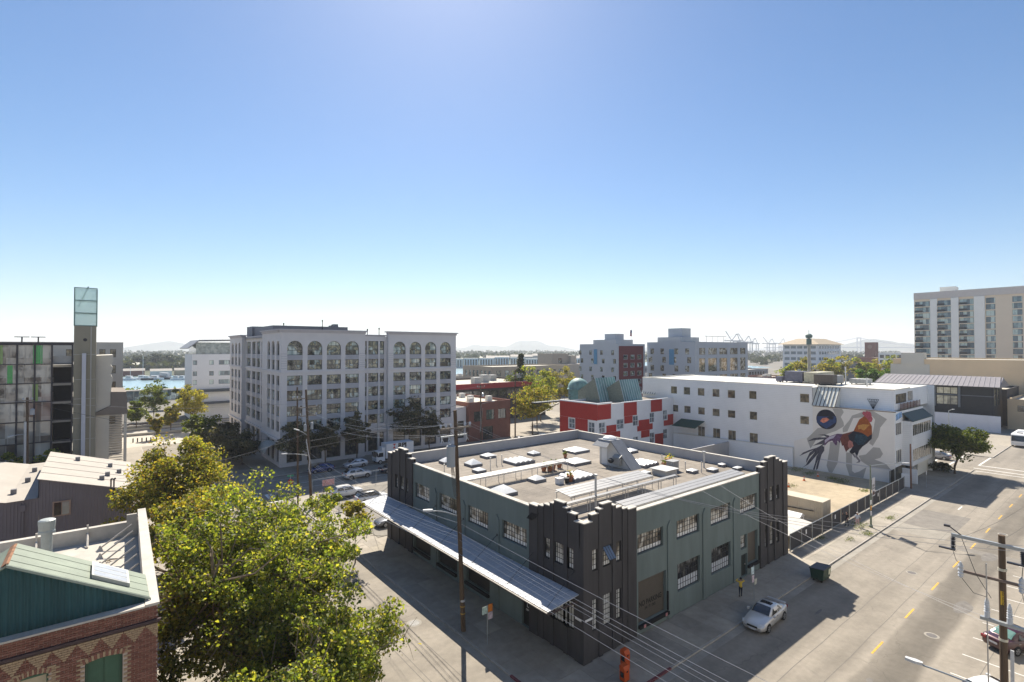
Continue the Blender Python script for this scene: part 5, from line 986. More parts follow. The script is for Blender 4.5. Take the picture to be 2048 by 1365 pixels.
# glazed footbridge over the tracks
br = thing('footbridge', 'glazed steel footbridge spanning the railway', 'bridge', (-10, 200, 0))
q = MB(); q.box(-24, 8, 199, 202, 3.2, 3.6); q.box(-24, 8, 199, 202, 7.0, 7.4); q.build('deck', m_slab, br)
q = MB()
for k in range(11): q.box(-24 + 3.2 * k, -23.8 + 3.2 * k, 198.9, 199.1, 3.6, 7.0)
for k in range(5): q.tube((-24 + 6.4 * k, 199, 3.7), (-20.9 + 6.4 * k, 199, 6.9), 0.12, n=4)
o = q.build('truss', mat('truss_green_grey', (0.22, 0.27, 0.26), 0.6, 0.05), br); o['kind'] = 'stuff'
q = MB(); q.box(-23.9, 7.9, 199.3, 199.34, 3.6, 7.0); q.build('glazing', g_con, br)
for x in (-23, 6): q = MB(); q.box(x, x + 0.8, 199.5, 201.5, -0.1, 3.2); q.build('pier', m_slab, br)
# ------------------------------------------------------------------ grey metal shed with sawtooth roofs
m_mtl = mat('shed_grey_cladding', (0.185, 0.165, 0.175), 0.7, 0.05, 0.8, dirt=0.08); m_srf = mat('shed_roof_white', (0.40, 0.365, 0.32), 0.85, 0.06, 0.7, dirt=0.14)
sh_ = thing('metal_shed', 'grey corrugated metal shed with two pale sloping roofs', 'building', (-30, 52, 0))
# right bay: roof high on the left (X=-31), low on the right (X=-23.4); left bay likewise lower
def clad(y, prof, parent, m, name='cladding'):
    """corrugated gable wall in plane y; prof = [(x, z)...] top outline left to right"""
    q = MB(); x0, x1 = prof[0][0], prof[-1][0]; n = int((x1 - x0) / 0.25)
    def top(x):
        for (a, za), (b_, zb) in zip(prof, prof[1:]):
            if a <= x <= b_: return za + (zb - za) * (x - a) / (b_ - a)
        return prof[-1][1]
    for k in range(n):
        a = x0 + (x1 - x0) * k / n; b_ = x0 + (x1 - x0) * (k + 1) / n; m_ = a + (b_ - a) * 0.6
        q.quad((a, y, 0), (m_, y, 0), (m_, y, top(m_)), (a, y, top(a))); q.quad((m_, y, 0), (m_ + 0.02, y - 0.035, 0), (m_ + 0.02, y - 0.035, top(m_)), (m_, y, top(m_)))
        q.quad((m_ + 0.02, y - 0.035, 0), (b_ - 0.02, y - 0.035, 0), (b_ - 0.02, y - 0.035, top(b_)), (m_ + 0.02, y - 0.035, top(m_))); q.quad((b_ - 0.02, y - 0.035, 0), (b_, y, 0), (b_, y, top(b_)), (b_ - 0.02, y - 0.035, top(b_)))
    return q.build(name, m, parent)
clad(44.0, [(-31.05, 9.15), (-23.5, 6.85)], sh_, m_mtl); clad(44.02, [(-60, 9.6), (-40, 8.8), (-33.4, 7.2), (-31.06, 7.3)], sh_, m_mtl)
q = MB(); q.quad((-31.2, 43.8, 9.2), (-23.2, 43.8, 6.8), (-23.2, 61.0, 6.8), (-31.2, 61.0, 9.2)); q.quad((-31.2, 43.8, 9.12), (-31.2, 61, 9.12), (-23.2, 61, 6.72), (-23.2, 43.8, 6.72)); q.quad((-31.2, 43.8, 9.2), (-31.2, 43.8, 9.12), (-23.2, 43.8, 6.72), (-23.2, 43.8, 6.8)); q.quad((-23.2, 43.8, 6.8), (-23.2, 43.8, 6.72), (-23.2, 61, 6.72), (-23.2, 61, 6.8)); q.build('roof_slope', m_srf, sh_)
q = MB(); q.quad((-40, 43.8, 8.9), (-33.4, 43.8, 7.25), (-33.4, 65.0, 7.25), (-40, 65.0, 8.9)); q.quad((-60, 43.8, 9.6), (-40, 43.8, 8.9), (-40, 65, 8.9), (-60, 65, 9.6)); q.quad((-33.4, 43.8, 7.25), (-31.2, 43.8, 7.3), (-31.2, 65, 7.3), (-33.4, 65, 7.25)); q.build('roof_slope', m_srf, sh_)
q = MB(); q.quad((-31.1, 43.9, 7.2), (-31.1, 61, 7.2), (-31.1, 61, 9.1), (-31.1, 43.9, 9.1)); q.quad((-23.5, 44, 0), (-23.5, 60.9, 0), (-23.5, 60.9, 6.75), (-23.5, 44, 6.75)); q.quad((-31, 60.9, 0), (-23.5, 60.9, 0), (-23.5, 60.9, 6.75), (-31, 60.9, 9)); q.build('side_wall', m_mtl, sh_)
for k in range(1, 5):
    q = MB(); y = 43.8 + 17.2 * k / 5; q.prism([(-31.2, y, 9.206), (-23.2, y, 6.806), (-23.2, y, 6.83), (-31.2, y, 9.23)], (0, 0.08, 0)); q.build('roof_seam', mat('shed_seam', (0.28, 0.25, 0.22), 0.9, 0.1), sh_)
f = MB(); f.box(-30.05, -28.65, 43.86, 43.93, 5.2, 6.7); wi = f.build('window', mat('window_wood', (0.35, 0.25, 0.19), 0.7, 0.1), sh_)
f = MB(); f.box(-29.92, -29.38, 43.845, 43.859, 5.32, 6.58); f.build('pane', mat('pane_black', (0.01, 0.01, 0.012), 0.1, 0), wi); f = MB(); f.box(-29.3, -28.78, 43.845, 43.859, 5.32, 6.58); f.build('pane', glass('shed_pane', [(0, (0.28, 0.3, 0.28)), (0.5, (0.22, 0.24, 0.22))], (0.5, 0.7)), wi)
for x, y in ((-26.2, 47), (-25.7, 49.6), (-24.6, 52.2), (-25.4, 55.5), (-28.5, 57), (-33.2, 47.5), (-32.6, 53), (-32.5, 59), (-36, 58)):
    q = MB(); z = 9.2 - (x + 31.2) * 0.3 if x > -31 else 7.3; q.box(x - 0.22, x + 0.22, y - 0.22, y + 0.22, z - 0.2, z + 0.45); q.build('roof_vent', m_curb, sh_)
for x in (-25.45, -25.2):
    q = MB(); q.tube((x, 43.9, 6.6), (x, 43.9, 8.2), 0.07, n=6); q.tube((x, 43.9, 8.2), (x + 0.1, 43.75, 8.3), 0.1, n=6); q.build('service_mast', m_steel, sh_)
q = MB(); q.box(-32.4, -32.0, 43.75, 43.96, 6.2, 6.8); q.box(-32.25, -32.15, 43.8, 43.96, 3, 6.2); q.build('downpipe', m_mtl, sh_)

# ------------------------------------------------------------------ brick building in the left foreground
bk = thing('brick_warehouse', 'old brick warehouse with patterned cornice and green corrugated gable in the left foreground', 'building', (-30, 8, 0))
XR = -24.47
m_mor = mat('mortar', (0.46, 0.38, 0.32), 0.95, 0.12, 6); BR = [mat('brick_%d' % i, c, 0.9, 0.16, 9) for i, c in enumerate(((0.19, 0.085, 0.06), (0.215, 0.098, 0.07), (0.16, 0.07, 0.052), (0.24, 0.115, 0.085)))]
m_tanb = mat('tan_brick', (0.36, 0.26, 0.165), 0.9, 0.15, 9); m_brkdk = mat('string_course_dark', (0.075, 0.05, 0.05), 0.9, 0.2, 4)
W1, W2 = (-28.55, -27.72, 10.28), (-26.71, -25.58, 10.2)
def in_win(x, z, grow=0.0):
    for a, b_, t in (W1, W2):
        m_, hw = (a + b_) / 2, (b_ - a) / 2 + grow; tt = t + 0.10 * (1 - ((x - m_) / hw) ** 2) + grow if abs(x - m_) < hw else -9
        if abs(x - m_) < hw and 7.4 - grow < z < tt: return True
    return False
q = MB(); z0 = 6.9
# backing (mortar) wall with the window openings
wall_open(q, '-Y', 0.03, -31.0, XR, 0, 11.78, [(W1[0], W1[1], 7.4, W1[2] + 0.1), (W2[0], W2[1], 7.4, W2[2] + 0.1)], 0.3); q.build('wall', m_mor, bk)
bq = [MB() for _ in BR]; tanq = MB(); rr = random.Random(11); bw, bh = 0.232, 0.071; row = 0; z = z0
while z < 11.74:
    x = -31.0 + (bw / 2 if row % 2 else 0)
    while x < XR - 0.02:
        xa, xb = max(x, -31), min(x + bw - 0.014, XR); xm, zm = (xa + xb) / 2, z + bh / 2
        if xb - xa > 0.04 and not in_win(xm, zm, 0.03) and not (11.08 < zm < 11.24):
            # tan decorations: corbel zigzag below the string course and window surrounds
            ph = (xm + 31) % 0.69; dz = 11.06 - zm; tan_ = False; half = abs(ph - 0.345)
            if in_win(xm, zm, 0.22) and not (zm > 10.05 and abs(xm - (W2[0] + W2[1]) / 2) < 0.5 or zm > 10.1 and abs(xm - (W1[0] + W1[1]) / 2) < 0.36): tan_ = True
            B = tanq if tan_ else rr.choice(bq); pr_ = 0.0 + rr.uniform(-0.006, 0.006) - (0.02 if tan_ and dz > 0 and dz < 0.62 else 0)
            i = len(B.v); y = pr_ - 0.0
            B.v += [(xa, y, z), (xb, y, z), (xb, y, z + bh), (xa, y, z + bh), (xa, 0.029, z), (xb, 0.029, z), (xb, 0.029, z + bh), (xa, 0.029, z + bh)]
            for f_ in ((0, 1, 2, 3), (1, 5, 6, 2), (3, 2, 6, 7), (4, 0, 3, 7), (4, 5, 1, 0)): B.f.append(tuple(i + c for c in f_)); B.m.append(0)
        x += bw
    z += bh + 0.014; row += 1
for i, B in enumerate(bq): o = B.build('brickwork', BR[i], bk); o['kind'] = 'stuff'
o = tanq.build('tan_brickwork', m_tanb, bk); o['kind'] = 'stuff'
for t_ in range(10):       # stepped tan corbel teeth below the string course
    xc = -31 + 0.345 + 0.69 * t_ - 0.08
    if xc > XR: break
    v = MB()
    for lev in range(6):
        hw_ = 0.335 - 0.056 * lev; n_ = max(1, round(2 * hw_ / 0.17)); wv = 2 * hw_ / n_
        for k in range(n_):
            xa_ = xc - hw_ + wv * k; xb_ = min(xa_ + wv - 0.012, XR)
            if xb_ > xa_ + 0.02: v.box(xa_, xb_, -0.035 + 0.004 * lev, 0.0, 11.07 - 0.085 * (lev + 1), 11.07 - 0.085 * lev - 0.014)
    o = v.build('corbel_tooth', m_tanb, bk); o['kind'] = 'stuff'
# voussoirs over the windows: alternating tan and red, each a piece
for a, b_, t in (W1, W2):
    n = 15; m_, hw = (a + b_) / 2, (b_ - a) / 2
    for k in range(n):
        u = -1 + 2 * (k + 0.5) / n; x = m_ + u * (hw + 0.05); zt = t + 0.10 * (1 - u * u); v = MB(); dx = (hw + 0.05) / n * 0.88; tl = u * 0.05
        v.prism([(x - dx, -0.012, zt + 0.005), (x + dx, -0.012, zt + 0.005), (x + dx + tl, -0.012, zt + 0.2), (x - dx + tl, -0.012, zt + 0.2)], (0, 0.04, 0)); v.build('voussoir', m_tanb if k % 2 else BR[1], bk)
q = MB(); q.box(-31.0, XR + 0.06, -0.06, 0.02, 11.09, 11.15); q.box(-31.0, XR + 0.10, -0.10, 0.02, 11.151, 11.23); q.build('string_course', m_brkdk, bk)
m_shutg = mat('shutter_green', (0.05, 0.11, 0.07), 0.7, 0.1, 2)
q = MB(); q.box(W2[0], W2[1], 0.14, 0.18, 7.4, W2[2] + 0.1); wn2 = q.build('window_shutter', m_shutg, bk); q = MB(); q.box(W2[0] + 0.02, W2[0] + 0.09, 0.10, 0.139, 7.4, W2[2] + 0.02); q.box(W2[1] - 0.09, W2[1] - 0.02, 0.10, 0.139, 7.4, W2[2] + 0.02); q.box(-26.17, -26.13, 0.12, 0.139, 7.4, W2[2] + 0.06); q.build('frame', mat('frame_green', (0.035, 0.08, 0.05), 0.6, 0.1), wn2)
q = MB(); q.box(W1[0], W1[1], 0.14, 0.18, 7.4, W1[2] + 0.1); wn1 = q.build('window_shutter', mat('window_tan_board', (0.42, 0.36, 0.25), 0.7, 0.1), bk); q = MB(); q.box(W1[0], W1[0] + 0.06, 0.08, 0.139, 7.4, W1[2] + 0.04); q.box(W1[1] - 0.06, W1[1], 0.08, 0.139, 7.4, W1[2] + 0.04); q.box(W1[0], W1[1], 0.08, 0.139, W1[2] - 0.02, W1[2] + 0.05); q.build('frame', m_shutg, wn1)
# right wall, coping, rear parapet, roof
m_cpw = mat('coping_white', (0.50, 0.465, 0.41), 0.85, 0.1, 2.0, dirt=0.2)
q = MB(); q.quad((XR, 0.0, 0), (-24.05, 16.2, 0), (-24.05, 16.2, 11.5), (XR, 0.0, 11.78)); q.quad((-40, 16.2, 0), (-24.05, 16.2, 0), (-24.05, 16.2, 10.9), (-40, 16.2, 10.9)); q.build('side_wall', m_brk, bk)
q = MB(); q.prism([(XR + 0.05, -0.05, 11.79), (-24.0, 16.25, 11.52), (-24.42, 16.25, 11.52), (XR - 0.42, -0.05, 11.79)], (0, 0, 0.09)); q.prism([(-31, -0.09, 11.785), (XR - 0.43, -0.09, 11.785), (XR - 0.43, 0.35, 11.785), (-31, 0.35, 11.785)], (0, 0, 0.07)); q.build('coping', m_cpw, bk)
q = MB(); q.prism([(XR - 0.4, 0.3, 10.6), (-24.42, 16.0, 10.4), (-24.42, 16.0, 11.5), (XR - 0.4, 0.3, 11.78)], (0.12, 0, 0)); q.box(-40, -24.45, 15.8, 16.18, 9.8, 11.0); q.box(-25.0, -24.45, 15.6, 15.79, 9.8, 11.5); q.build('parapet', m_cpw, bk)
q = MB(); q.quad((-40, 0.5, 10.3), (-24.6, 0.5, 10.3), (-24.3, 16.0, 10.15), (-40, 16.0, 10.15)); q.build('roof_deck', mat('roof_white_coated', (0.46, 0.425, 0.37), 0.85, 0.12, 0.9, dirt=0.2), bk)
for k in range(6):      # brace rods of the right parapet
    y = 6.6 + 1.45 * k; q = MB(); q.tube((-24.8, y, 11.35), (-26.3, y - 0.2, 10.32), 0.045, n=6); q.lathe((-26.3, y - 0.2, 10.18), [(0.22, 0), (0.1, 0.12), (0.03, 0.3)], 8); q.build('brace_rod', m_cpw, bk)
for x in (-29.2, -26.9):
    q = MB(); q.tube((x, 15.75, 10.75), (x, 14.6, 10.2), 0.06, n=6); q.box(x - 0.05, x + 0.05, 15.7, 15.79, 10.5, 11.25); q.build('parapet_strut', m_cpw, bk)
# green corrugated gable and metal roof
m_teal = mat('corrugated_teal', (0.028, 0.092, 0.102), 0.6, 0.16, 1.3, stretch=(3, 1, 0.4), dirt=0.2); m_gr = mat('metal_roof_sage', (0.20, 0.235, 0.18), 0.65, 0.14, 1.6, dirt=0.25); m_rust = mat('rust', (0.25, 0.125, 0.065), 0.9, 0.4, 3)
q = MB(); yG = 0.55
def gz_(x): return 14.25 - abs(x + 28.85) * 0.567
xs = [-31 + 0.0381 * k for k in range(int((31 - 24.85) / 0.0381) + 1)]
for a, b_ in zip(xs, xs[1:]):
    ya = yG - 0.035 * math.cos(2 * math.pi * (a + 31) / 0.1905); yb = yG - 0.035 * math.cos(2 * math.pi * (b_ + 31) / 0.1905)
    q.quad((a, ya, 11.7), (b_, yb, 11.7), (b_, yb, gz_(b_)), (a, ya, gz_(a)))
q.build('gable_cladding', m_teal, bk, smooth=True)
q = MB()
for sgn, xe in ((1, -24.72), (-1, -33.0)):
    q.prism([(-28.85, 0.4, 14.28), (xe, 0.4, 14.28 - abs(xe + 28.85) * 0.567), (xe, 3.0, 14.28 - abs(xe + 28.85) * 0.567), (-28.85, 3.0, 14.28)], (0, 0, 0.06))
rf = q.build('gable_roof', m_gr, bk)
q = MB()
for k in range(3):
    y = 0.9 + 0.75 * k; q.prism([(-28.85, y, 14.342), (-24.72, y, 11.998), (-24.72, y, 12.012), (-28.85, y, 14.356)], (0, 0.02, 0))
o = q.build('roof_seam', m_gr, rf); o['kind'] = 'stuff'
q = MB(); q.prism([(-29.05, 0.5, 14.26), (-28.92, 0.5, 14.37), (-28.84, 0.5, 14.36), (-28.9, 0.5, 14.33)], (0, 2.4, 0)); q.build('ridge_cap', m_rust, rf)
q = MB(); q.prism([(-28.9, 0.36, 14.26), (-24.68, 0.36, 11.87), (-24.68, 0.36, 11.96), (-28.9, 0.36, 14.36)], (0, 0.04, 0)); q.build('verge_trim', mat('verge_sage', (0.28, 0.33, 0.28), 0.7, 0.15, 3), rf)
q = MB()
def rp(x, h): return (x, 14.34 - abs(x + 28.85) * 0.567 + h)
def slab_on(B, x0, x1, y0, y1, h0, h1):
    (xa, za), (xb, zb), (xc, zc), (xd, zd) = rp(x0, h0), rp(x1, h0), rp(x1, h1), rp(x0, h1)
    B.prism([(xa, y0, za), (xb, y0, zb), (xc, y0, zc), (xd, y0, zd)], (0, y1 - y0, 0))
slab_on(q, -26.55, -25.35, 0.95, 2.55, 0.0, 0.16); skl = q.build('roof_skylight', mat('skylight_frame', (0.45, 0.45, 0.42), 0.6, 0.1), rf)
for k in range(3):
    q = MB(); slab_on(q, -26.48, -25.42, 1.02 + 0.5 * k, 1.44 + 0.5 * k, 0.161, 0.17); q.build('pane', mat('skylight_pane', (0.40, 0.42, 0.45), 0.2, 0.1, 2), skl)
q = MB(); q.lathe((-28.5, 11.4, 10.15), [(0.23, 0), (0.23, 2.15), (0.24, 2.16), (0.35, 2.18), (0.35, 2.3), (0.33, 2.34), (0.36, 2.7), (0.36, 2.85), (0.28, 2.9), (0.05, 2.92)], 16); q.build('vent_stack', mat('stack_grey_green', (0.34, 0.37, 0.36), 0.55, 0.12, 2, metal=0.3), bk)
q = MB(); q.tube((-30.2, 9, 10.2), (-30.2, 9, 12.2), 0.06, n=6); q.build('roof_pipe', m_rust, bk)

# ------------------------------------------------------------------ far town
far = random.Random(21)
def pxd(d, x): return (CAM.x + math.cos(TH) * d + math.sin(TH) * x, CAM.y + math.sin(TH) * d - math.cos(TH) * x)
ho = bld('hip_roofed_office', 'white office block with tan hipped roof near the port cranes', 408, 455, 140, 166, 25.5, mat('far_office_white', (0.70, 0.73, 0.76), 0.8, 0.02), m_tar, fx=grid(141.2, 5, 4.9, 3.9, [(22.2, 24.2), (17.6, 19.8), (13.0, 15.2), (8.4, 10.6)]), fy=grid(411, 8, 5.2, 4.0, [(22.2, 24.2), (17.6, 19.8), (13.0, 15.2), (8.4, 10.6)]), parapet=0.1, pm=glass('far_pane', [(0, (0.07, 0.11, 0.14)), (0.6, (0.14, 0.2, 0.24))], (2, 2)), rows=1, cols=3)
q = MB(); A = [(405, 138, 25.5), (458, 138, 25.5), (458, 169, 25.5), (405, 169, 25.5)]; T = [(418, 148, 30.2), (445, 148, 30.2), (445, 159, 30.2), (418, 159, 30.2)]
for k in range(4): q.quad(A[k], A[(k + 1) % 4], T[(k + 1) % 4], T[k])
q.quad(*T); q.build('hip_roof', mat('hip_roof_tan', (0.42, 0.34, 0.24), 0.85, 0.05), ho)
ct = bld('clock_tower', 'square red brick clock tower on the skyline', 576, 585.5, 151, 160, 28.4, mat('far_brick', (0.19, 0.085, 0.065), 0.9, 0.05), m_tar, parapet=0.3); q = MB(); q.prism([(575.9, 155.5 + 2 * math.cos(k * math.pi / 8), 24 + 2 * math.sin(k * math.pi / 8)) for k in range(16)], (-0.1, 0, 0)); q.build('clock_face', mat('clock_brown', (0.24, 0.15, 0.12), 0.8, 0), ct)
bld('white_framed_building', 'white building with square windows near the clock tower', 481, 505, 100, 121, 18.6, m_cw, m_tar, fx=grid(101, 5, 4, 3.0, [(14.3, 17), (10, 12.7), (5.5, 8.2)]), pm=g_dark, rows=1)
bld('long_brick_store', 'long low brick building beyond the tree row', 520, 570, 95, 150, 14, m_brk, m_tar)
bfb = bld('beige_factory', 'long low beige factory with tall windows near the water', 104, 150, 152, 175, 14.2, mat('factory_beige', (0.42, 0.36, 0.28), 0.85, 0.05), m_tar, fx=grid(153.5, 7, 3.0, 1.4, [(9.8, 12.5)]), fy=grid(106, 9, 4.6, 2.6, [(9.8, 12.5)]), rows=2)
bgb = bld('concrete_silo_house', 'tall blocky tan concrete building in the distance', 193, 207, 210, 224, 18.8, mat('silo_tan', (0.43, 0.36, 0.285), 0.85, 0.05), m_tar, fy=[(198, 201, 13, 16)]); q = MB(); q.box(207.1, 212, 208, 222, 0, 17.6); q.box(200, 216, 203, 209.9, 0, 12.4); q.build('wing', mat('silo_pale', (0.47, 0.41, 0.34), 0.85, 0.05), bgb)
for k in range(9):      # pale row houses on the opposite shore
    d = 585; x = -62 - 2 + k * 17.5; X_, Y_ = pxd(d, x); h = 9.8 + far.random() * 2.2
    cw = far.choice([(0.50, 0.53, 0.56), (0.42, 0.47, 0.52), (0.55, 0.54, 0.52)]); o = thing('shore_apartment_block', ['leftmost pale apartment block on the far shore', 'second pale apartment block along the far shore', 'third pale apartment block along the far shore', 'fourth pale apartment block along the far shore', 'fifth pale apartment block along the far shore', 'sixth pale apartment block along the far shore', 'seventh pale apartment block along the far shore', 'eighth pale apartment block along the far shore', 'rightmost pale apartment block on the far shore'][k], 'building', (X_, Y_, 0), 'pale blocks on the far shore', TH - math.pi / 2)
    q = MB(); q.box(-8, 8, 0, 12, 0, h); w_ = q.build('wall', mat('shore_%d' % int(cw[0] * 100), cw, 0.8, 0.05), o, org=(0, 0, 0))
    q = MB(); q.box(-8.2, 8.2, -0.2, 12.2, h, h + 0.5); q.build('roof', m_ph, o, org=(0, 0, 0))
    for j in range(5):
        q = MB(); q.box(-7 + 3 * j, -5.4 + 3 * j, -0.08, -0.01, 1.5, h - 1); q.build('window_strip', g_dark, o, org=(0, 0, 0))
for k in range(6):
    d = 720 + 40 * (k % 3); x = -20 + k * 34; X_, Y_ = pxd(d, x); o = thing('far_warehouse', ['first', 'second', 'third', 'fourth', 'fifth', 'sixth'][k] + ' low pale warehouse from the left beyond the estuary', 'building', (X_, Y_, 0), 'warehouses beyond the estuary', TH - math.pi / 2)
    q = MB(); q.box(-16, 16, 0, 20, 0, 9 + (k % 3)); q.build('wall', m_ph, o, org=(0, 0, 0)); q = MB(); q.prism([(-16.5, -0.5, 9 + (k % 3)), (16.5, -0.5, 9 + (k % 3)), (16.5, 10, 12 + (k % 3)), (-16.5, 10, 12 + (k % 3))], (0, 0, 0.3)); q.build('roof', m_srf, o, org=(0, 0, 0))
# port cranes
m_cr = mat('crane_white_steel', (0.42, 0.44, 0.46), 0.6, 0.03)
for k, (d, x, s_, boom) in enumerate(((1500, 655, 1.0, 1), (1620, 745, 0.95, 1), (1800, 850, 0.9, 0), (1900, 960, 0.9, 1), (2200, 1160, 1.0, 0))):
    X_, Y_ = pxd(d, x); o = thing('port_crane', ['nearest tall white container crane at the port', 'second white container crane behind the nearest one', 'third container crane along the quay with lowered boom', 'fourth container crane along the quay, boom raised', 'farthest container crane with lowered boom'][k], 'crane', (X_, Y_, 0), 'container cranes at the port', TH - math.pi / 2)
    q = MB()
    for a in (-11, 11):
        for c_ in (0, 16): q.box(a - 1.1, a + 1.1, c_ - 1.1, c_ + 1.1, 0, 44 * s_)
    q.box(-12, 12, -1, 1, 14, 16); q.box(-12, 12, -1, 1, 42 * s_, 44 * s_); q.build('leg_frame', m_cr, o, org=(0, 0, 0))
    q = MB(); q.box(-34, 20, 5, 9, 44.1 * s_, 47 * s_); q.build('girder', m_cr, o, org=(0, 0, 0))
    q = MB(); q.tube((-11, 7, 47 * s_), (4, 7, 66 * s_), 1.2, n=4); q.tube((11, 7, 47 * s_), (4, 7, 66 * s_), 1.2, n=4); q.tube((4, 7, 66 * s_), (-34, 7, 48 * s_), 0.4, n=4); q.build('apex_frame', m_cr, o, org=(0, 0, 0))
    q = MB()
    if boom: q.tube((-12, 7, 46 * s_), (-30, 7, 74 * s_), 1.3, n=4)
    else: q.tube((-34, 7, 45 * s_), (-62, 7, 45 * s_), 1.3, n=4)
    q.build('boom', m_cr, o, org=(0, 0, 0))
# suspension bridge tower and deck far away
o = thing('bridge', 'distant suspension bridge tower and deck above the bay', 'bridge', (*pxd(3800, 2560), 0), None, TH - math.pi / 2)
q = MB(); q.box(-16, -10, -3, 3, 0, 105); q.box(10, 16, -3, 3, 0, 105)
for z in (30, 60, 98): q.box(-10, 10, -2, 2, z, z + 5)
q.build('tower', m_cr, o, org=(0, 0, 0)); q = MB(); q.box(-700, 500, -8, 8, 28, 34); q.build('deck', m_cr, o, org=(0, 0, 0)); q = MB(); q.path([(-600 + 60 * k, 0, 36 + 69 * (abs(k - 10) / 10) ** 2 * 0 + 69 * (1 - min(1, abs(k - 10) / 10)) ** 2) for k in range(21)], 2.0, 4); q.build('cable', m_cr, o, org=(0, 0, 0))
# filler blocks of the low town, each building separate
TOWN = [(215, 60, 12, 12, 9), (235, 95, 18, 14, 8), (205, 120, 20, 16, 9), (150, 118, 16, 14, 11), (180, 100, 14, 12, 12.5), (225, 40, 12, 10, 9), (260, 120, 24, 18, 10), (300, 95, 20, 16, 11), (300, 150, 24, 20, 9), (350, 100, 26, 18, 12), (340, 190, 28, 22, 12), (250, 190, 24, 18, 10), (330, 45, 18, 14, 13), (380, 70, 22, 16, 12), (400, 215, 30, 22, 14), (170, 250, 30, 20, 8), (240, 260, 26, 20, 9), (120, 215, 24, 14, 7), (70, 150, 22, 14, 7), (60, 190, 26, 16, 7)]
HUES = [((0.46, 0.42, 0.36), 'cream'), ((0.24, 0.11, 0.09), 'brick-red'), ((0.34, 0.35, 0.37), 'grey'), ((0.5, 0.5, 0.49), 'white'), ((0.16, 0.18, 0.2), 'slate'), ((0.40, 0.31, 0.22), 'tan')]
ORD = ['first', 'second', 'third', 'fourth', 'fifth', 'sixth', 'seventh', 'eighth', 'ninth', 'tenth']
cnt = {}
for k, (x, y, wx, wy, h) in enumerate(sorted(TOWN, key=lambda t: math.atan2(t[1] + 25, t[0] + 26), reverse=True)):
    c_, nm = HUES[(k * 5 + 2) % 6]; i_ = cnt.get(nm, 0); cnt[nm] = i_ + 1
    r_ = bld('town_building', '%s low flat-roofed %s building from the left in the distant town' % (ORD[i_], nm), x, x + wx, y, y + wy, h, mat('town_' + nm, c_, 0.85, 0.06, 0.3), m_tar, fx=grid(y + 1.5, int((wy - 2) / 3.2), 3.2, 1.8, [(h - 3, h - 1.2)]), fy=grid(x + 1.5, int((wx - 2) / 3.2), 3.2, 1.8, [(h - 3, h - 1.2)]), pm=g_dark, rows=1, group='low buildings of the distant town')
    for j in range(2): q = MB(); q.box(x + wx * 0.3 + 4 * j, x + wx * 0.3 + 4 * j + 2, y + wy * 0.4, y + wy * 0.4 + 2, h - 0.5, h + 0.9); q.build('rooftop_unit', m_ph, r_)
# ------------------------------------------------------------------ unseen buildings behind the viewpoint, added to bounce sunlight across the main street
m_bh = mat('pale_stucco_behind', (0.52, 0.53, 0.54), 0.85, 0.05, 0.4)
for k, (x0, x1, h, lb) in enumerate(((-4.0, 40, 31, 'unseen pale apartment building facing the warehouse, added for bounce light'), (-60, -20, 30, 'unseen pale loft building facing the brick warehouse, added for bounce light'), (42, 96, 18, 'unseen lower pale building facing the dirt lot, added for bounce light'))):
    r_ = thing('facing_building', lb, 'building', ((x0 + x1) / 2, -45, 0), 'buildings behind the viewpoint')
    w = MB(); w.box(x0, x1, -60, -28.5, 0, h); w.build('wall', m_bh, r_)
    for i in range(int((x1 - x0) / 4)):
        for j in range(int(h / 3.6) - 1):
            w = MB(); w.box(x0 + 1 + 4 * i, x0 + 3.2 + 4 * i, -28.49, -28.42, 1.2 + 3.6 * j, 3.2 + 3.6 * j); w.build('window', g_dark, r_)
# ------------------------------------------------------------------ trees
def leaf_mesh(name, cen, nrm_bias, size, rs, m, shape='leaf', cup=0.25):
    """cen: (N,3) leaf centres; every leaf its own small folded face fan"""
    n = len(cen)
    if shape == 'leaf': prof = np.array([[0, -0.5, 0], [0.33, -0.16, cup * .5], [0.42, 0.16, cup], [0, 0.52, 0], [-0.42, 0.16, cup], [-0.33, -0.16, cup * .5]]); faces = [(0, 1, 2, 3), (0, 3, 4, 5)]
    elif shape == 'needle': prof = np.array([[-0.09, -0.5, 0], [0.09, -0.5, 0], [0.05, 0.5, 0.05], [-0.05, 0.5, 0.05]]); faces = [(0, 1, 2, 3)]
    else: prof = np.array([[-0.45, -0.4, 0], [0.4, -0.45, 0.1], [0.48, 0.4, 0], [-0.4, 0.45, 0.12]]); faces = [(0, 1, 2, 3)]
    k = len(prof)
    z = rs.normal(size=(n, 3)); z = z / np.linalg.norm(z, axis=1, keepdims=True); z = z + nrm_bias; z /= np.linalg.norm(z, axis=1, keepdims=True)
    t = rs.normal(size=(n, 3)); x = np.cross(z, t); x /= np.linalg.norm(x, axis=1, keepdims=True) + 1e-9; y = np.cross(z, x)
    s = size * rs.uniform(0.45, 1.45, (n, 1))
    V = np.zeros((n, k, 3), np.float32)
    for i in range(k): V[:, i] = cen + s * (prof[i, 0] * x + prof[i, 1] * y + prof[i, 2] * z)
    me = bpy.data.meshes.new(name); me.vertices.add(n * k); me.vertices.foreach_set('co', V.reshape(-1))
    nf = len(faces); me.loops.add(n * nf * 4); me.polygons.add(n * nf)
    L = (np.arange(n)[:, None, None] * k + np.array(faces)[None]).reshape(-1)
    me.loops.foreach_set('vertex_index', L.astype(np.int32)); me.polygons.foreach_set('loop_start', np.arange(n * nf, dtype=np.int32) * 4)
    try: me.polygons.foreach_set('loop_total', np.full(n * nf, 4, np.int32))
    except Exception: pass
    me.materials.append(m); me.update(calc_edges=True); me.validate(); return me
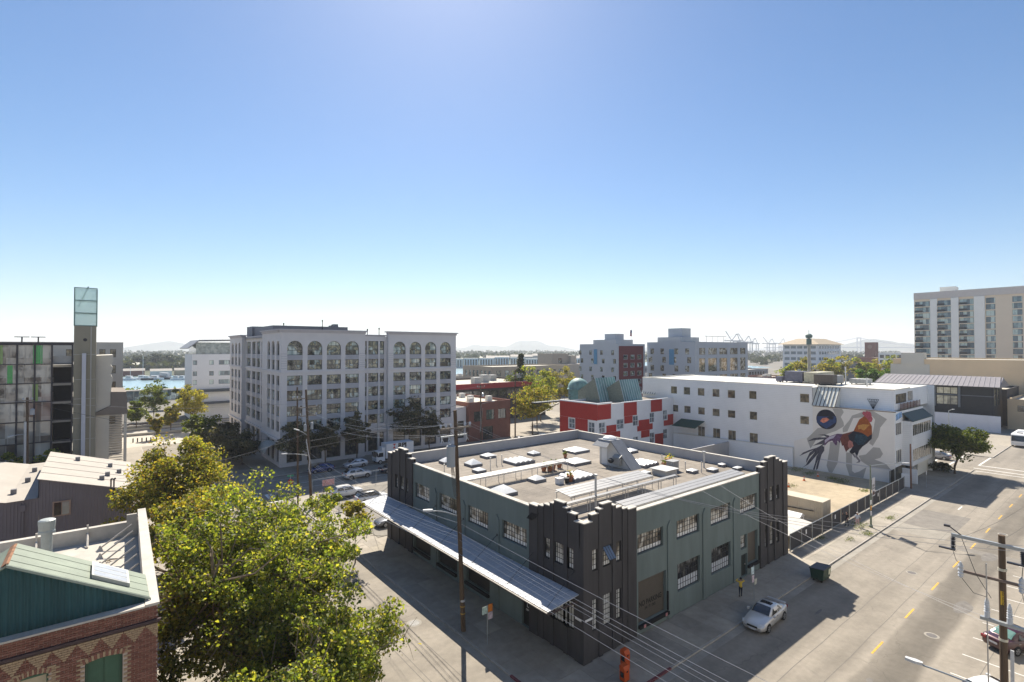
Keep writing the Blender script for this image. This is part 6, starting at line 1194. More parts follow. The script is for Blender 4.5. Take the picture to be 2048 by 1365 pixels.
m_bark = mat('bark_brown', (0.115, 0.085, 0.06), 0.95, 0.3, 4, bump=0.5, bscale=18); m_bark_pale = mat('bark_pale', (0.25, 0.20, 0.14), 0.95, 0.3, 5, bump=0.4, bscale=14)
LG = leafmat('leaf_plane_green', [(0.0, (0.05, 0.08, 0.024)), (0.35, (0.125, 0.165, 0.042)), (0.65, (0.225, 0.255, 0.062)), (0.88, (0.34, 0.34, 0.085)), (0.99, (0.36, 0.30, 0.095))], 0.54)
LA = leafmat('leaf_autumn', [(0.0, (0.08, 0.10, 0.028)), (0.3, (0.16, 0.175, 0.045)), (0.65, (0.26, 0.24, 0.06)), (0.88, (0.33, 0.26, 0.065)), (1.0, (0.30, 0.17, 0.055))], 0.5)
LD = leafmat('leaf_dark_olive', [(0.0, (0.06, 0.065, 0.04)), (0.5, (0.11, 0.108, 0.066)), (1.0, (0.17, 0.14, 0.095))], 0.3)
LM = leafmat('leaf_mid_green', [(0.0, (0.05, 0.08, 0.022)), (0.5, (0.10, 0.135, 0.03)), (1.0, (0.18, 0.19, 0.045))], 0.4)
LY = leafmat('leaf_yellow', [(0.0, (0.14, 0.15, 0.04)), (0.5, (0.25, 0.235, 0.06)), (1.0, (0.33, 0.26, 0.07))], 0.48)
LC = leafmat('leaf_conifer', [(0.0, (0.03, 0.045, 0.024)), (0.5, (0.055, 0.07, 0.036)), (1.0, (0.09, 0.095, 0.05))], 0.15)
def tree(label, base, h, rad, lm, n, leaf, seed, crown_z=None, group=None, bark=m_bark, clumps=40, trunk_r=0.22, fork=0.35, cat='tree', name='tree', off=(0, 0), shape='leaf', cone=False, clump_r=0.26, rz=None, trunk=True, gappy=1.0, xmin=None, twigs=0):
    """base (x,y); crown an uneven ellipsoid of leafy clumps carried by limbs"""
    rs = np.random.RandomState(seed); bx, by = base
    r = thing(name, label, cat, (bx, by, 0), group)
    cz = crown_z if crown_z is not None else h * 0.62; rzv = rz if rz else (h - cz); c0 = np.array([off[0], off[1], cz])
    C = []; 
    while len(C) < clumps:
        v = rs.normal(size=3); v /= np.linalg.norm(v); q = rs.uniform(0.25, 1.0) ** 0.55 * (0.82 + 0.18 * math.sin(3.1 * v[0] + 2.3 * v[1] * 2 + seed) + 0.12 * rs.normal() * gappy)
        if cone:
            t = rs.uniform(0, 1) ** 1.3; a = rs.uniform(0, 2 * math.pi); rr_ = (1 - t) * rs.uniform(0.4, 1.0); p = np.array([rad * rr_ * math.cos(a), rad * rr_ * math.sin(a), cz - rzv + 2 * rzv * t])
        else:
            p = c0 + v * np.array([rad, rad, rzv * (1.0 if v[2] > 0 else 0.8)]) * q
        if p[2] < 0.6: continue
        C.append(p)
    C = np.array(C); cr = clump_r * rad
    per = rs.multinomial(n, rs.dirichlet(np.full(clumps, 3.0)))
    P = []
    for c_, k in zip(C, per):
        d = rs.normal(size=(k, 3)); d /= np.linalg.norm(d, axis=1, keepdims=True) + 1e-9
        P.append(c_ + d * (rs.uniform(0.1, 1.0, (k, 1)) ** 0.45) * cr * rs.uniform(0.6, 1.25) * np.array([1.15, 1.15, 0.8]))
    P = np.concatenate(P); P = P[P[:, 2] > 0.15]
    if xmin is not None: P = P[P[:, 0] + bx > xmin]
    inst('crown', leaf_mesh('crown', P, np.array([0, 0, 0.55]), leaf, rs, lm, shape), r, (0, 0, 0))
    if trunk:
        t = MB(); fz = h * fork; top = np.array([off[0] * 0.5, off[1] * 0.5, fz])
        t.path([(0, 0, -0.1), (0.06 * rs.normal(), 0.06 * rs.normal(), fz * 0.5), tuple(top)], trunk_r, 8, trunk_r * 0.75)
        if cone: t.path([tuple(top), (off[0], off[1], h * 0.97)], trunk_r * 0.7, 6, 0.02)
        else:
            nl = min(6, max(3, clumps // 7)); limbs = []
            for k in range(nl):
                a = 2 * math.pi * k / nl + rs.uniform(-0.4, 0.4); e = c0 + np.array([math.cos(a) * rad * 0.42, math.sin(a) * rad * 0.42, rs.uniform(-0.35, 0.3) * rzv]); m_ = (top + e) / 2 + np.array([0, 0, 0.35])
                t.path([tuple(top - [0, 0, 0.25]), tuple(m_), tuple(e)], trunk_r * 0.5, 6, trunk_r * 0.16); limbs += [top + (m_ - top) * 0.7, m_, m_ + (e - m_) * 0.33, m_ + (e - m_) * 0.66, e]
            limbs = np.array(limbs)
            for c_ in C:
                o_ = np.argsort(np.linalg.norm(limbs - c_, axis=1)); s_ = limbs[o_[rs.randint(0, min(4, len(o_)))]] + rs.normal(size=3) * 0.06; m_ = (s_ + c_) / 2 + rs.normal(size=3) * 0.06 * rad + np.array([0, 0, 0.15])
                t.path([tuple(s_), tuple(m_), tuple(c_)], trunk_r * 0.22, 4, trunk_r * 0.07)
            if twigs:
                for c_ in C:
                    for _ in range(twigs):
                        e = c_ + rs.normal(size=3) * cr * 0.75; m_ = (c_ + e) / 2 + rs.normal(size=3) * 0.1; t.path([tuple(c_), tuple(m_), tuple(e)], 0.022, 3, 0.008)
        inst('trunk', t.mesh('trunk', bark), r, (0, 0, 0))
    return r
# the large street tree in the left foreground and its neighbours
tree('large yellow-green plane tree filling the left foreground beside the brick warehouse', (-19.6, 12.6), 13.2, 7.5, LG, 62000, 0.185, 4, crown_z=7.0, off=(0.5, -1.4), clumps=300, trunk_r=0.34, fork=0.2, clump_r=0.135, bark=m_bark_pale, rz=6.0, gappy=1.3, xmin=-23.7, twigs=4)
tree('low spreading green tree nearest the camera at the bottom left', (-18.9, 3.0), 9.2, 5.6, LG, 32000, 0.18, 14, crown_z=5.2, off=(1.9, 1.0), clumps=150, trunk_r=0.24, fork=0.25, clump_r=0.16, bark=m_bark_pale, gappy=1.0, xmin=-23.7, twigs=4)
tree('orange-tinged street tree rising behind the large plane tree', (-20.3, 36.5), 13.4, 5.6, LA, 26000, 0.22, 6, crown_z=8.2, clumps=130, trunk_r=0.26, clump_r=0.2)
tree('rust-coloured street tree beside the grey metal shed', (-21.0, 27.5), 10.4, 3.6, LA, 8000, 0.26, 9, crown_z=6.4, clumps=60, trunk_r=0.2)
tree('thin yellow sapling in front of the parked white cars', (-5.6, 27.0), 6.2, 2.0, LY, 1500, 0.24, 17, crown_z=4.4, clumps=22, trunk_r=0.07, fork=0.4)
tree('slender pale green sapling by the canopy end', (-6.9, 33.0), 6.6, 2.2, LG, 1700, 0.24, 27, crown_z=4.6, clumps=22, trunk_r=0.07, fork=0.4)
for k, (x, y, h, r_, lb) in enumerate(((1.6, 72.0, 9.6, 4.0, 'dark broad street tree at the corner of the arched office block'), (6.5, 72.3, 8.8, 3.2, 'dark street tree second from the corner of the arched office block'), (12.6, 72.2, 10.0, 3.1, 'narrow dark street tree behind the white box truck'), (24.0, 72.6, 12.6, 4.2, 'tallest dark street tree in front of the arched windows'), (28.8, 72.6, 9.0, 3.0, 'dark street tree near the right end of the arched office block'))):
    tree(lb, (x, y), h, r_, LD, 3800, 0.31, 30 + k, crown_z=h * 0.6, clumps=60, trunk_r=0.16, group='street trees of the arched office block', clump_r=0.22)
for k, (x, y, h, r_, lm, lb) in enumerate(((-5.2, 84.5, 5.6, 4.4, LD, 'dark hedge-like bush left of the striped awning'), (-6.5, 93, 6.6, 5.0, LD, 'tall dark shrub mass beside the office side wall'), (-9.6, 101.5, 8.8, 4.0, LM, 'sunlit green tree left of the dark shrubs'), (-5.4, 106, 6.4, 4.2, LD, 'dark shrub near the railway corner'), (-7.2, 137, 12.4, 4.3, LY, 'yellow-orange tree in front of the waterfront office'), (-3.5, 165, 11.5, 5.4, LM, 'dark green tree under the waterfront office canopy'), (-13.6, 168, 12.6, 4.8, LM, 'tall green tree on the plaza in front of the footbridge'), (-18.8, 150, 7.6, 3.2, LM, 'small round green tree beside the garage wing'), (-11.8, 139, 7.0, 2.4, LA, 'small rust-coloured tree on the plaza'), (-15.7, 128, 6.2, 1.6, LA, 'thin rust sapling by the bollards'))):
    tree(lb, (x, y), h, r_, lm, 3600, 0.4, 50 + k, crown_z=h * 0.56, clumps=46, trunk_r=0.16, clump_r=0.25)
for k, (x, y) in enumerate(((-46, 76), (-36, 75.5), (-31, 75.2))): tree(['left', 'middle', 'right'][k] + ' small yellow-green tree in front of the glass garage', (x, y), 7.4, 2.6, LG, 1800, 0.34, 70 + k, clumps=30, group='small trees in front of the garage')
for k, (x, y, h, r_, lm, lb) in enumerate(((60.5, 75.5, 14.4, 6.0, LA, 'large autumn-coloured tree beside the low brick building'), (66, 80, 12.0, 4.6, LA, 'rust and green tree behind the roof bridge'), (78, 92, 18.2, 6.2, LG, 'tall yellow-green tree behind the copper dome'), (92, 98, 16.6, 5.6, LY, 'golden tree left of the grey loft tower'), (84, 112, 15, 4.6, LM, 'green tree between the dome and the loft tower'))):
    tree(lb, (x, y), h, r_, lm, 6500, 0.36, 80 + k, crown_z=h * 0.6, clumps=64, trunk_r=0.2, clump_r=0.22)
tree('dark conifer standing before the distant beige factory', (88, 113.5), 19.6, 4.2, LC, 5200, 0.6, 91, crown_z=10.6, rz=9, clumps=90, cone=True, clump_r=0.24, trunk_r=0.2)
for k, (x, y, lm) in enumerate(((97, 158, LM), (103, 150, LM), (110, 148, LA), (116, 146, LA), (122, 142, LY))): tree(['leftmost', 'second', 'third', 'fourth', 'rightmost'][k] + ' small tree in the row before the beige factory', (x, y), 7.5 + (k % 2), 3.4, lm, 1200, 0.5, 95 + k, clumps=24, group='trees before the beige factory')
tree('round dark green street tree on the kerb beside the painted building', (91.5, -2.4), 8.6, 4.7, LM, 12000, 0.30, 110, crown_z=5.6, rz=3.0, off=(1.2, -0.6), clumps=90, trunk_r=0.2, fork=0.3, clump_r=0.24)
tree('multi-stemmed shady tree close to the corner of the painted building', (93.2, 1.6), 9.2, 3.8, LM, 8000, 0.30, 111, crown_z=5.8, clumps=60, trunk_r=0.16, fork=0.3, clump_r=0.24)
b_ = tree('low dark shrub bed beneath the street tree', (92.5, 0.2), 1.3, 2.3, LC, 2600, 0.22, 112, crown_z=0.6, clumps=24, trunk=False, cat='shrub', name='shrub', clump_r=0.3)
for k in range(13):
    x, y = 246 + 3.6 * k + (k % 3) * 4, 92 - 2.7 * k + (k % 4) * 2
    tree(ORD[min(k, 9)] + (' sunny yellow-green tree in the row left of the tan building' if k < 10 else ' sunny tree, far right stretch of the row near the tan building' if k == 10 else ' tree at the very end of the row near the tan building' if k == 11 else ' and last tree of the row touching the tan building'), (x, y), 15.6 + (k * 7 % 5) * 0.8, 5.6, LY if k % 3 else LG, 1900, 0.62, 130 + k, clumps=34, trunk_r=0.2, group='tree row near the tan building', clump_r=0.27)
tree('round bright green tree behind the pavilion roof', (204, 43), 15.6, 6.0, leafmat('leaf_bright', [(0.0, (0.03, 0.075, 0.012)), (0.5, (0.06, 0.13, 0.02)), (1.0, (0.12, 0.19, 0.03))], 0.35), 5000, 0.6, 150, crown_z=10, clumps=60, clump_r=0.22)
# wooded far shore: single tall trees, then the wood that reads as one mass
for k, (d, x, h, r_, cone) in enumerate(((560, -405, 19, 9, 0), (565, -390, 21, 8, 0), (560, -372, 18, 8, 0), (600, -352, 20, 6, 1), (590, -335, 17, 6, 1), (620, -318, 14, 7, 0), (640, -300, 14, 7, 0), (600, -425, 13, 8, 0), (600, -440, 12, 7, 0))):
    X_, Y_ = pxd(d, x); tree(ORD[k] + ' tall dark tree from the left on the opposite shore', (X_, Y_), h, r_, LC, 1500, 1.4, 160 + k, crown_z=h * 0.45, clumps=60, cone=bool(cone), group='tall trees on the opposite shore', trunk=False, clump_r=0.25, rz=h * 0.48)
rs = np.random.RandomState(77); P = []
for k in range(1500):
    d = rs.uniform(650, 2600); x = rs.uniform(-0.75, 0.75) * d
    if d < 900 and -0.12 < x / d < 0.16: d += 400
    X_, Y_ = pxd(d, x); hh = rs.uniform(5, 11) * (0.8 + d / 4000); q = rs.normal(size=(16, 3)); q /= np.linalg.norm(q, axis=1, keepdims=True)
    P.append(np.array([X_, Y_, hh * 0.5]) + q * np.array([hh * 0.9, hh * 0.9, hh * 0.5]))
for k in range(700):
    d = rs.uniform(520, 1000); x = rs.uniform(-0.80, -0.50) * d
    X_, Y_ = pxd(d, x); hh = rs.uniform(4, 9); q = rs.normal(size=(16, 3)); q /= np.linalg.norm(q, axis=1, keepdims=True)
    P.append(np.array([X_, Y_, hh * 0.45]) + q * np.array([hh * 0.9, hh * 0.9, hh * 0.5]))
P = np.concatenate(P)
o = bpy.data.objects.new('distant_woodland', leaf_mesh('distant_woodland', P, np.array([0, 0, 0.3]), 5.5, rs, LC, 'quad')); COL.objects.link(o); tag(o, 'distant belt of dark trees along the horizon', 'woodland', kind='stuff')
P = []
for k in range(420):
    x = rs.uniform(-75, 130); y = 258 - rs.uniform(0, 10); P.append(np.array([x, y, 0]) + rs.normal(size=(12, 3)) * [2.4, 2.0, 1.2] + [0, 0, 2.4])
P = np.concatenate(P); o = bpy.data.objects.new('shore_shrubs', leaf_mesh('shore_shrubs', P, np.array([0, 0, 0.4]), 0.9, rs, LM, 'quad')); COL.objects.link(o); tag(o, 'green shrub belt along the near bank of the estuary', 'shrubs', kind='stuff')
# weeds on the dirt lot
P = []
for cx, cy, s_, n in ((70.5, 9.5, 0.8, 300), (69.5, 7.8, 1.0, 340), (71.2, 13.5, 0.9, 200), (60, 12, 0.8, 160), (47.4, -1.6, 0.9, 260), (45.0, -3.3, 0.5, 160), (39, -0.4, 0.5, 110), (66, 3.5, 0.6, 150), (57, 19, 0.7, 120), (72.5, 16, 1.0, 220), (36.4, 0.5, 0.5, 80), (53.8, -3.2, 0.5, 120), (44, 10, .5, 90), (41.2, -2.6, 0.4, 70)):
    P.append(np.array([cx, cy, 0.12]) + rs.normal(size=(n, 3)) * [s_, s_ * 0.6, 0.1])
P = np.concatenate(P); P[:, 2] = np.abs(P[:, 2]); o = bpy.data.objects.new('weeds', leaf_mesh('weeds', P, np.array([0, 0, 0.2]), 0.22, rs, LM, 'needle')); COL.objects.link(o); tag(o, 'patches of green weeds on the dirt lot and pavement edges', 'weeds', kind='stuff')
# ------------------------------------------------------------------ vehicles
m_tyre = mat('tyre_rubber', (0.012, 0.012, 0.013), 0.8, 0); m_rim = mat('alloy_rim', (0.42, 0.42, 0.43), 0.35, 0.05, metal=0.7); m_arch = mat('arch_black', (0.01, 0.01, 0.01), 0.9, 0)
m_cgl = mat('car_glass', (0.018, 0.022, 0.026), 0.04, 0, spec=0.9); m_lampw = mat('headlamp', (0.62, 0.64, 0.66), 0.15, 0, spec=0.9); m_lampr = mat('taillamp', (0.32, 0.012, 0.012), 0.2, 0, spec=0.8); m_plate = mat('number_plate', (0.6, 0.6, 0.62), 0.5, 0); m_trim = mat('black_trim', (0.018, 0.018, 0.02), 0.6, 0); m_chr = mat('chrome', (0.55, 0.55, 0.56), 0.2, 0, metal=0.9)
def paintm(n, c, metal=0.3): return mat('car_paint_' + n, c, 0.32, 0.02, 2, metal=metal, spec=0.6, coat=0.8)
SHAPES = {   # stations: x (front = +), half width, bottom z, belt z ; cabin: windscreen base x, roof front x, roof rear x, rear base x
    'sedan': dict(L=4.8, W=1.82, H=1.46, st=[(2.40, .62, .34, .56), (2.32, .76, .22, .66), (2.05, .87, .19, .76), (1.5, .905, .19, .86), (0.95, .91, .19, .93), (0, .91, .19, .95), (-1.0, .91, .19, .97), (-1.7, .90, .20, 1.0), (-2.15, .86, .24, .99), (-2.36, .78, .30, .92), (-2.42, .66, .40, .78)], cab=(1.0, 0.22, -0.95, -1.72), rw=0.60),
    'hatch': dict(L=4.4, W=1.76, H=1.5, st=[(2.2, .60, .34, .60), (2.1, .76, .22, .70), (1.8, .85, .19, .82), (1.2, .88, .19, .95), (0.5, .88, .19, 1.0), (-0.6, .88, .19, 1.02), (-1.5, .87, .2, 1.05), (-2.0, .84, .25, 1.06), (-2.17, .76, .33, 1.0), (-2.2, .68, .4, .85)], cab=(1.35, 0.25, -1.25, -2.08), rw=0.60),
    'suv': dict(L=4.65, W=1.88, H=1.68, st=[(2.32, .66, .40, .74), (2.24, .80, .28, .86), (1.95, .91, .25, .98), (1.35, .94, .24, 1.06), (0.6, .94, .24, 1.09), (-0.6, .94, .24, 1.1), (-1.6, .93, .25, 1.12), (-2.15, .89, .30, 1.12), (-2.3, .82, .36, 1.05), (-2.33, .74, .45, .9)], cab=(1.12, 0.42, -1.5, -2.2), rw=0.68),
}
def wheel(parent, x, y, r, w, side):
    q = MB(); n = 20
    for k in range(n):
        a, b_ = 2 * math.pi * k / n, 2 * math.pi * (k + 1) / n
        for (r0, y0), (r1, y1) in (((r * .62, 0), (r * .97, 0.0)), ((r * .97, 0), (r, -.03)), ((r, -.03), (r, -w))):
            q.quad((r0 * math.cos(a), side * y0, r0 * math.sin(a)), (r0 * math.cos(b_), side * y0, r0 * math.sin(b_)), (r1 * math.cos(b_), side * y1, r1 * math.sin(b_)), (r1 * math.cos(a), side * y1, r1 * math.sin(a)))
    t = inst('wheel', q.mesh('tyre', m_tyre), parent, (x, y, r))
    q = MB()
    for k in range(5):
        a = 2 * math.pi * k / 5; d = 0.2; q.quad((0.06 * math.cos(a - 0.9), side * 0.012, 0.06 * math.sin(a - 0.9)), (r * .62 * math.cos(a - d), side * 0.004, r * .62 * math.sin(a - d)), (r * .62 * math.cos(a + d), side * 0.004, r * .62 * math.sin(a + d)), (0.06 * math.cos(a + 0.9), side * 0.012, 0.06 * math.sin(a + 0.9)))
    for k in range(n):
        a, b_ = 2 * math.pi * k / n, 2 * math.pi * (k + 1) / n; q.quad((r * .52 * math.cos(a), side * .002, r * .52 * math.sin(a)), (r * .52 * math.cos(b_), side * .002, r * .52 * math.sin(b_)), (r * .63 * math.cos(b_), side * .006, r * .63 * math.sin(b_)), (r * .63 * math.cos(a), side * .006, r * .63 * math.sin(a)))
    inst('rim', q.mesh('rim', m_rim), t, (0, 0, 0))
def car(label, kind, pm, loc, heading, group='cars', black_low=False, roof_m=None, sunroof=False, spoiler=False, rails=False, cat='car', name='parked_car', rearglass=None):
    S = SHAPES[kind]; r = thing(name, label, cat, (loc[0], loc[1], loc[2] if len(loc) > 2 else -0.128), group, heading)
    q = MB(); rows = []
    for x, hw, zb, zt in S['st']:
        half = [(hw * .80, zb), (hw * .985, zb + .12), (hw, zb + (zt - zb) * .5), (hw * .985, zt - .13), (hw * .93, zt - .03), (hw * .80, zt + .02), (hw * .4, zt + .035)]
        rows.append([(x, y, z) for y, z in half] + [(x, 0, zt + .04)] + [(x, -y, z) for y, z in half[::-1]])
    for a, b_ in zip(rows, rows[1:]):
        for k in range(len(a) - 1): q.quad(a[k], a[k + 1], b_[k + 1], b_[k])
        q.quad(a[-1], a[0], b_[0], b_[-1])
    q.quad(*rows[0]); q.quad(*rows[-1][::-1])
    bo = inst('body', q.mesh('body', pm, smooth=True), r, (0, 0, 0)); me = bo.data
    import bmesh as _bm
    b = _bm.new(); b.from_mesh(me); _bm.ops.remove_doubles(b, verts=b.verts, dist=0.002); _bm.ops.recalc_face_normals(b, faces=b.faces); b.to_mesh(me); b.free()
    # cabin
    wb, rf, rr_, rb_ = S['cab']; H_ = S['H']; W2 = S['W'] / 2
    def belt(x):
        st = sorted(S['st']); 
        for a, c_ in zip(st, st[1:]):
            if a[0] <= x <= c_[0]: return a[3] + (c_[3] - a[3]) * (x - a[0]) / (c_[0] - a[0])
        return st[0][3]
    bz = lambda x: belt(x) - 0.02
    sec = [(wb, W2 * .80, bz(wb), W2 * .80, bz(wb) + .03), (rf + (wb - rf) * .45, W2 * .90, bz(0), W2 * .73, bz(0) + (H_ - bz(0)) * .60), (rf, W2 * .90, bz(0), S['rw'] * 1.0, H_ - .035), (rf - .35, W2 * .90, bz(0), S['rw'] * 1.02, H_), ((rf + rr_) / 2 - .15, W2 * .90, bz(-.5), S['rw'] * 1.02, H_ + .01), (rr_, W2 * .90, bz(rr_), S['rw'] * .98, H_ - .04), (rr_ + (rb_ - rr_) * .55, W2 * .87, bz(rb_), W2 * .70, bz(rb_) + (H_ - bz(rb_)) * .55), (rb_, W2 * .78, bz(rb_), W2 * .78, bz(rb_) + .03)]
    q = MB(); rows = []
    for x, w0, z0, w1, z1 in sec: rows.append([(x, w0, z0), (x, w0 + (w1 - w0) * .5 + .015, z0 + (z1 - z0) * .5), (x, w1, z1 - .03 if z1 - z0 > .2 else z1), (x, w1 * .8, z1 + .015), (x, 0, z1 + .025), (x, -w1 * .8, z1 + .015), (x, -w1, z1 - .03 if z1 - z0 > .2 else z1), (x, -(w0 + (w1 - w0) * .5 + .015), z0 + (z1 - z0) * .5), (x, -w0, z0)])
    for a, b2 in zip(rows, rows[1:]):
        for k in range(len(a) - 1): q.quad(a[k], a[k + 1], b2[k + 1], b2[k])
    cab = inst('cabin', q.mesh('cabin', roof_m or pm, smooth=True), r, (0, 0, 0)); b = _bm.new(); b.from_mesh(cab.data); _bm.ops.remove_doubles(b, verts=b.verts, dist=0.002); _bm.ops.recalc_face_normals(b, faces=b.faces); b.to_mesh(cab.data); b.free()
    def glz(nm, pts, m_=m_cgl): q = MB(); q.quad(*pts); return inst(nm, q.mesh(nm, m_), cab, (0, 0, 0))
    def surf(i0, i1, k0, k1, t0, t1, s0, s1, out):
        """panel on the cabin skin between section rows i0,i1 and ring points k0,k1"""
        A, B_ = rows[i0], rows[i1]; P = lambda t, s_: (Vector(A[k0]).lerp(Vector(A[k1]), s_)).lerp(Vector(B_[k0]).lerp(Vector(B_[k1]), s_), t) + Vector(out)
        return [P(t0, s0), P(t1, s0), P(t1, s1), P(t0, s1)]
    # windscreen and rear glass as two-step strips
    for nm, ia, ib, ic, o_ in (('windscreen', 0, 1, 2, (.025, 0, .03)), ('rear_window', 7, 6, 5, (-.025, 0, .03))):
        q = MB()
        for i, j, ta, tb in ((ia, ib, .18, 1.0), (ib, ic, 0, .9)):
            A = [Vector(p) for p in rows[i][2:7]]; B_ = [Vector(p) for p in rows[j][2:7]]; a = [A[k].lerp(B_[k], ta) for k in range(5)]; c_ = [A[k].lerp(B_[k], tb) for k in range(5)]
            for P_ in (a, c_): P_[0] = P_[0].lerp(P_[1], .3); P_[4] = P_[4].lerp(P_[3], .3)
            for k in range(4): q.quad(*[p + Vector(o_) for p in (a[k], a[k + 1], c_[k + 1], c_[k])])
        inst(nm, q.mesh(nm, (rearglass if rearglass and nm[0] == 'r' else m_cgl)), cab, (0, 0, 0))
    for sd in (1, -1):
        z0 = bz(0) + .05; z1 = H_ - .12; y0 = W2 * .90 + .012; y1 = S['rw'] * 1.02 + .035
        def sp(x, f): return (x, sd * (y0 + (y1 - y0) * f + .015 * math.sin(math.pi * f)), z0 + (z1 - z0) * f)
        xm = (rf + rr_) / 2 - .02; xf0 = wb - .32; xr0 = rb_ + .42
        glz('side_window', [sp(xf0, .04), sp(xm + .04, .04), sp(xm + .02, .98), sp(rf - .06, .98)]); glz('side_window', [sp(xm - .05, .04), sp(xr0 + .12, .08), sp(rr_ + .05, .96), sp(xm - .04, .98)])
        q = MB(); q.box(xf0 - .02, xf0 + .16, sd * (W2 + .02), sd * (W2 + .2), bz(0) + .03, bz(0) + .17); inst('mirror', q.mesh('mirror', pm), r, (0, 0, 0))
        for x in (xm + .15, xm - .95): q = MB(); q.box(x, x + .2, sd * (W2 * .995), sd * (W2 + .02), bz(0) - .12, bz(0) - .08); inst('door_handle', q.mesh('door_handle', m_chr if not black_low else m_trim), r, (0, 0, 0))
        fx = S['st'][0][0]; q = MB(); hw = S['st'][1][1]; zt = S['st'][1][3]
        q.prism([(fx + .02, sd * hw * .52, zt - .14), (fx - .09, sd * hw * 1.03, zt - .10), (fx - .34, sd * hw * 1.17, zt + .06), (fx - .2, sd * hw * .66, zt + .10)], (.03, 0, .03)); inst('headlight', q.mesh('headlight', m_lampw), r, (0, 0, 0))
        rx = S['st'][-1][0]; q = MB(); hw = S['st'][-2][1]; zt = S['st'][-2][3]; q.box(rx - .015, rx + .12, sd * hw * .62, sd * hw * 1.04, zt - .22, zt - .02); inst('taillight', q.mesh('taillight', m_lampr), r, (0, 0, 0))
        for x in (S['L'] * .5 - .92, -S['L'] * .5 + .95):
            rw_ = .33 if kind != 'suv' else .37; q = MB(); q.prism([(x + rw_ * 1.14 * math.cos(k * math.pi / 12), sd * (W2 * 1.004), rw_ + rw_ * 1.14 * math.sin(k * math.pi / 12)) for k in range(-2, 15)], (0, -sd * .12, 0)); inst('wheel_arch', q.mesh('wheel_arch', m_arch), r, (0, 0, 0)); wheel(r, x, sd * (W2 * 1.004 + .012), rw_, .2, sd)
    fx = S['st'][0][0]; q = MB(); z = S['st'][0][3]; q.box(fx - .05, fx + .03, -.40, .40, z - .11, z + .02); inst('grille', q.mesh('grille', m_trim), r, (0, 0, 0)); q = MB(); q.box(fx - .02, fx + .03, -.26, .26, z - .27, z - .14); inst('number_plate', q.mesh('number_plate', m_plate), r, (0, 0, 0))
    rx = S['st'][-1][0]; q = MB(); z = S['st'][-1][3]; q.box(rx - .02, rx + .02, -.26, .26, z - .18, z - .05); inst('number_plate', q.mesh('number_plate', m_plate), r, (0, 0, 0))
    if black_low: q = MB(); q.box(-S['L'] / 2 + .1, S['L'] / 2 - .12, -W2 * 1.0, W2 * 1.0, S['st'][3][2] - .02, S['st'][3][2] + .13); inst('sill_cladding', q.mesh('sill_cladding', m_trim), r, (0, 0, 0))
    if sunroof: q = MB(); q.box(rf - .75, rf - .25, -S['rw'] * .72, S['rw'] * .72, H_ + .012, H_ + .034); inst('sunroof', q.mesh('sunroof', m_cgl), cab, (0, 0, 0))
    if spoiler: q = MB(); q.box(-S['L'] / 2 + .06, -S['L'] / 2 + .3, -W2 * .8, W2 * .8, 1.06, 1.1); q.box(-S['L'] / 2 + .12, -S['L'] / 2 + .24, -W2 * .7, -W2 * .62, .97, 1.06); q.box(-S['L'] / 2 + .12, -S['L'] / 2 + .24, W2 * .62, W2 * .7, .97, 1.06); inst('spoiler', q.mesh('spoiler', pm), r, (0, 0, 0))
    if rails:
        for sd in (1, -1): q = MB(); q.box(rr_ - .1, rf - .2, sd * S['rw'] * .85 - .02, sd * S['rw'] * .85 + .02, H_ + .03, H_ + .075); inst('roof_rail', q.mesh('roof_rail', m_trim), r, (0, 0, 0))
    return r
P_silver = paintm('silver', (0.60, 0.585, 0.565), 0.35); P_white = paintm('white', (0.72, 0.72, 0.71), 0.0); P_maroon = paintm('maroon', (0.055, 0.012, 0.016), 0.3); P_grey = paintm('grey', (0.16, 0.165, 0.18), 0.5); P_blue = paintm('blue', (0.012, 0.035, 0.16), 0.3); P_dblue = paintm('dark_blue', (0.018, 0.025, 0.05), 0.3); P_bsil = paintm('pale_silver', (0.55, 0.57, 0.60), 0.4)
car('silver sedan with black sunroof driving past the green warehouse', 'sedan', P_silver, (15.95, -4.95), math.pi + 0.05, name='sedan', group='cars around the crossing', sunroof=True, spoiler=True)
car('dark maroon sedan in an angled bay at the right edge', 'sedan', P_maroon, (27.1, -18.3), R(-25) , group='cars around the crossing', rearglass=mat('tinted_green_glass', (0.12, 0.22, 0.19), 0.08, 0, spec=0.8))
car('white car whose roof just shows at the bottom right', 'hatch', P_white, (17.2, -18.4), R(-25), group='cars around the crossing')
car('white SUV with black roof rails, left of the two in the parking lot', 'suv', P_white, (2.4, 50.6, 0.013), R(-2), black_low=True, rails=True, group='cars in the parking lot')
car('white SUV with black roof, right of the two in the parking lot', 'suv', P_white, (4.2, 45.6, 0.013), R(-2), black_low=True, roof_m=paintm('black', (0.02, 0.02, 0.022), 0.2), group='cars in the parking lot')
car('grey sedan parked at the end of the warehouse canopy', 'sedan', P_grey, (2.6, 35.2, 0.013), math.pi, group='cars in the parking lot')
car('pale silver hatchback parked in front of the arched office block', 'hatch', P_bsil, (11.0, 68.9), math.pi, group='cars on the far street')
car('silver crossover with roof rails driving on the far street', 'suv', P_bsil, (8.2, 60.9), 0.0, rails=True, group='cars on the far street', name='crossover')
car('dark blue car half hidden by the warehouse corner tower', 'sedan', P_dblue, (14.9, 61.2), 0.0, group='cars on the far street')
car('bright blue car parked under the dark street trees', 'hatch', P_blue, (4.6, 68.8), math.pi, group='cars on the far street')
car('grey car parked in the shade beyond the shrub bed', 'sedan', P_grey, (105.6, 3.2), R(90), group='cars on the cross street')
car('white car under the autumn tree near the brick building', 'hatch', P_white, (57.2, 69.0), math.pi, group='cars on the far street')
car('dark car near the brick building', 'sedan', P_dblue, (50.5, 69.0), math.pi, group='cars on the far street')
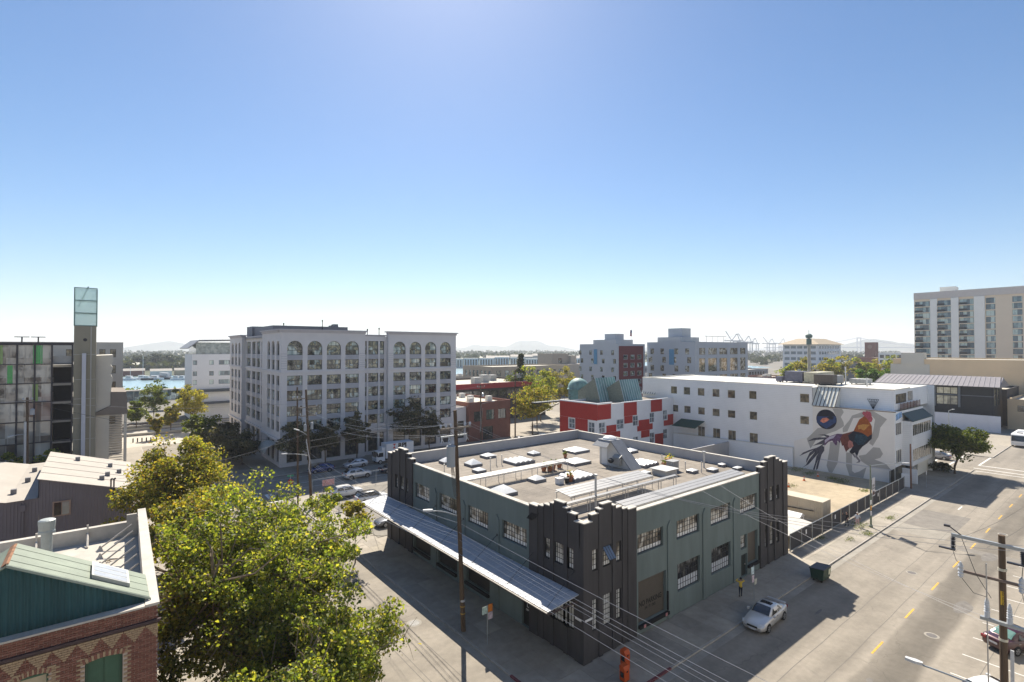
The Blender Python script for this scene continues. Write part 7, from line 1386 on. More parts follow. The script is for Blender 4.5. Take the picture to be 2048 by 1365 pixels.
car('silver car half hidden under the large plane tree', 'sedan', P_silver, (-17.9, 18.5), R(90), group='cars on the side street')
car('white car beneath the foreground tree', 'suv', P_white, (-17.9, 25.0), R(90), group='cars on the side street')
# box truck with company lettering
bt = thing('box_truck', 'white cab-over box truck with red and black logo', 'truck', (18.9, 69.0, -0.128), None, math.pi)
m_trw = mat('truck_white', (0.72, 0.72, 0.72), 0.5, 0.03)
q = MB(); q.box(-3.6, 2.2, -1.22, 1.22, 1.0, 3.75); bxo = inst('cargo_box', q.mesh('cargo_box', m_trw), bt, (0, 0, 0))
q = MB(); q.prism([(2.4, -1.05, .55), (4.1, -1.05, .55), (4.15, -1.05, 1.3), (3.75, -1.05, 2.35), (2.4, -1.05, 2.45)], (0, 2.1, 0)); cb = inst('cab', q.mesh('cab', m_trw), bt, (0, 0, 0))
q = MB(); q.prism([(4.15, -.92, 1.36), (3.79, -.92, 2.26), (3.79, .92, 2.26), (4.15, .92, 1.36)], (.02, 0, .01)); inst('windscreen', q.mesh('windscreen', m_cgl), cb, (0, 0, 0))
for sd in (1, -1):
    q = MB(); q.prism([(2.75, sd * 1.055, 1.4), (3.85, sd * 1.055, 1.4), (3.6, sd * 1.055, 2.2), (2.75, sd * 1.055, 2.2)], (0, sd * .012, 0)); inst('side_window', q.mesh('side_window', m_cgl), cb, (0, 0, 0))
    q = MB(); q.box(3.9, 4.05, sd * 1.1, sd * 1.3, 1.5, 2.1); inst('mirror', q.mesh('mirror', m_trim), cb, (0, 0, 0))
    for x in (3.35, -2.2): wheel(bt, x, sd * 1.1, .42, .28, sd)
    q = MB(); q.box(4.1, 4.16, sd * .62, sd * .98, .85, 1.08); inst('headlight', q.mesh('headlight', m_lampw), cb, (0, 0, 0))
q = MB(); q.box(-3.5, 2.3, -.5, .5, .55, .99); inst('chassis', q.mesh('chassis', m_trim), bt, (0, 0, 0)); q = MB(); q.box(2.25, 2.9, -.8, .8, 2.47, 3.1); inst('refrigeration_unit', q.mesh('refrigeration_unit', m_trw), bt, (0, 0, 0))
m_lr = mat('logo_red', (0.5, 0.05, 0.04), 0.6, 0)
def on_truck(me, x, z, name): o = inst(name, me, bxo, (x, 1.232, z)); o.rotation_euler = (R(90), 0, math.pi); return o
on_truck(text_mesh('RPI', 1.15, m_blk, fat=0.05), -1.15, 2.85, 'lettering').scale = (1.15, 1, 1)
q = MB(); q.quad((-.32, .45, 0), (.32, .45, 0), (0.02, 0, 0)); q.quad((-.02, 0.02, 0), (.32, -.45, 0), (-.32, -.45, 0)); on_truck(q.mesh('logo', m_lr), .55, 3.2, 'logo')
on_truck(text_mesh('rpi', 0.2, m_lr), 1.2, 1.5, 'small_lettering')
# white shuttle bus at the right edge
bu = thing('shuttle_bus', 'white shuttle bus coming down the street at the right edge', 'bus', (139.3, -5.2, -0.128), None, math.pi)
q = MB(); q.prism([(4.9, -1.2, .45), (5.0, -1.2, 1.3), (4.75, -1.2, 2.75), (4.45, -1.2, 2.98), (-5, -1.2, 2.98), (-5, -1.2, .45)], (0, 2.4, 0)); bo = inst('body', q.mesh('body', m_trw), bu, (0, 0, 0))
q = MB(); q.prism([(5.0, -1.08, 1.4), (4.78, -1.08, 2.6), (4.78, 1.08, 2.6), (5.0, 1.08, 1.4)], (.02, 0, .01)); inst('windscreen', q.mesh('windscreen', m_cgl), bo, (0, 0, 0))
for sd in (1, -1):
    for k in range(6): q = MB(); q.box(-4.6 + 1.55 * k, -3.25 + 1.55 * k, sd * 1.202, sd * 1.215, 1.5, 2.5); inst('side_window', q.mesh('side_window', m_cgl), bo, (0, 0, 0))
    for x in (3.5, -3.2): wheel(bu, x, sd * 1.2, .46, .3, sd)
    q = MB(); q.box(4.95, 5.02, sd * .75, sd * 1.1, .8, 1.05); inst('headlight', q.mesh('headlight', m_lampw), bo, (0, 0, 0))
q = MB(); q.box(-2, 0, -.8, .8, 2.985, 3.2); inst('roof_unit', q.mesh('roof_unit', m_trw), bo, (0, 0, 0)); q = MB(); q.box(2, 3, -.5, .5, 2.985, 3.08); inst('roof_hatch', q.mesh('roof_hatch', m_trim), bo, (0, 0, 0))
# ------------------------------------------------------------------ utility poles, lamps, wires
m_pole = mat('pole_wood', (0.10, 0.068, 0.045), 0.92, 0.3, 3, stretch=(3, 3, 0.3), bump=0.4, bscale=20); m_xarm = mat('crossarm_grey_wood', (0.22, 0.19, 0.16), 0.9, 0.2, 4); m_porc = mat('porcelain', (0.48, 0.50, 0.53), 0.3, 0.05); m_trf = mat('transformer_grey', (0.34, 0.36, 0.38), 0.5, 0.06); m_galv = mat('galvanised_arm', (0.34, 0.36, 0.37), 0.45, 0.08, metal=0.4); m_wire = mat('bare_wire', (0.42, 0.41, 0.40), 0.35, 0, metal=0.6); m_cable = mat('black_cable', (0.05, 0.05, 0.052), 0.5, 0); m_lhead = mat('lamp_head_grey', (0.5, 0.51, 0.52), 0.5, 0.05); m_dk_ins = mat('dark_insulator', (0.05, 0.045, 0.05), 0.4, 0.1)
def P(parent, name, m, fn, smooth=False):
    q = MB(); fn(q); return q.build(name, m, parent, smooth=smooth)
def insulator(q, x, y, z, s=1.0): q.lathe((x, y, z), [(0.03 * s, 0), (0.03 * s, .1 * s), (.11 * s, .12 * s), (.05 * s, .2 * s), (.10 * s, .22 * s), (.04 * s, .3 * s), (.02 * s, .34 * s)], 8)
def lamp_arm(parent, p0, p1, rise=0.5):
    p0, p1 = Vector(p0), Vector(p1); d = p1 - p0
    P(parent, 'lamp_arm', m_galv, lambda q: q.path([p0 + d * t + Vector((0, 0, rise * math.sin(math.pi * t * 0.55))) for t in (0, .2, .4, .6, .8, .92)], 0.045, 6))
    h = d.normalized(); e = p0 + d * .92 + Vector((0, 0, rise * math.sin(math.pi * .92 * .55)))
    def head(q):
        sd = Vector((-h.y, h.x, 0)) * .16; a = e; b_ = e + h * .75
        q.prism([a + sd * .5, b_ * .4 + a * .6 + sd, b_ + sd * .6, b_ - sd * .6, b_ * .4 + a * .6 - sd, a - sd * .5], (0, 0, .14))
    P(parent, 'lamp_head', m_lhead, head)
def pole(label, base, top, h, r=0.16, name='utility_pole', group='wooden utility poles'):
    o = thing(name, label, 'pole', (base[0], base[1], 0), group); P(o, 'shaft', m_pole, lambda q: q.path([(base[0], base[1], -0.1), ((base[0] + top[0]) / 2, (base[1] + top[1]) / 2, h / 2), (top[0], top[1], h)], r, 12, r * 0.72)); return o
def crossarm(o, x, y, z, axis, a, b_, ins=(), m=m_xarm, up=True, s=1.0, sec=0.06):
    P(o, 'crossarm', m, lambda q: q.box(x + a, x + b_, y - sec, y + sec, z - sec, z + sec) if axis == 'X' else q.box(x - sec, x + sec, y + a, y + b_, z - sec, z + sec))
    for t in ins: P(o, 'insulator', m_porc, lambda q: insulator(q, x + t if axis == 'X' else x, y if axis == 'X' else y + t, z + sec if up else z - sec - .34 * s, s))
# 1 the near pole by the warehouse canopy
p1 = pole('leaning wooden utility pole with transformer standing before the warehouse canopy', (-4.05, 8.97), (-4.75, 9.15), 17.2, 0.19)
crossarm(p1, -4.7, 9.0, 15.85, 'X', -1.45, 1.35, (-1.4, -.95, -.5, .8, 1.25)); crossarm(p1, -4.68, 9.28, 15.2, 'X', -1.25, 1.1, (), m=m_galv)
for dx in (-1.2, -0.55, 1.05): P(p1, 'cutout_switch', m_porc, lambda q: (q.tube((-4.68 + dx, 9.2, 15.15), (-4.68 + dx - .1, 9.15, 14.75), .06, n=6), q.tube((-4.68 + dx - .12, 9.1, 15.2), (-4.68 + dx + .1, 9.1, 14.8), .03, n=5)))
P(p1, 'transformer', m_trf, lambda q: q.lathe((-5.22, 8.98, 12.9), [(0.05, 0), (.33, .02), (.34, .1), (.33, .12), (.33, 1.5), (.36, 1.52), (.36, 1.6), (.2, 1.7), (.02, 1.74)], 18))
for dx in (-.16, .16): P(p1, 'bushing', m_porc, lambda q: insulator(q, -5.22 + dx, 8.98, 14.55, 1.1))
for a_ in (-.75, .75): P(p1, 'arm_brace', m_xarm, lambda q: q.tube((-4.7 + a_, 9.0, 15.8), (-4.62, 9.02, 15.1), .025, n=5))
for k in range(5): P(p1, 'drop_lead', m_cable, lambda q: q.path([(-5.2 + .05 * k, 8.98, 12.9), (-5.1 + .09 * k, 8.95, 11.6), (-4.9 + .1 * k, 8.95, 10.6), (-4.5, 9.05, 10.2 + .3 * k)], .018, 4))
lamp_arm(p1, (-4.35, 9.05, 8.9), (-6.6, 9.7, 9.05), 0.55)
for z in (1.9, 1.35): P(p1, 'pole_band', mat('band_yellow', (0.42, 0.26, 0.05), 0.7, 0.3, 8), lambda q: q.lathe((-4.05 - z * .04, 8.97 + z * .01, z), [(.205, 0), (.205, .07)], 12))
P(p1, 'pole_band', m_porc, lambda q: q.lathe((-4.13, 8.98, 2.3), [(.2, 0), (.2, .16)], 12))
# 2 the pole beyond the canopy, with its slimmer twin
p2 = pole('wooden utility pole crowded with wires by the parking lot corner', (-3.58, 47.76), (-4.35, 47.95), 16.4, 0.2)
crossarm(p2, -4.3, 47.9, 15.2, 'X', -1.9, 0.2, (-1.8, -1.2, -.6)); crossarm(p2, -4.2, 47.85, 13.95, 'X', -1.2, 1.3, (-1.1, 1.25)); crossarm(p2, -4.15, 47.85, 12.8, 'X', -1.0, 1.2, (-.95, 1.15))
for dx, z in ((-.42, 10.7), (.46, 10.9)): P(p2, 'transformer', m_trf, lambda q: q.lathe((-4.05 + dx, 47.8, z), [(.04, 0), (.2, .02), (.2, .85), (.22, .87), (.12, .98), (.02, 1.0)], 12))
lamp_arm(p2, (-3.95, 47.8, 7.3), (-6.6, 49.3, 7.1), .5); lamp_arm(p2, (-4.05, 47.8, 10.0), (-5.2, 48.2, 10.4), .4)
P(p2, 'cable_bundle', m_lhead, lambda q: q.path([(-4.35, 47.7, 9.6), (-4.1, 47.6, 7.8), (-3.9, 47.55, 6.8), (-4.0, 47.6, 5.6), (-3.8, 47.6, 4.8)], .07, 6))
p2b = pole('slim dark pole standing just behind the crowded pole', (-4.55, 50.6), (-4.75, 50.6), 16.6, 0.14)
p3 = pole('utility pole with lamp in front of the glass garage', (-34.2, 72.0), (-34.3, 72.0), 15.3, 0.2); crossarm(p3, -34.3, 71.8, 14.9, 'X', -.5, .6, (-.4, .5)); lamp_arm(p3, (-34.2, 72, 10.2), (-35.6, 70.6, 9.9), .4); P(p3, 'transformer', m_trf, lambda q: (q.lathe((-33.75, 71.7, 12.9), [(.04, 0), (.26, .02), (.26, .75), (.02, .9)], 12))); P(p3, 'conduit', m_lhead, lambda q: q.tube((-34.45, 71.75, 0), (-34.45, 71.75, 12), .13, n=8))
p4 = pole('utility pole with a white transformer at the low brick building', (43.6, 74.4), (43.4, 74.4), 13.6, 0.18); crossarm(p4, 43.4, 74.2, 13.0, 'X', -1.1, 1.1, (-1, 1)); P(p4, 'transformer', m_porc, lambda q: q.lathe((43.85, 74.1, 10.7), [(.04, 0), (.28, .02), (.28, .9), (.02, 1.0)], 12)); lamp_arm(p4, (43.6, 74.2, 9.0), (45.6, 72.6, 9.2), .4)
p5 = pole('tall utility pole beside the autumn tree', (51.3, 71.2), (51.3, 71.2), 17.0, 0.18); crossarm(p5, 51.3, 71.0, 15.8, 'X', -2.2, 2.2, (-2, -1.2, 1.2, 2)); crossarm(p5, 51.3, 71.0, 15.0, 'X', -1.6, 1.8, (-1.4, 1.6))
# 6 the near pole at the right edge, with steel arms
p6 = pole('brown wooden pole with steel crossarms in the right foreground', (7.78, -20.28), (7.74, -20.25), 13.0, 0.185)
crossarm(p6, 7.6, -20.25, 12.55, 'Y', -2.4, 1.85, (), m=m_galv, sec=0.075); crossarm(p6, 7.6, -20.25, 10.85, 'Y', -1.5, 1.55, (), m=mat('arm_brown_steel', (0.16, 0.12, 0.10), 0.6, 0.1), sec=0.06)
def stack(q, x, y, z, n=7, r=.12, dz=.085):
    for k in range(n): q.lathe((x, y, z - dz * (k + 1)), [(.04, 0), (r, .02), (.05, dz)], 10)
for y in (-18.45, -21.0, -22.3): P(p6, 'insulator', m_dk_ins, lambda q: stack(q, 7.6, y, 12.47)); P(p6, 'switch_blade', m_dk_ins, lambda q: q.box(7.5, 7.66, y - .1, y + .55, 11.78, 11.85))
for y in (-18.75, -20.95): P(p6, 'surge_arrester', m_porc, lambda q: q.lathe((7.55, y, 10.5), [(.05, 0), (.12, .1), (.09, .16), (.13, .24), (.09, .3), (.13, .4), (.09, .48), (.12, .58), (.03, .8)], 10))
for y in (-19.75, -20.55, -21.2): P(p6, 'pothead', m_porc, lambda q: q.lathe((7.35, y, 9.0), [(.12, 0), (.1, .25), (.13, .27), (.08, .33), (.12, .38), (.08, .44), (.12, .49), (.08, .55), (.11, .6), (.08, .66), (.1, .71), (.03, .95)], 12))
P(p6, 'pothead_bracket', m_galv, lambda q: q.box(7.25, 7.45, -21.5, -19.5, 8.85, 8.99))
P(p6, 'ground_rod', m_wire, lambda q: q.tube((7.3, -19.8, 0), (7.3, -19.75, 11.6), .03, n=6)); P(p6, 'conduit', m_lhead, lambda q: q.box(7.75, 7.83, -20.62, -20.49, 0, 7.6))
for z in (11.3, 7.95): P(p6, 'pole_band', mat('band_pale', (0.5, 0.47, 0.38), 0.7, 0.2, 8), lambda q: q.lathe((7.76, -20.26, z), [(.172, 0), (.172, .12)], 14))
P(p6, 'warning_label', mat('label_yellow', (0.58, 0.36, 0.03), 0.6, 0.1, 9), lambda q: q.box(7.60, 7.62, -20.32, -20.2, 9.7, 10.35))
tx = text_mesh('HIGH VOLTAGE', .1, m_blk); o = inst('warning_text', tx, p6, (7.597 - 7.78, -20.26 + 20.28, 10.02)); o.rotation_euler = (R(90), R(90), R(-90))
lamp_arm(p6, (7.7, -20.1, 5.3), (7.6, -16.9, 5.2), .15)
P(p6, 'arm_sensor', m_dk_ins, lambda q: (q.tube((7.6, -18.8, 12.6), (7.62, -18.3, 12.95), .03, n=5), q.box(7.56, 7.68, -18.35, -18.1, 12.9, 13.0)))
for k, (y0, y1) in enumerate(((-18.45, -18.75), (-18.75, -19.75), (-21.0, -20.95), (-20.95, -21.2), (-18.8, -19.9))):
    P(p6, 'jumper_lead', m_cable, lambda q: q.path([(7.55, y0, (11.8 if k in (0, 2) else 10.55 if k < 4 else 12.5)), (7.45, (y0 + y1) / 2, (11.35 if k in (0, 2) else 9.95 if k < 4 else 10.9)), (7.4, y1, (11.25 if k in (0, 2) else 9.95))], .015, 4))
# street lamps
def street_lamp(label, x, y, h, arm, m=mat('lamp_post_green', (0.16, 0.19, 0.14), 0.6, 0.1)):
    o = thing('street_lamp', label, 'street lamp', (x, y, 0), 'steel street lamps'); P(o, 'post', m, lambda q: (q.path([(x, y, 0), (x, y, h)], .11, 10, .07), q.lathe((x, y, 0), [(.2, 0), (.2, .25), (.12, .35)], 12))); lamp_arm(o, (x, y, h - .1), arm, .35); return o
sl = street_lamp('green steel street lamp with a hanging banner beside the fenced lot', 48.04, -2.72, 7.65, (50.6, -5.6, 7.6))
P(sl, 'banner_rod', m_galv, lambda q: (q.box(48.1, 49.25, -2.85, -2.81, 5.95, 5.99), q.box(48.1, 49.25, -2.85, -2.81, 3.75, 3.79)))
bn = P(sl, 'banner', mat('banner_white', (0.55, 0.55, 0.58), 0.8, 0.04), lambda q: q.box(48.2, 49.2, -2.84, -2.82, 3.8, 5.94))
text_on(bn, 'JACK', .36, m_blk, '-Y', -2.84, 48.7, 4.95, .006); text_on(bn, 'LONDON', .24, m_blk, '-Y', -2.84, 48.7, 4.62, .006)
P(bn, 'banner_emblem', mat('banner_brown', (0.10, 0.06, 0.055), 0.8, 0.2, 6), lambda q: q.quad(*[(48.7 + .44 * math.cos(math.pi * k / 10), -2.846, 3.9 + .5 * math.sin(math.pi * k / 10)) for k in range(11)]))
for z, c, nm in ((2.9, (0.75, 0.75, 0.75), 'white'), (2.2, (0.6, 0.25, 0.02), 'orange'), (1.55, (0.6, 0.58, 0.62), 'pale')): P(sl, 'notice_board', mat('notice_' + nm, c, 0.7, 0.1, 6), lambda q: q.box(47.5, 47.92, -2.86, -2.83, z, z + .5))
street_lamp('grey street lamp on the pavement of the arched office block', 16.3, 71.0, 9.0, (18.2, 69.6, 9.2), m_galv); street_lamp('street lamp rising behind the round street tree', 117.5, 3.5, 8.6, (115.6, 2.4, 8.7), m_galv)
mp = thing('cell_mast', 'tall pale monopole with antenna head above the roofs', 'mast', (184.5, 58, 0)); P(mp, 'shaft', mat('mast_pale', (0.45, 0.42, 0.36), 0.7, 0.05), lambda q: q.path([(184.5, 58, 0), (184.5, 58, 26)], .7, 10, .5)); P(mp, 'antenna_head', mat('mast_green', (0.13, 0.19, 0.17), 0.7, 0.1), lambda q: (q.lathe((184.5, 58, 23.6), [(.9, 0), (.9, 2.2)], 10), q.lathe((184.5, 58, 26), [(.8, 0), (1.2, .4), (1.2, 1.2), (.5, 1.7)], 10), q.tube((184.5, 58, 27.5), (184.5, 58, 29.2), .08, n=5)))
# wires
def wire(label, pts, r=.012, sag=.6, m=m_wire, group='overhead wires', n=14, name='overhead_wire'):
    q = MB(); path = []
    for (a, b_) in zip(pts, pts[1:]):
        a, b_ = Vector(a), Vector(b_)
        for k in range(n + (1 if b_ == Vector(pts[-1]) else 0)):
            t = k / n; path.append(a.lerp(b_, t) - Vector((0, 0, sag * 4 * t * (1 - t))))
    q.path(path, r, 4); o = q.build(name, m, None, org=pts[0]); tag(o, label, 'wire', group); return o
L5 = 'bright overhead wire running along the side street above the warehouse canopy'
for k, (dx, z2, z1, z0) in enumerate(((.12, 7.6, 8.35, 9.2), (-.1, 6.9, 7.75, 8.3), (.1, 6.5, 7.3, 7.9), (-.06, 6.35, 7.15, 7.75), (.06, 5.7, 6.6, 7.2), (-.1, 5.3, 6.1, 6.7))):
    wire(['uppermost', 'second-highest', 'third', 'fourth', 'second-lowest', 'lowest'][k] + ' of the bright parallel wires above the warehouse canopy', [(-3.9 + dx, 47.8, z2), (-4.4 + dx, 8.97, z1), (-4.2 + dx, -48, z0)], .013 if k != 3 else .009, .8, group='parallel wires above the canopy')
for k, (dx, z2, z1) in enumerate(((-1.1, 14.2, 16.15), (1.25, 14.2, 16.15), (-.9, 13.0, 15.4), (1.1, 13.0, 15.4))): wire(['upper left', 'upper right', 'lower left', 'lower right'][k] + ' high-voltage wire between the crowded pole and the transformer pole', [(-4.2 + dx, 47.85, z2), (-4.7 + dx, 9.0, z1)], .010, 1.3, group='wires between the two poles of the side street')
for k, (dx, dz, y6) in enumerate(((-1.0, 0, -18.45), (.8, 0, -21.0), (1.25, 0, -22.3))): wire(['left', 'middle', 'right'][k] + ' of three thin wires crossing the warehouse roof to the foreground pole', [(-4.7 + dx, 9.0, 16.15), (7.6, y6, 12.75)], .009, 1.6 + .15 * k, group='wires crossing the warehouse roof')
for k in range(2): wire(['nearer', 'farther'][k] + ' service wire from the warehouse roof over the main street', [(14.6 + 3 * k, 0.1, 9.75), (8.2 + .4 * k, -20.3, 8.6 - .5 * k)], .009, .5, group='service wires over the main street')
for k in range(3): wire(['kerb-side', 'middle', 'outer'][k] + ' wire running along the main street from the right foreground pole', [(7.6, -18.45 - 1.3 * k, 12.3), (52, -19.5 - .6 * k, 11.0), (120, -19, 10.5)], .009, 1.2, group='wires along the main street', m=m_cable)
for k in range(2): wire(['upper', 'lower'][k] + ' thick black cable between the crowded pole and the brick building pole', [(-3.9, 47.8, 9.3 - .9 * k), (43.5, 74.3, 11.0 - 1.2 * k)], .03, .9, group='black cables over the far street', m=m_cable)
wire('single service wire dropping from the crowded pole to the metal shed', [(-4.3, 47.8, 10.4), (-25.3, 43.9, 8.2)], .014, .8); wire('cable running left from the crowded pole towards the garage', [(-4.2, 47.8, 9.2), (-34.2, 72.0, 14.6)], .02, .9, m=m_cable)
wire('pale wire crossing the glass garage front', [(-34.2, 72.0, 14.9), (-70, 72.0, 14.5)], .02, .5, group='wires crossing the garage'); wire('pale wire leading from the garage pole to the arched office block', [(-34.2, 72.0, 14.9), (-4.6, 72.5, 12.2), (43.4, 74.2, 13.2)], .016, .8, group='wires crossing the garage')
for k in range(3): wire(['left', 'middle', 'right'][k] + ' thin wire from the brick building pole to the tall pole', [(43.4 - 1 + k, 74.2, 13.3), (51.3 - 2 + 2 * k, 71.0, 16.1)], .014, .4, group='wires by the brick building', m=m_cable)
wire('slack pale cable hanging in front of the low brick building', [(43.5, 74.3, 9.0), (40.2, 70.0, 3.2), (36, 63, 9.6)], .03, .5)
wire('stay wire of the canopy end pole', [(-0.1, 31.3, 6.2), (2.5, 43.0, 1.4)], .015, 0)
# ------------------------------------------------------------------ fences, container, street furniture
m_scr = mat('fence_screen', (0.06, 0.058, 0.062), 0.9, 0.15, 1.5); fl_ = thing('lot_fence', 'chain-link fence with dark screening along the dirt lot', 'fence', (52, 0.1, 0))
xs = [32.2 + 2.87 * k for k in range(15)]
for k, (a, b_) in enumerate(zip(xs, xs[1:])):
    P(fl_, 'screen', m_scr, lambda q: q.box(a + .05, b_ - .05, 0.10, 0.125, .12, 1.85)); P(fl_, 'top_rail', m_galv, lambda q: q.tube((a, .06, 1.9), (b_, .06, 1.9), .04, n=6)); P(fl_, 'bottom_rail', m_galv, lambda q: q.tube((a, .06, .1), (b_, .06, .1), .03, n=6))
for x in xs: P(fl_, 'post', m_galv, lambda q: q.tube((x, .05, 0), (x, .05, 1.98), .045, n=6))
for x in (36.2, 44.6, 60.2): P(fl_, 'notice', mat('notice_white', (0.75, 0.75, 0.75), 0.7, 0.1, 6), lambda q: q.box(x, x + .3, 0.06, 0.085, 1.0, 1.5))
gt = thing('dark_gate', 'black screened gate at the foot of the painted wall', 'gate', (74, 1.2, 0)); P(gt, 'panel', m_blk, lambda q: q.box(72.6, 74.8, 2.0, 2.06, 0, 2.4)); P(gt, 'frame', m_galv, lambda q: (q.tube((72.6, 1.95, 0), (72.6, 1.95, 2.5), .04, n=6), q.tube((74.8, 1.95, 0), (74.8, 1.95, 2.5), .04, n=6)))
kb = thing('white_gate_panel', 'white entrance wall panels by the painted building corner', 'gate', (76.5, -.2, 0)); P(kb, 'panel', m_wh, lambda q: (q.box(74.2, 74.5, -.2, .9, 0, 2.0))); P(kb, 'panel', m_wh, lambda q: q.box(77.4, 77.7, -.4, 1.6, 0, 2.3)); P(kb, 'arch', m_galv, lambda q: q.path([(74.4, -.2, 2), (75, -.2, 2.8), (77, -.3, 3.0), (77.5, -.4, 2.3)], .04, 6))
rp_ = thing('utility_pole', 'thin brown pole at the street corner of the painted building', 'pole', (73.6, -.5, 0)); P(rp_, 'shaft', mat('pole_redbrown', (0.20, 0.11, 0.075), 0.9, 0.15, 3), lambda q: q.path([(73.6, -.5, 0), (73.5, -.5, 7.0)], .13, 8, .1))
ct_ = thing('shipping_container', 'cream corrugated shipping container on the dirt lot', 'container', (46.2, 4.6, 0)); m_cont = mat('container_cream', (0.52, 0.46, 0.36), 0.7, 0.06, 1.2, dirt=0.12)
def corr(q):
    n = 26
    for k in range(n):
        a = 1.65 + (7.6 - 1.65) * k / n; d_ = (7.6 - 1.65) / n; o1 = 0.0; q.quad((45.05, a, .15), (45.05, a + d_ * .4, .15), (45.05, a + d_ * .4, 2.5), (45.05, a, 2.5)); q.quad((45.05, a + d_ * .4, .15), (45.09, a + d_ * .55, .15), (45.09, a + d_ * .55, 2.5), (45.05, a + d_ * .4, 2.5)); q.quad((45.09, a + d_ * .55, .15), (45.09, a + d_ * .85, .15), (45.09, a + d_ * .85, 2.5), (45.09, a + d_ * .55, 2.5)); q.quad((45.09, a + d_ * .85, .15), (45.05, a + d_, .15), (45.05, a + d_, 2.5), (45.09, a + d_ * .85, 2.5))
P(ct_, 'side_wall', m_cont, corr); P(ct_, 'roof', m_cont, lambda q: q.box(45.0, 47.45, 1.56, 7.65, 2.5, 2.6)); P(ct_, 'door', m_cont, lambda q: (q.box(45.08, 46.2, 1.58, 1.64, .15, 2.5), q.box(46.24, 47.4, 1.58, 1.64, .15, 2.5))); P(ct_, 'frame', m_cont, lambda q: (q.box(45.0, 47.45, 1.62, 7.65, .02, .15), q.box(45.0, 45.08, 1.55, 1.64, .15, 2.5), q.box(47.38, 47.45, 1.55, 7.6, .15, 2.5)))
P(ct_, 'dark_pipe', m_steel, lambda q: q.tube((44.9, 2.6, 1.3), (44.9, 6.4, 1.1), .06, n=6))
sb = thing('storage_box', 'small white gabled storage box beside the container', 'box', (42.6, 4.0, 0)); P(sb, 'body', m_trw, lambda q: q.box(41.9, 43.3, 3.1, 5.0, .15, .95)); P(sb, 'roof', m_trw, lambda q: q.prism([(41.8, 3.0, .95), (43.4, 3.0, .95), (42.6, 3.0, 1.35)], (0, 2.1, 0))); P(sb, 'pallet', mat('pallet_yellow', (0.45, 0.32, 0.06), 0.8, 0.3, 5), lambda q: q.box(41.9, 43.4, 2.9, 5.0, .013, .15)); P(sb, 'picture', p_navy, lambda q: q.box(42.3, 42.8, 3.07, 3.095, .3, .8))
tp = thing('tarpaulin', 'pale tarpaulin stretched low behind the dark fence', 'tarp', (38, 3, 0)); P(tp, 'sheet', mat('tarp_pale', (0.58, 0.55, 0.50), 0.8, 0.08, 1), lambda q: q.prism([(33.5, .9, 1.1), (41.2, 1.2, .9), (40.5, 4.2, 1.5), (33.5, 6, 1.7)], (0, 0, .03))); P(tp, 'support', m_galv, lambda q: (q.tube((33.6, 1, 0), (33.6, 1, 1.1), .03, n=5), q.tube((41, 1.3, 0), (41, 1.3, .9), .03, n=5), q.tube((40.4, 4.1, 0), (40.4, 4.1, 1.5), .03, n=5), q.tube((33.6, 5.9, 0), (33.6, 5.9, 1.7), .03, n=5)))
m_or = mat('cone_orange', (0.65, 0.13, 0.02), 0.6, 0.08)
for k, (x, y, lb) in enumerate(((59.2, 11.8, 'orange traffic cone nearest the warehouse tower on the dirt lot'), (65.4, 12.0, 'orange traffic cone in the middle of the dirt lot'), (70.2, 11.7, 'orange and white traffic cone near the painted wall'))):
    o = thing('traffic_cone', lb, 'cone', (x, y, .012), 'traffic cones'); P(o, 'base', m_or, lambda q: q.box(x - .2, x + .2, y - .2, y + .2, .014, .05)); P(o, 'cone', m_or, lambda q: q.lathe((x, y, .05), [(.16, 0), (.04, .7)], 12)); P(o, 'stripe', m_trw, lambda q: q.lathe((x, y, .35), [(.115, 0), (.088, .16)], 12))
o = thing('traffic_barrel', 'orange barrel beside the white storage box', 'barrel', (42.2, 5.4, 0)); P(o, 'drum', m_or, lambda q: q.lathe((42.2, 5.6, .014), [(.32, 0), (.3, .5), (.27, .52), (.25, 1.0), (.1, 1.05)], 14)); P(o, 'stripe', m_trw, lambda q: q.lathe((42.2, 5.6, .55), [(.285, 0), (.278, .18)], 14))
# dumpster
du = thing('dumpster', 'dark green wheeled dumpster at the kerb of the main street', 'dumpster', (27.9, -4.6, -.13)); m_dg = mat('dumpster_green', (0.012, 0.045, 0.03), 0.55, 0.15, 3)
P(du, 'body', m_dg, lambda q: q.prism([(27.0, -5.1, .1), (27.0, -4.1, .1), (27.0, -3.95, 1.0), (27.0, -5.2, 1.1)], (1.75, 0, 0))); P(du, 'lid', mat('lid_black', (0.03, 0.03, 0.035), 0.5, 0.1), lambda q: (q.prism([(26.95, -5.22, 1.1), (26.95, -3.9, 1.0), (26.95, -3.9, 1.06), (26.95, -5.22, 1.16)], (.88, 0, 0)), q.prism([(27.85, -5.22, 1.1), (27.85, -3.9, 1.0), (27.85, -3.9, 1.06), (27.85, -5.22, 1.16)], (.95, 0, 0))))
P(du, 'label_panel', mat('dumpster_label', (0.55, 0.55, 0.42), 0.6, 0.5, 4), lambda q: q.box(28.1, 28.7, -5.215, -5.2, .45, .95))
for x in (27.15, 28.6):
    for y in (-4.95, -4.25): P(du, 'caster', m_tyre, lambda q: q.tube((x - .04, y, -.03), (x + .04, y, -.03), .1, n=10))
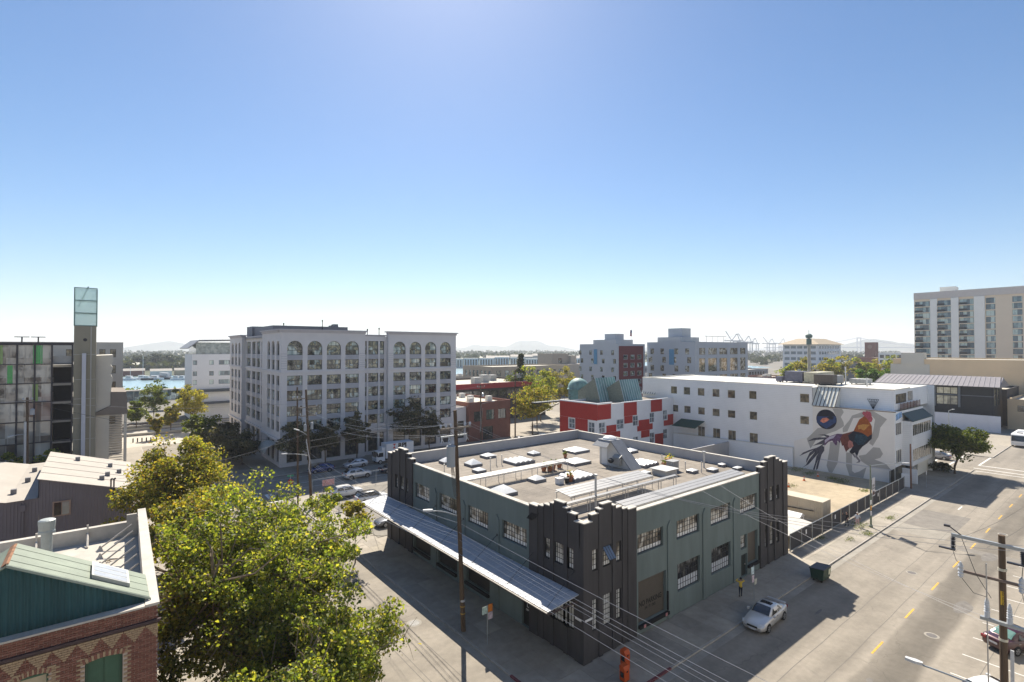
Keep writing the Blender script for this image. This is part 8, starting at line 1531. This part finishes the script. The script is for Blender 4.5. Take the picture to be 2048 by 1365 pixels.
# orange kiosk boxes on the corner
for k, (x, y, z1, lb) in enumerate(((2.05, -1.95, 1.3, 'tall orange newspaper box at the warehouse corner'), (1.0, -2.75, 1.0, 'lower orange newspaper box nearest the camera'))):
    o = thing('newspaper_box', lb, 'box', (x, y, 0), 'orange boxes on the corner'); m_nb = mat('newsbox_orange', (0.50, 0.075, 0.012), 0.5, 0.06)
    P(o, 'body', m_nb, lambda q: q.prism([(x - .24, y - .22, .08), (x + .24, y - .22, .08), (x + .24, y - .22, z1 - .2), (x - .24, y - .22, z1 - .2)], (0, .44, 0))); P(o, 'hood', m_nb, lambda q: q.prism([(x - .25, y - .23, z1 - .2), (x - .25, y + .23, z1 - .2), (x - .25, y + .23, z1), (x - .25, y - .1, z1)], (.5, 0, 0))); P(o, 'foot', m_steel, lambda q: q.box(x - .2, x + .2, y - .18, y + .18, 0, .078)); P(o, 'coin_slot', m_blk, lambda q: q.box(x - .06, x + .08, y - .235, y - .222, z1 - .38, z1 - .28)); P(o, 'window', m_cgl, lambda q: q.box(x - .26, x - .242, y - .14, y + .14, z1 - .7, z1 - .35))
# sign posts
def signpost(label, x, y, h, plates, name='sign_post', rz=0):
    o = thing(name, label, 'sign', (x, y, 0), 'parking sign posts'); P(o, 'post', m_galv, lambda q: q.tube((x, y, 0), (x, y, h), .03, n=8))
    for (dx, z, w_, h_, c, nm) in plates: P(o, 'sign_plate', mat('plate_' + nm, c, 0.6, 0.35, 7), lambda q: q.prism([(x + dx, y - .04 - abs(dx) * .0, z), (x + dx + w_, y - .04, z), (x + dx + w_, y - .04, z + h_), (x + dx, y - .04, z + h_)], (0, .012, 0)))
    return o
signpost('sign post with green, orange and pink plates by the canopy', -3.7, 6.26, 2.95, ((-.5, 2.35, .46, .55, (0.5, 0.62, 0.55), 'mint'), (.04, 2.4, .4, .55, (0.62, 0.2, 0.03), 'orange'), (.04, 1.85, .4, .5, (0.6, 0.5, 0.55), 'pink')))
signpost('sign post with pale blue and pink plates behind the silver sedan', 18.6, -2.72, 3.0, ((-.5, 2.3, .48, .65, (0.5, 0.62, 0.66), 'ice'), (-.4, 1.6, .38, .6, (0.6, 0.5, 0.56), 'pink'), (.04, 1.3, .38, .5, (0.5, 0.5, 0.42), 'olive')))
signpost('plain white parking sign near the painted building', 76.4, -1.8, 2.6, ((-.25, 2.0, .5, .6, (0.6, 0.6, 0.6), 'white'),))
ss = thing('stop_sign', 'red octagonal stop sign with green street name plate', 'sign', (-4.3, 55.2, 0)); P(ss, 'post', m_galv, lambda q: q.tube((-4.3, 55.25, 0), (-4.3, 55.25, 3.3), .035, n=8)); pl_ = P(ss, 'sign_plate', mat('stop_red', (0.42, 0.015, 0.02), 0.5, 0), lambda q: q.prism([(-4.3 + .42 * math.cos(R(22.5 + 45 * k)) * .78 , 55.2 + -.42 * math.cos(R(22.5 + 45 * k)) * .62, 2.3 + .42 * math.sin(R(22.5 + 45 * k))) for k in range(8)], (-.012, -.014, 0)))
tx = text_mesh('STOP', .26, me_w); o = inst('lettering', tx, ss, (-.02, -.08, 2.22)); o.rotation_euler = (R(90), 0, R(-38.5))
P(ss, 'street_name_plate', mat('street_green', (0.02, 0.22, 0.13), 0.5, 0), lambda q: q.box(-4.75, -3.85, 55.24, 55.26, 3.05, 3.3))
# parking-lot fence posts with rails and a red-and-white notice
lf = thing('parking_lot_fence', 'thin chain-link fence around the parking lot with a pink notice', 'fence', (3, 54.8, 0))
for x in [-1.3 + 3.4 * k for k in range(9)]: P(lf, 'post', m_galv, lambda q: q.tube((x, 54.8, 0), (x, 54.8, 2.2), .035, n=6))
for y in (34, 37.2, 40.4, 43.6, 46.8, 50.4): P(lf, 'post', m_galv, lambda q: (q.tube((-1.3, y, .02), (-1.25, y, 1.7), .035, n=6))); P(lf, 'base_block', m_curb, lambda q: q.box(-1.7, -.9, y - .12, y + .12, .014, .12))
P(lf, 'top_rail', m_galv, lambda q: q.tube((-1.3, 54.8, 2.15), (25.9, 54.8, 2.15), .025, n=6)); P(lf, 'notice', mat('notice_pink', (0.5, 0.28, 0.28), 0.7, 0.35, 6), lambda q: q.box(.2, 2.0, 54.72, 54.74, 1.0, 1.9))
# manhole, bollards, rail platform edges
mh = thing('manhole_cover', 'round pale manhole cover in the side street', 'manhole', (-6.4, 12.6, -.12)); P(mh, 'lid', mat('manhole_pale', (0.30, 0.29, 0.275), 0.8, 0.2, 6), lambda q: q.lathe((-6.4, 12.6, -.1285), [(.42, 0), (.42, .008)], 24)); P(mh, 'ring', m_gut, lambda q: q.lathe((-6.4, 12.6, -.1288), [(.6, 0), (.6, .004)], 24))
for k in range(5):
    x, y = -20.4 + .85 * k, 125.8 - .15 * k; o = thing('bollard', ORD[k] + ' dark bollard from the left on the sunny plaza', 'bollard', (x, y, -.12), 'bollards on the plaza'); P(o, 'shaft', m_steel, lambda q: q.lathe((x, y, -.12), [(.13, 0), (.13, .9), (.08, 1.0), (.02, 1.02)], 10))
for k, y in enumerate((136.5, 147, 153)):
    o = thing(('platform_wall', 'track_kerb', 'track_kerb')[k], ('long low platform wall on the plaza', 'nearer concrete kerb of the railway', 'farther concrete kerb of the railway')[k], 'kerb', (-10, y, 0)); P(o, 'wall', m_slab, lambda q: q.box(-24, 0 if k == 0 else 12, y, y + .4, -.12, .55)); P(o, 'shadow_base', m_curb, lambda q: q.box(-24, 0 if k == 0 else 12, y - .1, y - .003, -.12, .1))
rt = thing('railway_track', 'railway tracks crossing the far end of the plaza', 'railway', (0, 158, 0)); 
for k in range(4): P(rt, 'rail', mat('rail_steel', (0.16, 0.12, 0.10), 0.5, 0.1), lambda q: q.box(-60, 90, 156 + 1.5 * k + (1.6 if k > 1 else 0), 156.1 + 1.5 * k + (1.6 if k > 1 else 0), -.12, .08))
P(rt, 'ballast', mat('ballast', (0.22, 0.19, 0.16), 0.95, 0.25, 3), lambda q: q.box(-60, 90, 154.5, 164, -.15, -.09))
# boats at the far bank
for k, (x, y, L_, lb) in enumerate(((-3.1, 431, 9, 'sailing boat with tall mast at the far bank'), (-1.0, 418, 8, 'dark-hulled small boat by the far bank'), (4.2, 420, 11, 'white cabin cruiser moored at the far bank'), (10.2, 421, 14, 'grey covered houseboat moored at the far bank'), (15.2, 406, 8, 'small white motor boat right of the houseboat'), (18.6, 405, 7, 'dark-topped motor boat near the waterfront office'), (22, 406, 7, 'rightmost small boat beside the waterfront office'), (-10.6, 425, 9, 'leftmost white boat beside the garage'))):
    o = thing('boat', lb, 'boat', (x, y, -.08), 'boats along the far bank', R(-38)); w2 = L_ * .16
    q = MB(); q.prism([(-L_ / 2, -w2, .1), (L_ * .3, -w2, .1), (L_ / 2, 0, .1), (L_ * .3, w2, .1), (-L_ / 2, w2, .1)], (0, 0, 1.3)); inst('hull', q.mesh('hull', m_trw if k not in (1, 3) else m_steel), o, (0, 0, 0))
    q = MB(); q.prism([(-L_ * .3, -w2 * .75, 1.41), (L_ * .15, -w2 * .75, 1.41), (L_ * .1, -w2 * .75, 3.0 if k != 3 else 4.6), (-L_ * .3, -w2 * .75, 3.1 if k != 3 else 5.0)], (0, w2 * 1.5, 0)); c_ = inst('cabin', q.mesh('cabin', m_trw if k != 3 else m_parap), o, (0, 0, 0))
    q = MB(); q.box(-L_ * .25, L_ * .08, -w2 * .76, -w2 * .752, 2.1, 2.6); inst('window', q.mesh('window', m_cgl), c_, (0, 0, 0))
    if k in (0, 7): q = MB(); q.tube((0, 0, 1.4), (0, 0, 17 if k == 0 else 9), .12, n=5); inst('mast', q.mesh('mast', m_trw), o, (0, 0, 0))
for k in range(7):
    X_, Y_ = -40 + 17 * k, 476 + 9 * (k % 3); o = thing('shore_shed', ORD[k] + ' low shed from the left along the boatyard shore', 'building', (X_, Y_, 0), 'sheds along the boatyard'); c_ = HUES[(k * 2 + 3) % 6]; P(o, 'wall', mat('town_' + c_[1], c_[0], .85, .06, .3), lambda q: q.box(X_ - 7, X_ + 7, Y_ - 4, Y_ + 4, 0, 4.2)); P(o, 'roof', m_srf, lambda q: q.prism([(X_ - 7.4, Y_ - 4.4, 4.2), (X_ - 7.4, Y_ + 4.4, 4.2), (X_ - 7.4, Y_, 6.0)], (14.8, 0, 0)))
# pots and boxes on the warehouse roof
m_terra = mat('terracotta', (0.36, 0.15, 0.08), 0.85, 0.15, 6)
for k, (x, y, s_, lb) in enumerate(((13.0, 18.5, .34, 'terracotta pot at the left of the roof-garden cluster'), (13.5, 18.1, .3, 'second terracotta pot in the roof-garden cluster'), (14.2, 18.3, .36, 'third terracotta pot in the roof-garden cluster'), (15.4, 18.5, .32, 'rightmost terracotta pot in the roof-garden cluster'), (20.0, 22.2, .26, 'small lone terracotta pot near the large skylights'), (12.1, 13.4, .36, 'terracotta planter beside the ribbed skylight'), (25.0, 10.9, .34, 'terracotta pot left of the rooftop air unit'), (26.6, 11.4, .44, 'largest terracotta planter behind the air unit'), (25.8, 10.6, .3, 'terracotta pot close to the air unit'))):
    o = thing('plant_pot', lb, 'pot', (x, y, 8.12), 'terracotta pots on the roof'); P(o, 'pot', m_terra, lambda q: q.lathe((x, y, 8.12), [(s_ * .65, 0), (s_, s_ * 1.5), (s_ * 1.1, s_ * 1.5), (s_ * 1.1, s_ * 1.75), (s_ * .9, s_ * 1.75)], 12))
    inst('foliage', leaf_mesh('foliage', np.random.RandomState(k).normal(size=(70, 3)) * s_ * .5 + [0, 0, s_ * 2.2], np.array([0, 0, .4]), .16, np.random.RandomState(k + 9), LA if k % 2 else LM), o, (0, 0, 0))
o = thing('white_tub', 'white plastic tub on the roof deck', 'tub', (10.7, 13.5, 8.12)); P(o, 'tub', m_trw, lambda q: q.prism([(10.3, 13.2, 8.13), (11.0, 13.2, 8.13), (11.0, 13.8, 8.13), (10.3, 13.8, 8.13)], (0, 0, .55))); P(o, 'rim', m_trw, lambda q: q.box(10.26, 11.04, 13.16, 13.84, 8.681, 8.73))
o = thing('black_tub', 'black bucket beside the white tub on the roof', 'bucket', (11.4, 13.2, 8.12)); P(o, 'bucket', m_steel, lambda q: q.lathe((11.4, 13.2, 8.13), [(.22, 0), (.28, .5), (.24, .5)], 12)); P(o, 'rim', m_steel, lambda q: q.lathe((11.4, 13.2, 8.631), [(.3, 0), (.3, .04)], 12))
o = thing('barbecue', 'black kettle barbecue beside the stair penthouse', 'barbecue', (19.9, 14.6, 8.12)); P(o, 'bowl', m_steel, lambda q: q.lathe((19.9, 14.6, 8.75), [(.08, 0), (.3, .12), (.36, .3), (.3, .48), (.1, .6), (.02, .62)], 14))
for a in (0, 2.1, 4.2): P(o, 'leg', m_galv, lambda q: q.tube((19.9 + .12 * math.cos(a), 14.6 + .12 * math.sin(a), 8.8), (19.9 + .32 * math.cos(a), 14.6 + .32 * math.sin(a), 8.12), .02, n=5))
# lattice on the painted building's roof terrace
o = thing('trellis', 'black fan trellis on the roof terrace above the mural', 'trellis', (77.1, 5.5, 11.62))
for k in range(7): P(o, 'bar', m_steel, lambda q: q.tube((77.0, 5.5, 11.62), (77.0, 5.5 + (k - 3) * .28, 13.4), .03, n=4))
for z, w_ in ((12.4, .4), (12.9, .62), (13.35, .85)): P(o, 'rail', m_steel, lambda q: q.tube((76.97, 5.5 - w_, z), (76.97, 5.5 + w_, z), .03, n=4))

# ------------------------------------------------------------------ people
m_skin = mat('skin', (0.36, 0.20, 0.14), 0.6, 0); m_hair = mat('hair_dark', (0.015, 0.012, 0.01), 0.7, 0)
def person(label, loc, rz, mats, arms, h=1.74, stride=.12, hair=None, z=0.0, extra=None):
    """one continuous skinned body; mats: dict torso/arm/leg/foot/forearm/skin -> material; arms: [(elbow, hand) left, right] in local metres (x right, y forward)"""
    o = thing('person', label, 'person', (loc[0], loc[1], z), None, rz); k = h / 1.74
    V = {'pel': (0, 0, .93, .135, 'leg'), 'waist': (0, 0, 1.08, .125, 'torso'), 'chest': (0, .01, 1.28, .15, 'torso'), 'neckb': (0, 0, 1.44, .07, 'torso'), 'neck': (0, .005, 1.5, .052, 'skin'), 'head': (0, .02, 1.60, .085, 'skin'), 'face': (0, .025, 1.665, .088, 'skin'), 'crown': (0, .01, 1.71, .06, 'skin'), 'nose': (0, .115, 1.62, .016, 'skin')}
    E = [('pel', 'waist'), ('waist', 'chest'), ('chest', 'neckb'), ('neckb', 'neck'), ('neck', 'head'), ('head', 'face'), ('face', 'crown'), ('head', 'nose')]
    for s_, nm in ((-1, 'l'), (1, 'r')):
        st = stride * s_
        V.update({'hip' + nm: (.09 * s_, 0, .88, .095, 'leg'), 'knee' + nm: (.10 * s_, st * .5 + .02, .49, .066, 'leg'), 'ank' + nm: (.10 * s_, st, .09, .045, 'leg'), 'toe' + nm: (.11 * s_, st + .17, .04, .036, 'foot'), 'sho' + nm: (.185 * s_, 0, 1.40, .066, 'arm')})
        el, ha = arms[0 if s_ < 0 else 1]; V.update({'elb' + nm: (*el, .045, 'arm'), 'wri' + nm: (*[el[i] + (ha[i] - el[i]) * .84 for i in range(3)], .032, 'forearm'), 'hand' + nm: (*ha, .035, 'skin')})
        E += [('pel', 'hip' + nm), ('hip' + nm, 'knee' + nm), ('knee' + nm, 'ank' + nm), ('ank' + nm, 'toe' + nm), ('chest', 'sho' + nm), ('sho' + nm, 'elb' + nm), ('elb' + nm, 'wri' + nm), ('wri' + nm, 'hand' + nm)]
    names = list(V); me = bpy.data.meshes.new('body_cage'); me.from_pydata([tuple(c * k for c in V[n][:3]) for n in names], [(names.index(a), names.index(b_)) for a, b_ in E], [])
    t = bpy.data.objects.new('body_cage', me); COL.objects.link(t); sm = t.modifiers.new('skin', 'SKIN'); sm.use_smooth_shade = True
    for i, n in enumerate(names): sv = me.skin_vertices[0].data[i]; sv.radius = (V[n][3] * k, V[n][3] * k * (.78 if n in ('chest', 'waist', 'pel') else 1)); sv.use_root = n == 'pel'
    sb_ = t.modifiers.new('sub', 'SUBSURF'); sb_.levels = 1; sb_.render_levels = 1
    bpy.context.view_layer.update(); bm_ = bpy.data.meshes.new_from_object(t.evaluated_get(bpy.context.evaluated_depsgraph_get())); bpy.data.objects.remove(t); bm_.name = 'body'
    bm_.materials.clear(); keys = list(dict.fromkeys(['skin', 'torso', 'arm', 'forearm', 'leg', 'foot']))
    for kk in keys: bm_.materials.append(mats.get(kk) or (mats['torso'] if kk == 'arm' else m_skin))
    segs = [(Vector(V[a][:3]) * k, Vector(V[b_][:3]) * k, V[b_][4] if V[b_][4] not in ('skin',) or a.startswith('wri') or a in ('neck', 'head', 'face') else V[b_][4]) for a, b_ in E]
    for pl in bm_.polygons:
        c = pl.center; best = None
        for a, b_, kk in segs:
            d = b_ - a; tt = max(0, min(1, (c - a).dot(d) / max(d.length_squared, 1e-9))); dist = (c - a - d * tt).length
            if best is None or dist < best[0]: best = (dist, kk)
        pl.material_index = keys.index(best[1])
    inst('body', bm_, o, (0, 0, 0))
    q = MB(); q.lathe((0, -.012 * k, 1.60 * k), [(.088 * k, 0), (.105 * k, .06 * k), (.10 * k, .12 * k), (.06 * k, .165 * k), (.01, .175 * k)], 12); inst('hair', q.mesh('hair', hair or m_hair, smooth=True), o, (0, -.012, 0))
    for s_, nm in ((-1, 'l'), (1, 'r')):
        el, ha = arms[0 if s_ < 0 else 1]; d = (Vector(ha) - Vector(el)).normalized(); side = d.cross(Vector((0, 0, 1))); side = side.normalized() if side.length > .1 else Vector((0, 1, 0)); q = MB()
        for j, ln in enumerate((.065, .078, .083, .075, .06)):
            b0 = Vector(ha) * k + side * (j - 2) * .016; dd = d if j else (d * .5 + side * -.8).normalized(); q.path([b0, b0 + dd * ln * .55, b0 + dd * ln + Vector((0, 0, -.015))], .0085, 5, .006)
        inst('fingers', q.mesh('fingers', mats.get('skin') or m_skin), o, (0, 0, 0))
    if extra: extra(o, k)
    return o
m_yj = mat('jacket_yellow', (0.62, 0.42, 0.05), 0.7, 0.06, 6); m_navy = mat('trousers_navy', (0.018, 0.02, 0.035), 0.8, 0); m_shoe = mat('shoe_black', (0.012, 0.012, 0.012), 0.7, 0); m_khaki = mat('shorts_pink', (0.52, 0.36, 0.34), 0.8, 0); m_shirtw = mat('shirt_pale_blue', (0.55, 0.60, 0.68), 0.8, 0); m_blackt = mat('shirt_black', (0.015, 0.015, 0.018), 0.8, 0); m_jean = mat('jeans_dark', (0.03, 0.035, 0.06), 0.8, 0)
person('person in a yellow jacket raising both hands to the head on the warehouse pavement', (18.15, -1.75), R(-40), dict(torso=m_yj, arm=m_yj, forearm=m_yj, leg=m_navy, foot=m_shoe, skin=m_skin), [((-.38, .12, 1.42), (-.14, .14, 1.60)), ((.40, .10, 1.40), (.16, .16, 1.56))], 1.72, .05)
person('person in black shirt and dark jeans by the lot fence, arm raised', (46.1, -.75), R(70), dict(torso=m_blackt, arm=m_blackt, forearm=m_skin, leg=m_jean, foot=m_shoe, skin=m_skin), [((-.28, .05, 1.14), (-.24, .24, .98)), ((.36, .22, 1.36), (.22, .42, 1.60))], 1.78, .1)
person('person in pale shirt and pink shorts walking beside the lot fence', (47.0, -1.6), R(100), dict(torso=m_shirtw, arm=m_shirtw, forearm=m_skin, leg=m_khaki, foot=m_trw, skin=m_skin), [((-.28, -.08, 1.13), (-.27, .06, .9)), ((.28, .04, 1.13), (.26, .2, .92))], 1.76, .16, hair=mat('hair_white', (0.6, 0.58, 0.55), 0.8, 0))
for k, (x, y, lb) in enumerate(((36.5, -9.6, 'round manhole cover in the left lane of the main street'), (24.0, -13.9, 'round manhole cover in the dark lane strip'), (58.0, -13.2, 'distant manhole cover in the main street'))):
    o = thing('manhole_cover', lb, 'manhole', (x, y, -.12), 'manhole covers of the main street'); P(o, 'lid', mat('manhole_iron', (0.13, 0.12, 0.115), 0.7, 0.2, 6), lambda q: q.lathe((x, y, -.1285), [(.34, 0), (.34, .008)], 20)); P(o, 'ring', m_gut, lambda q: q.lathe((x, y, -.1288), [(.48, 0), (.48, .004)], 20))
# ------------------------------------------------------------------ haze
hz = MB(); hz.box(-7000, 9500, -3000, 9800, -1.6, 260); hm = bpy.data.materials.new('haze_air'); hm.use_nodes = True
nt = hm.node_tree; nt.nodes.remove(nt.nodes['Principled BSDF']); pv = nt.nodes.new('ShaderNodeVolumePrincipled'); pv.inputs['Color'].default_value = (0.86, 0.91, 1.0, 1); pv.inputs['Density'].default_value = 0.00015; pv.inputs['Anisotropy'].default_value = 0.2
nt.links.new(pv.outputs[0], nt.nodes['Material Output'].inputs['Volume'])
ho_ = hz.build('haze', hm); tag(ho_, kind='stuff')
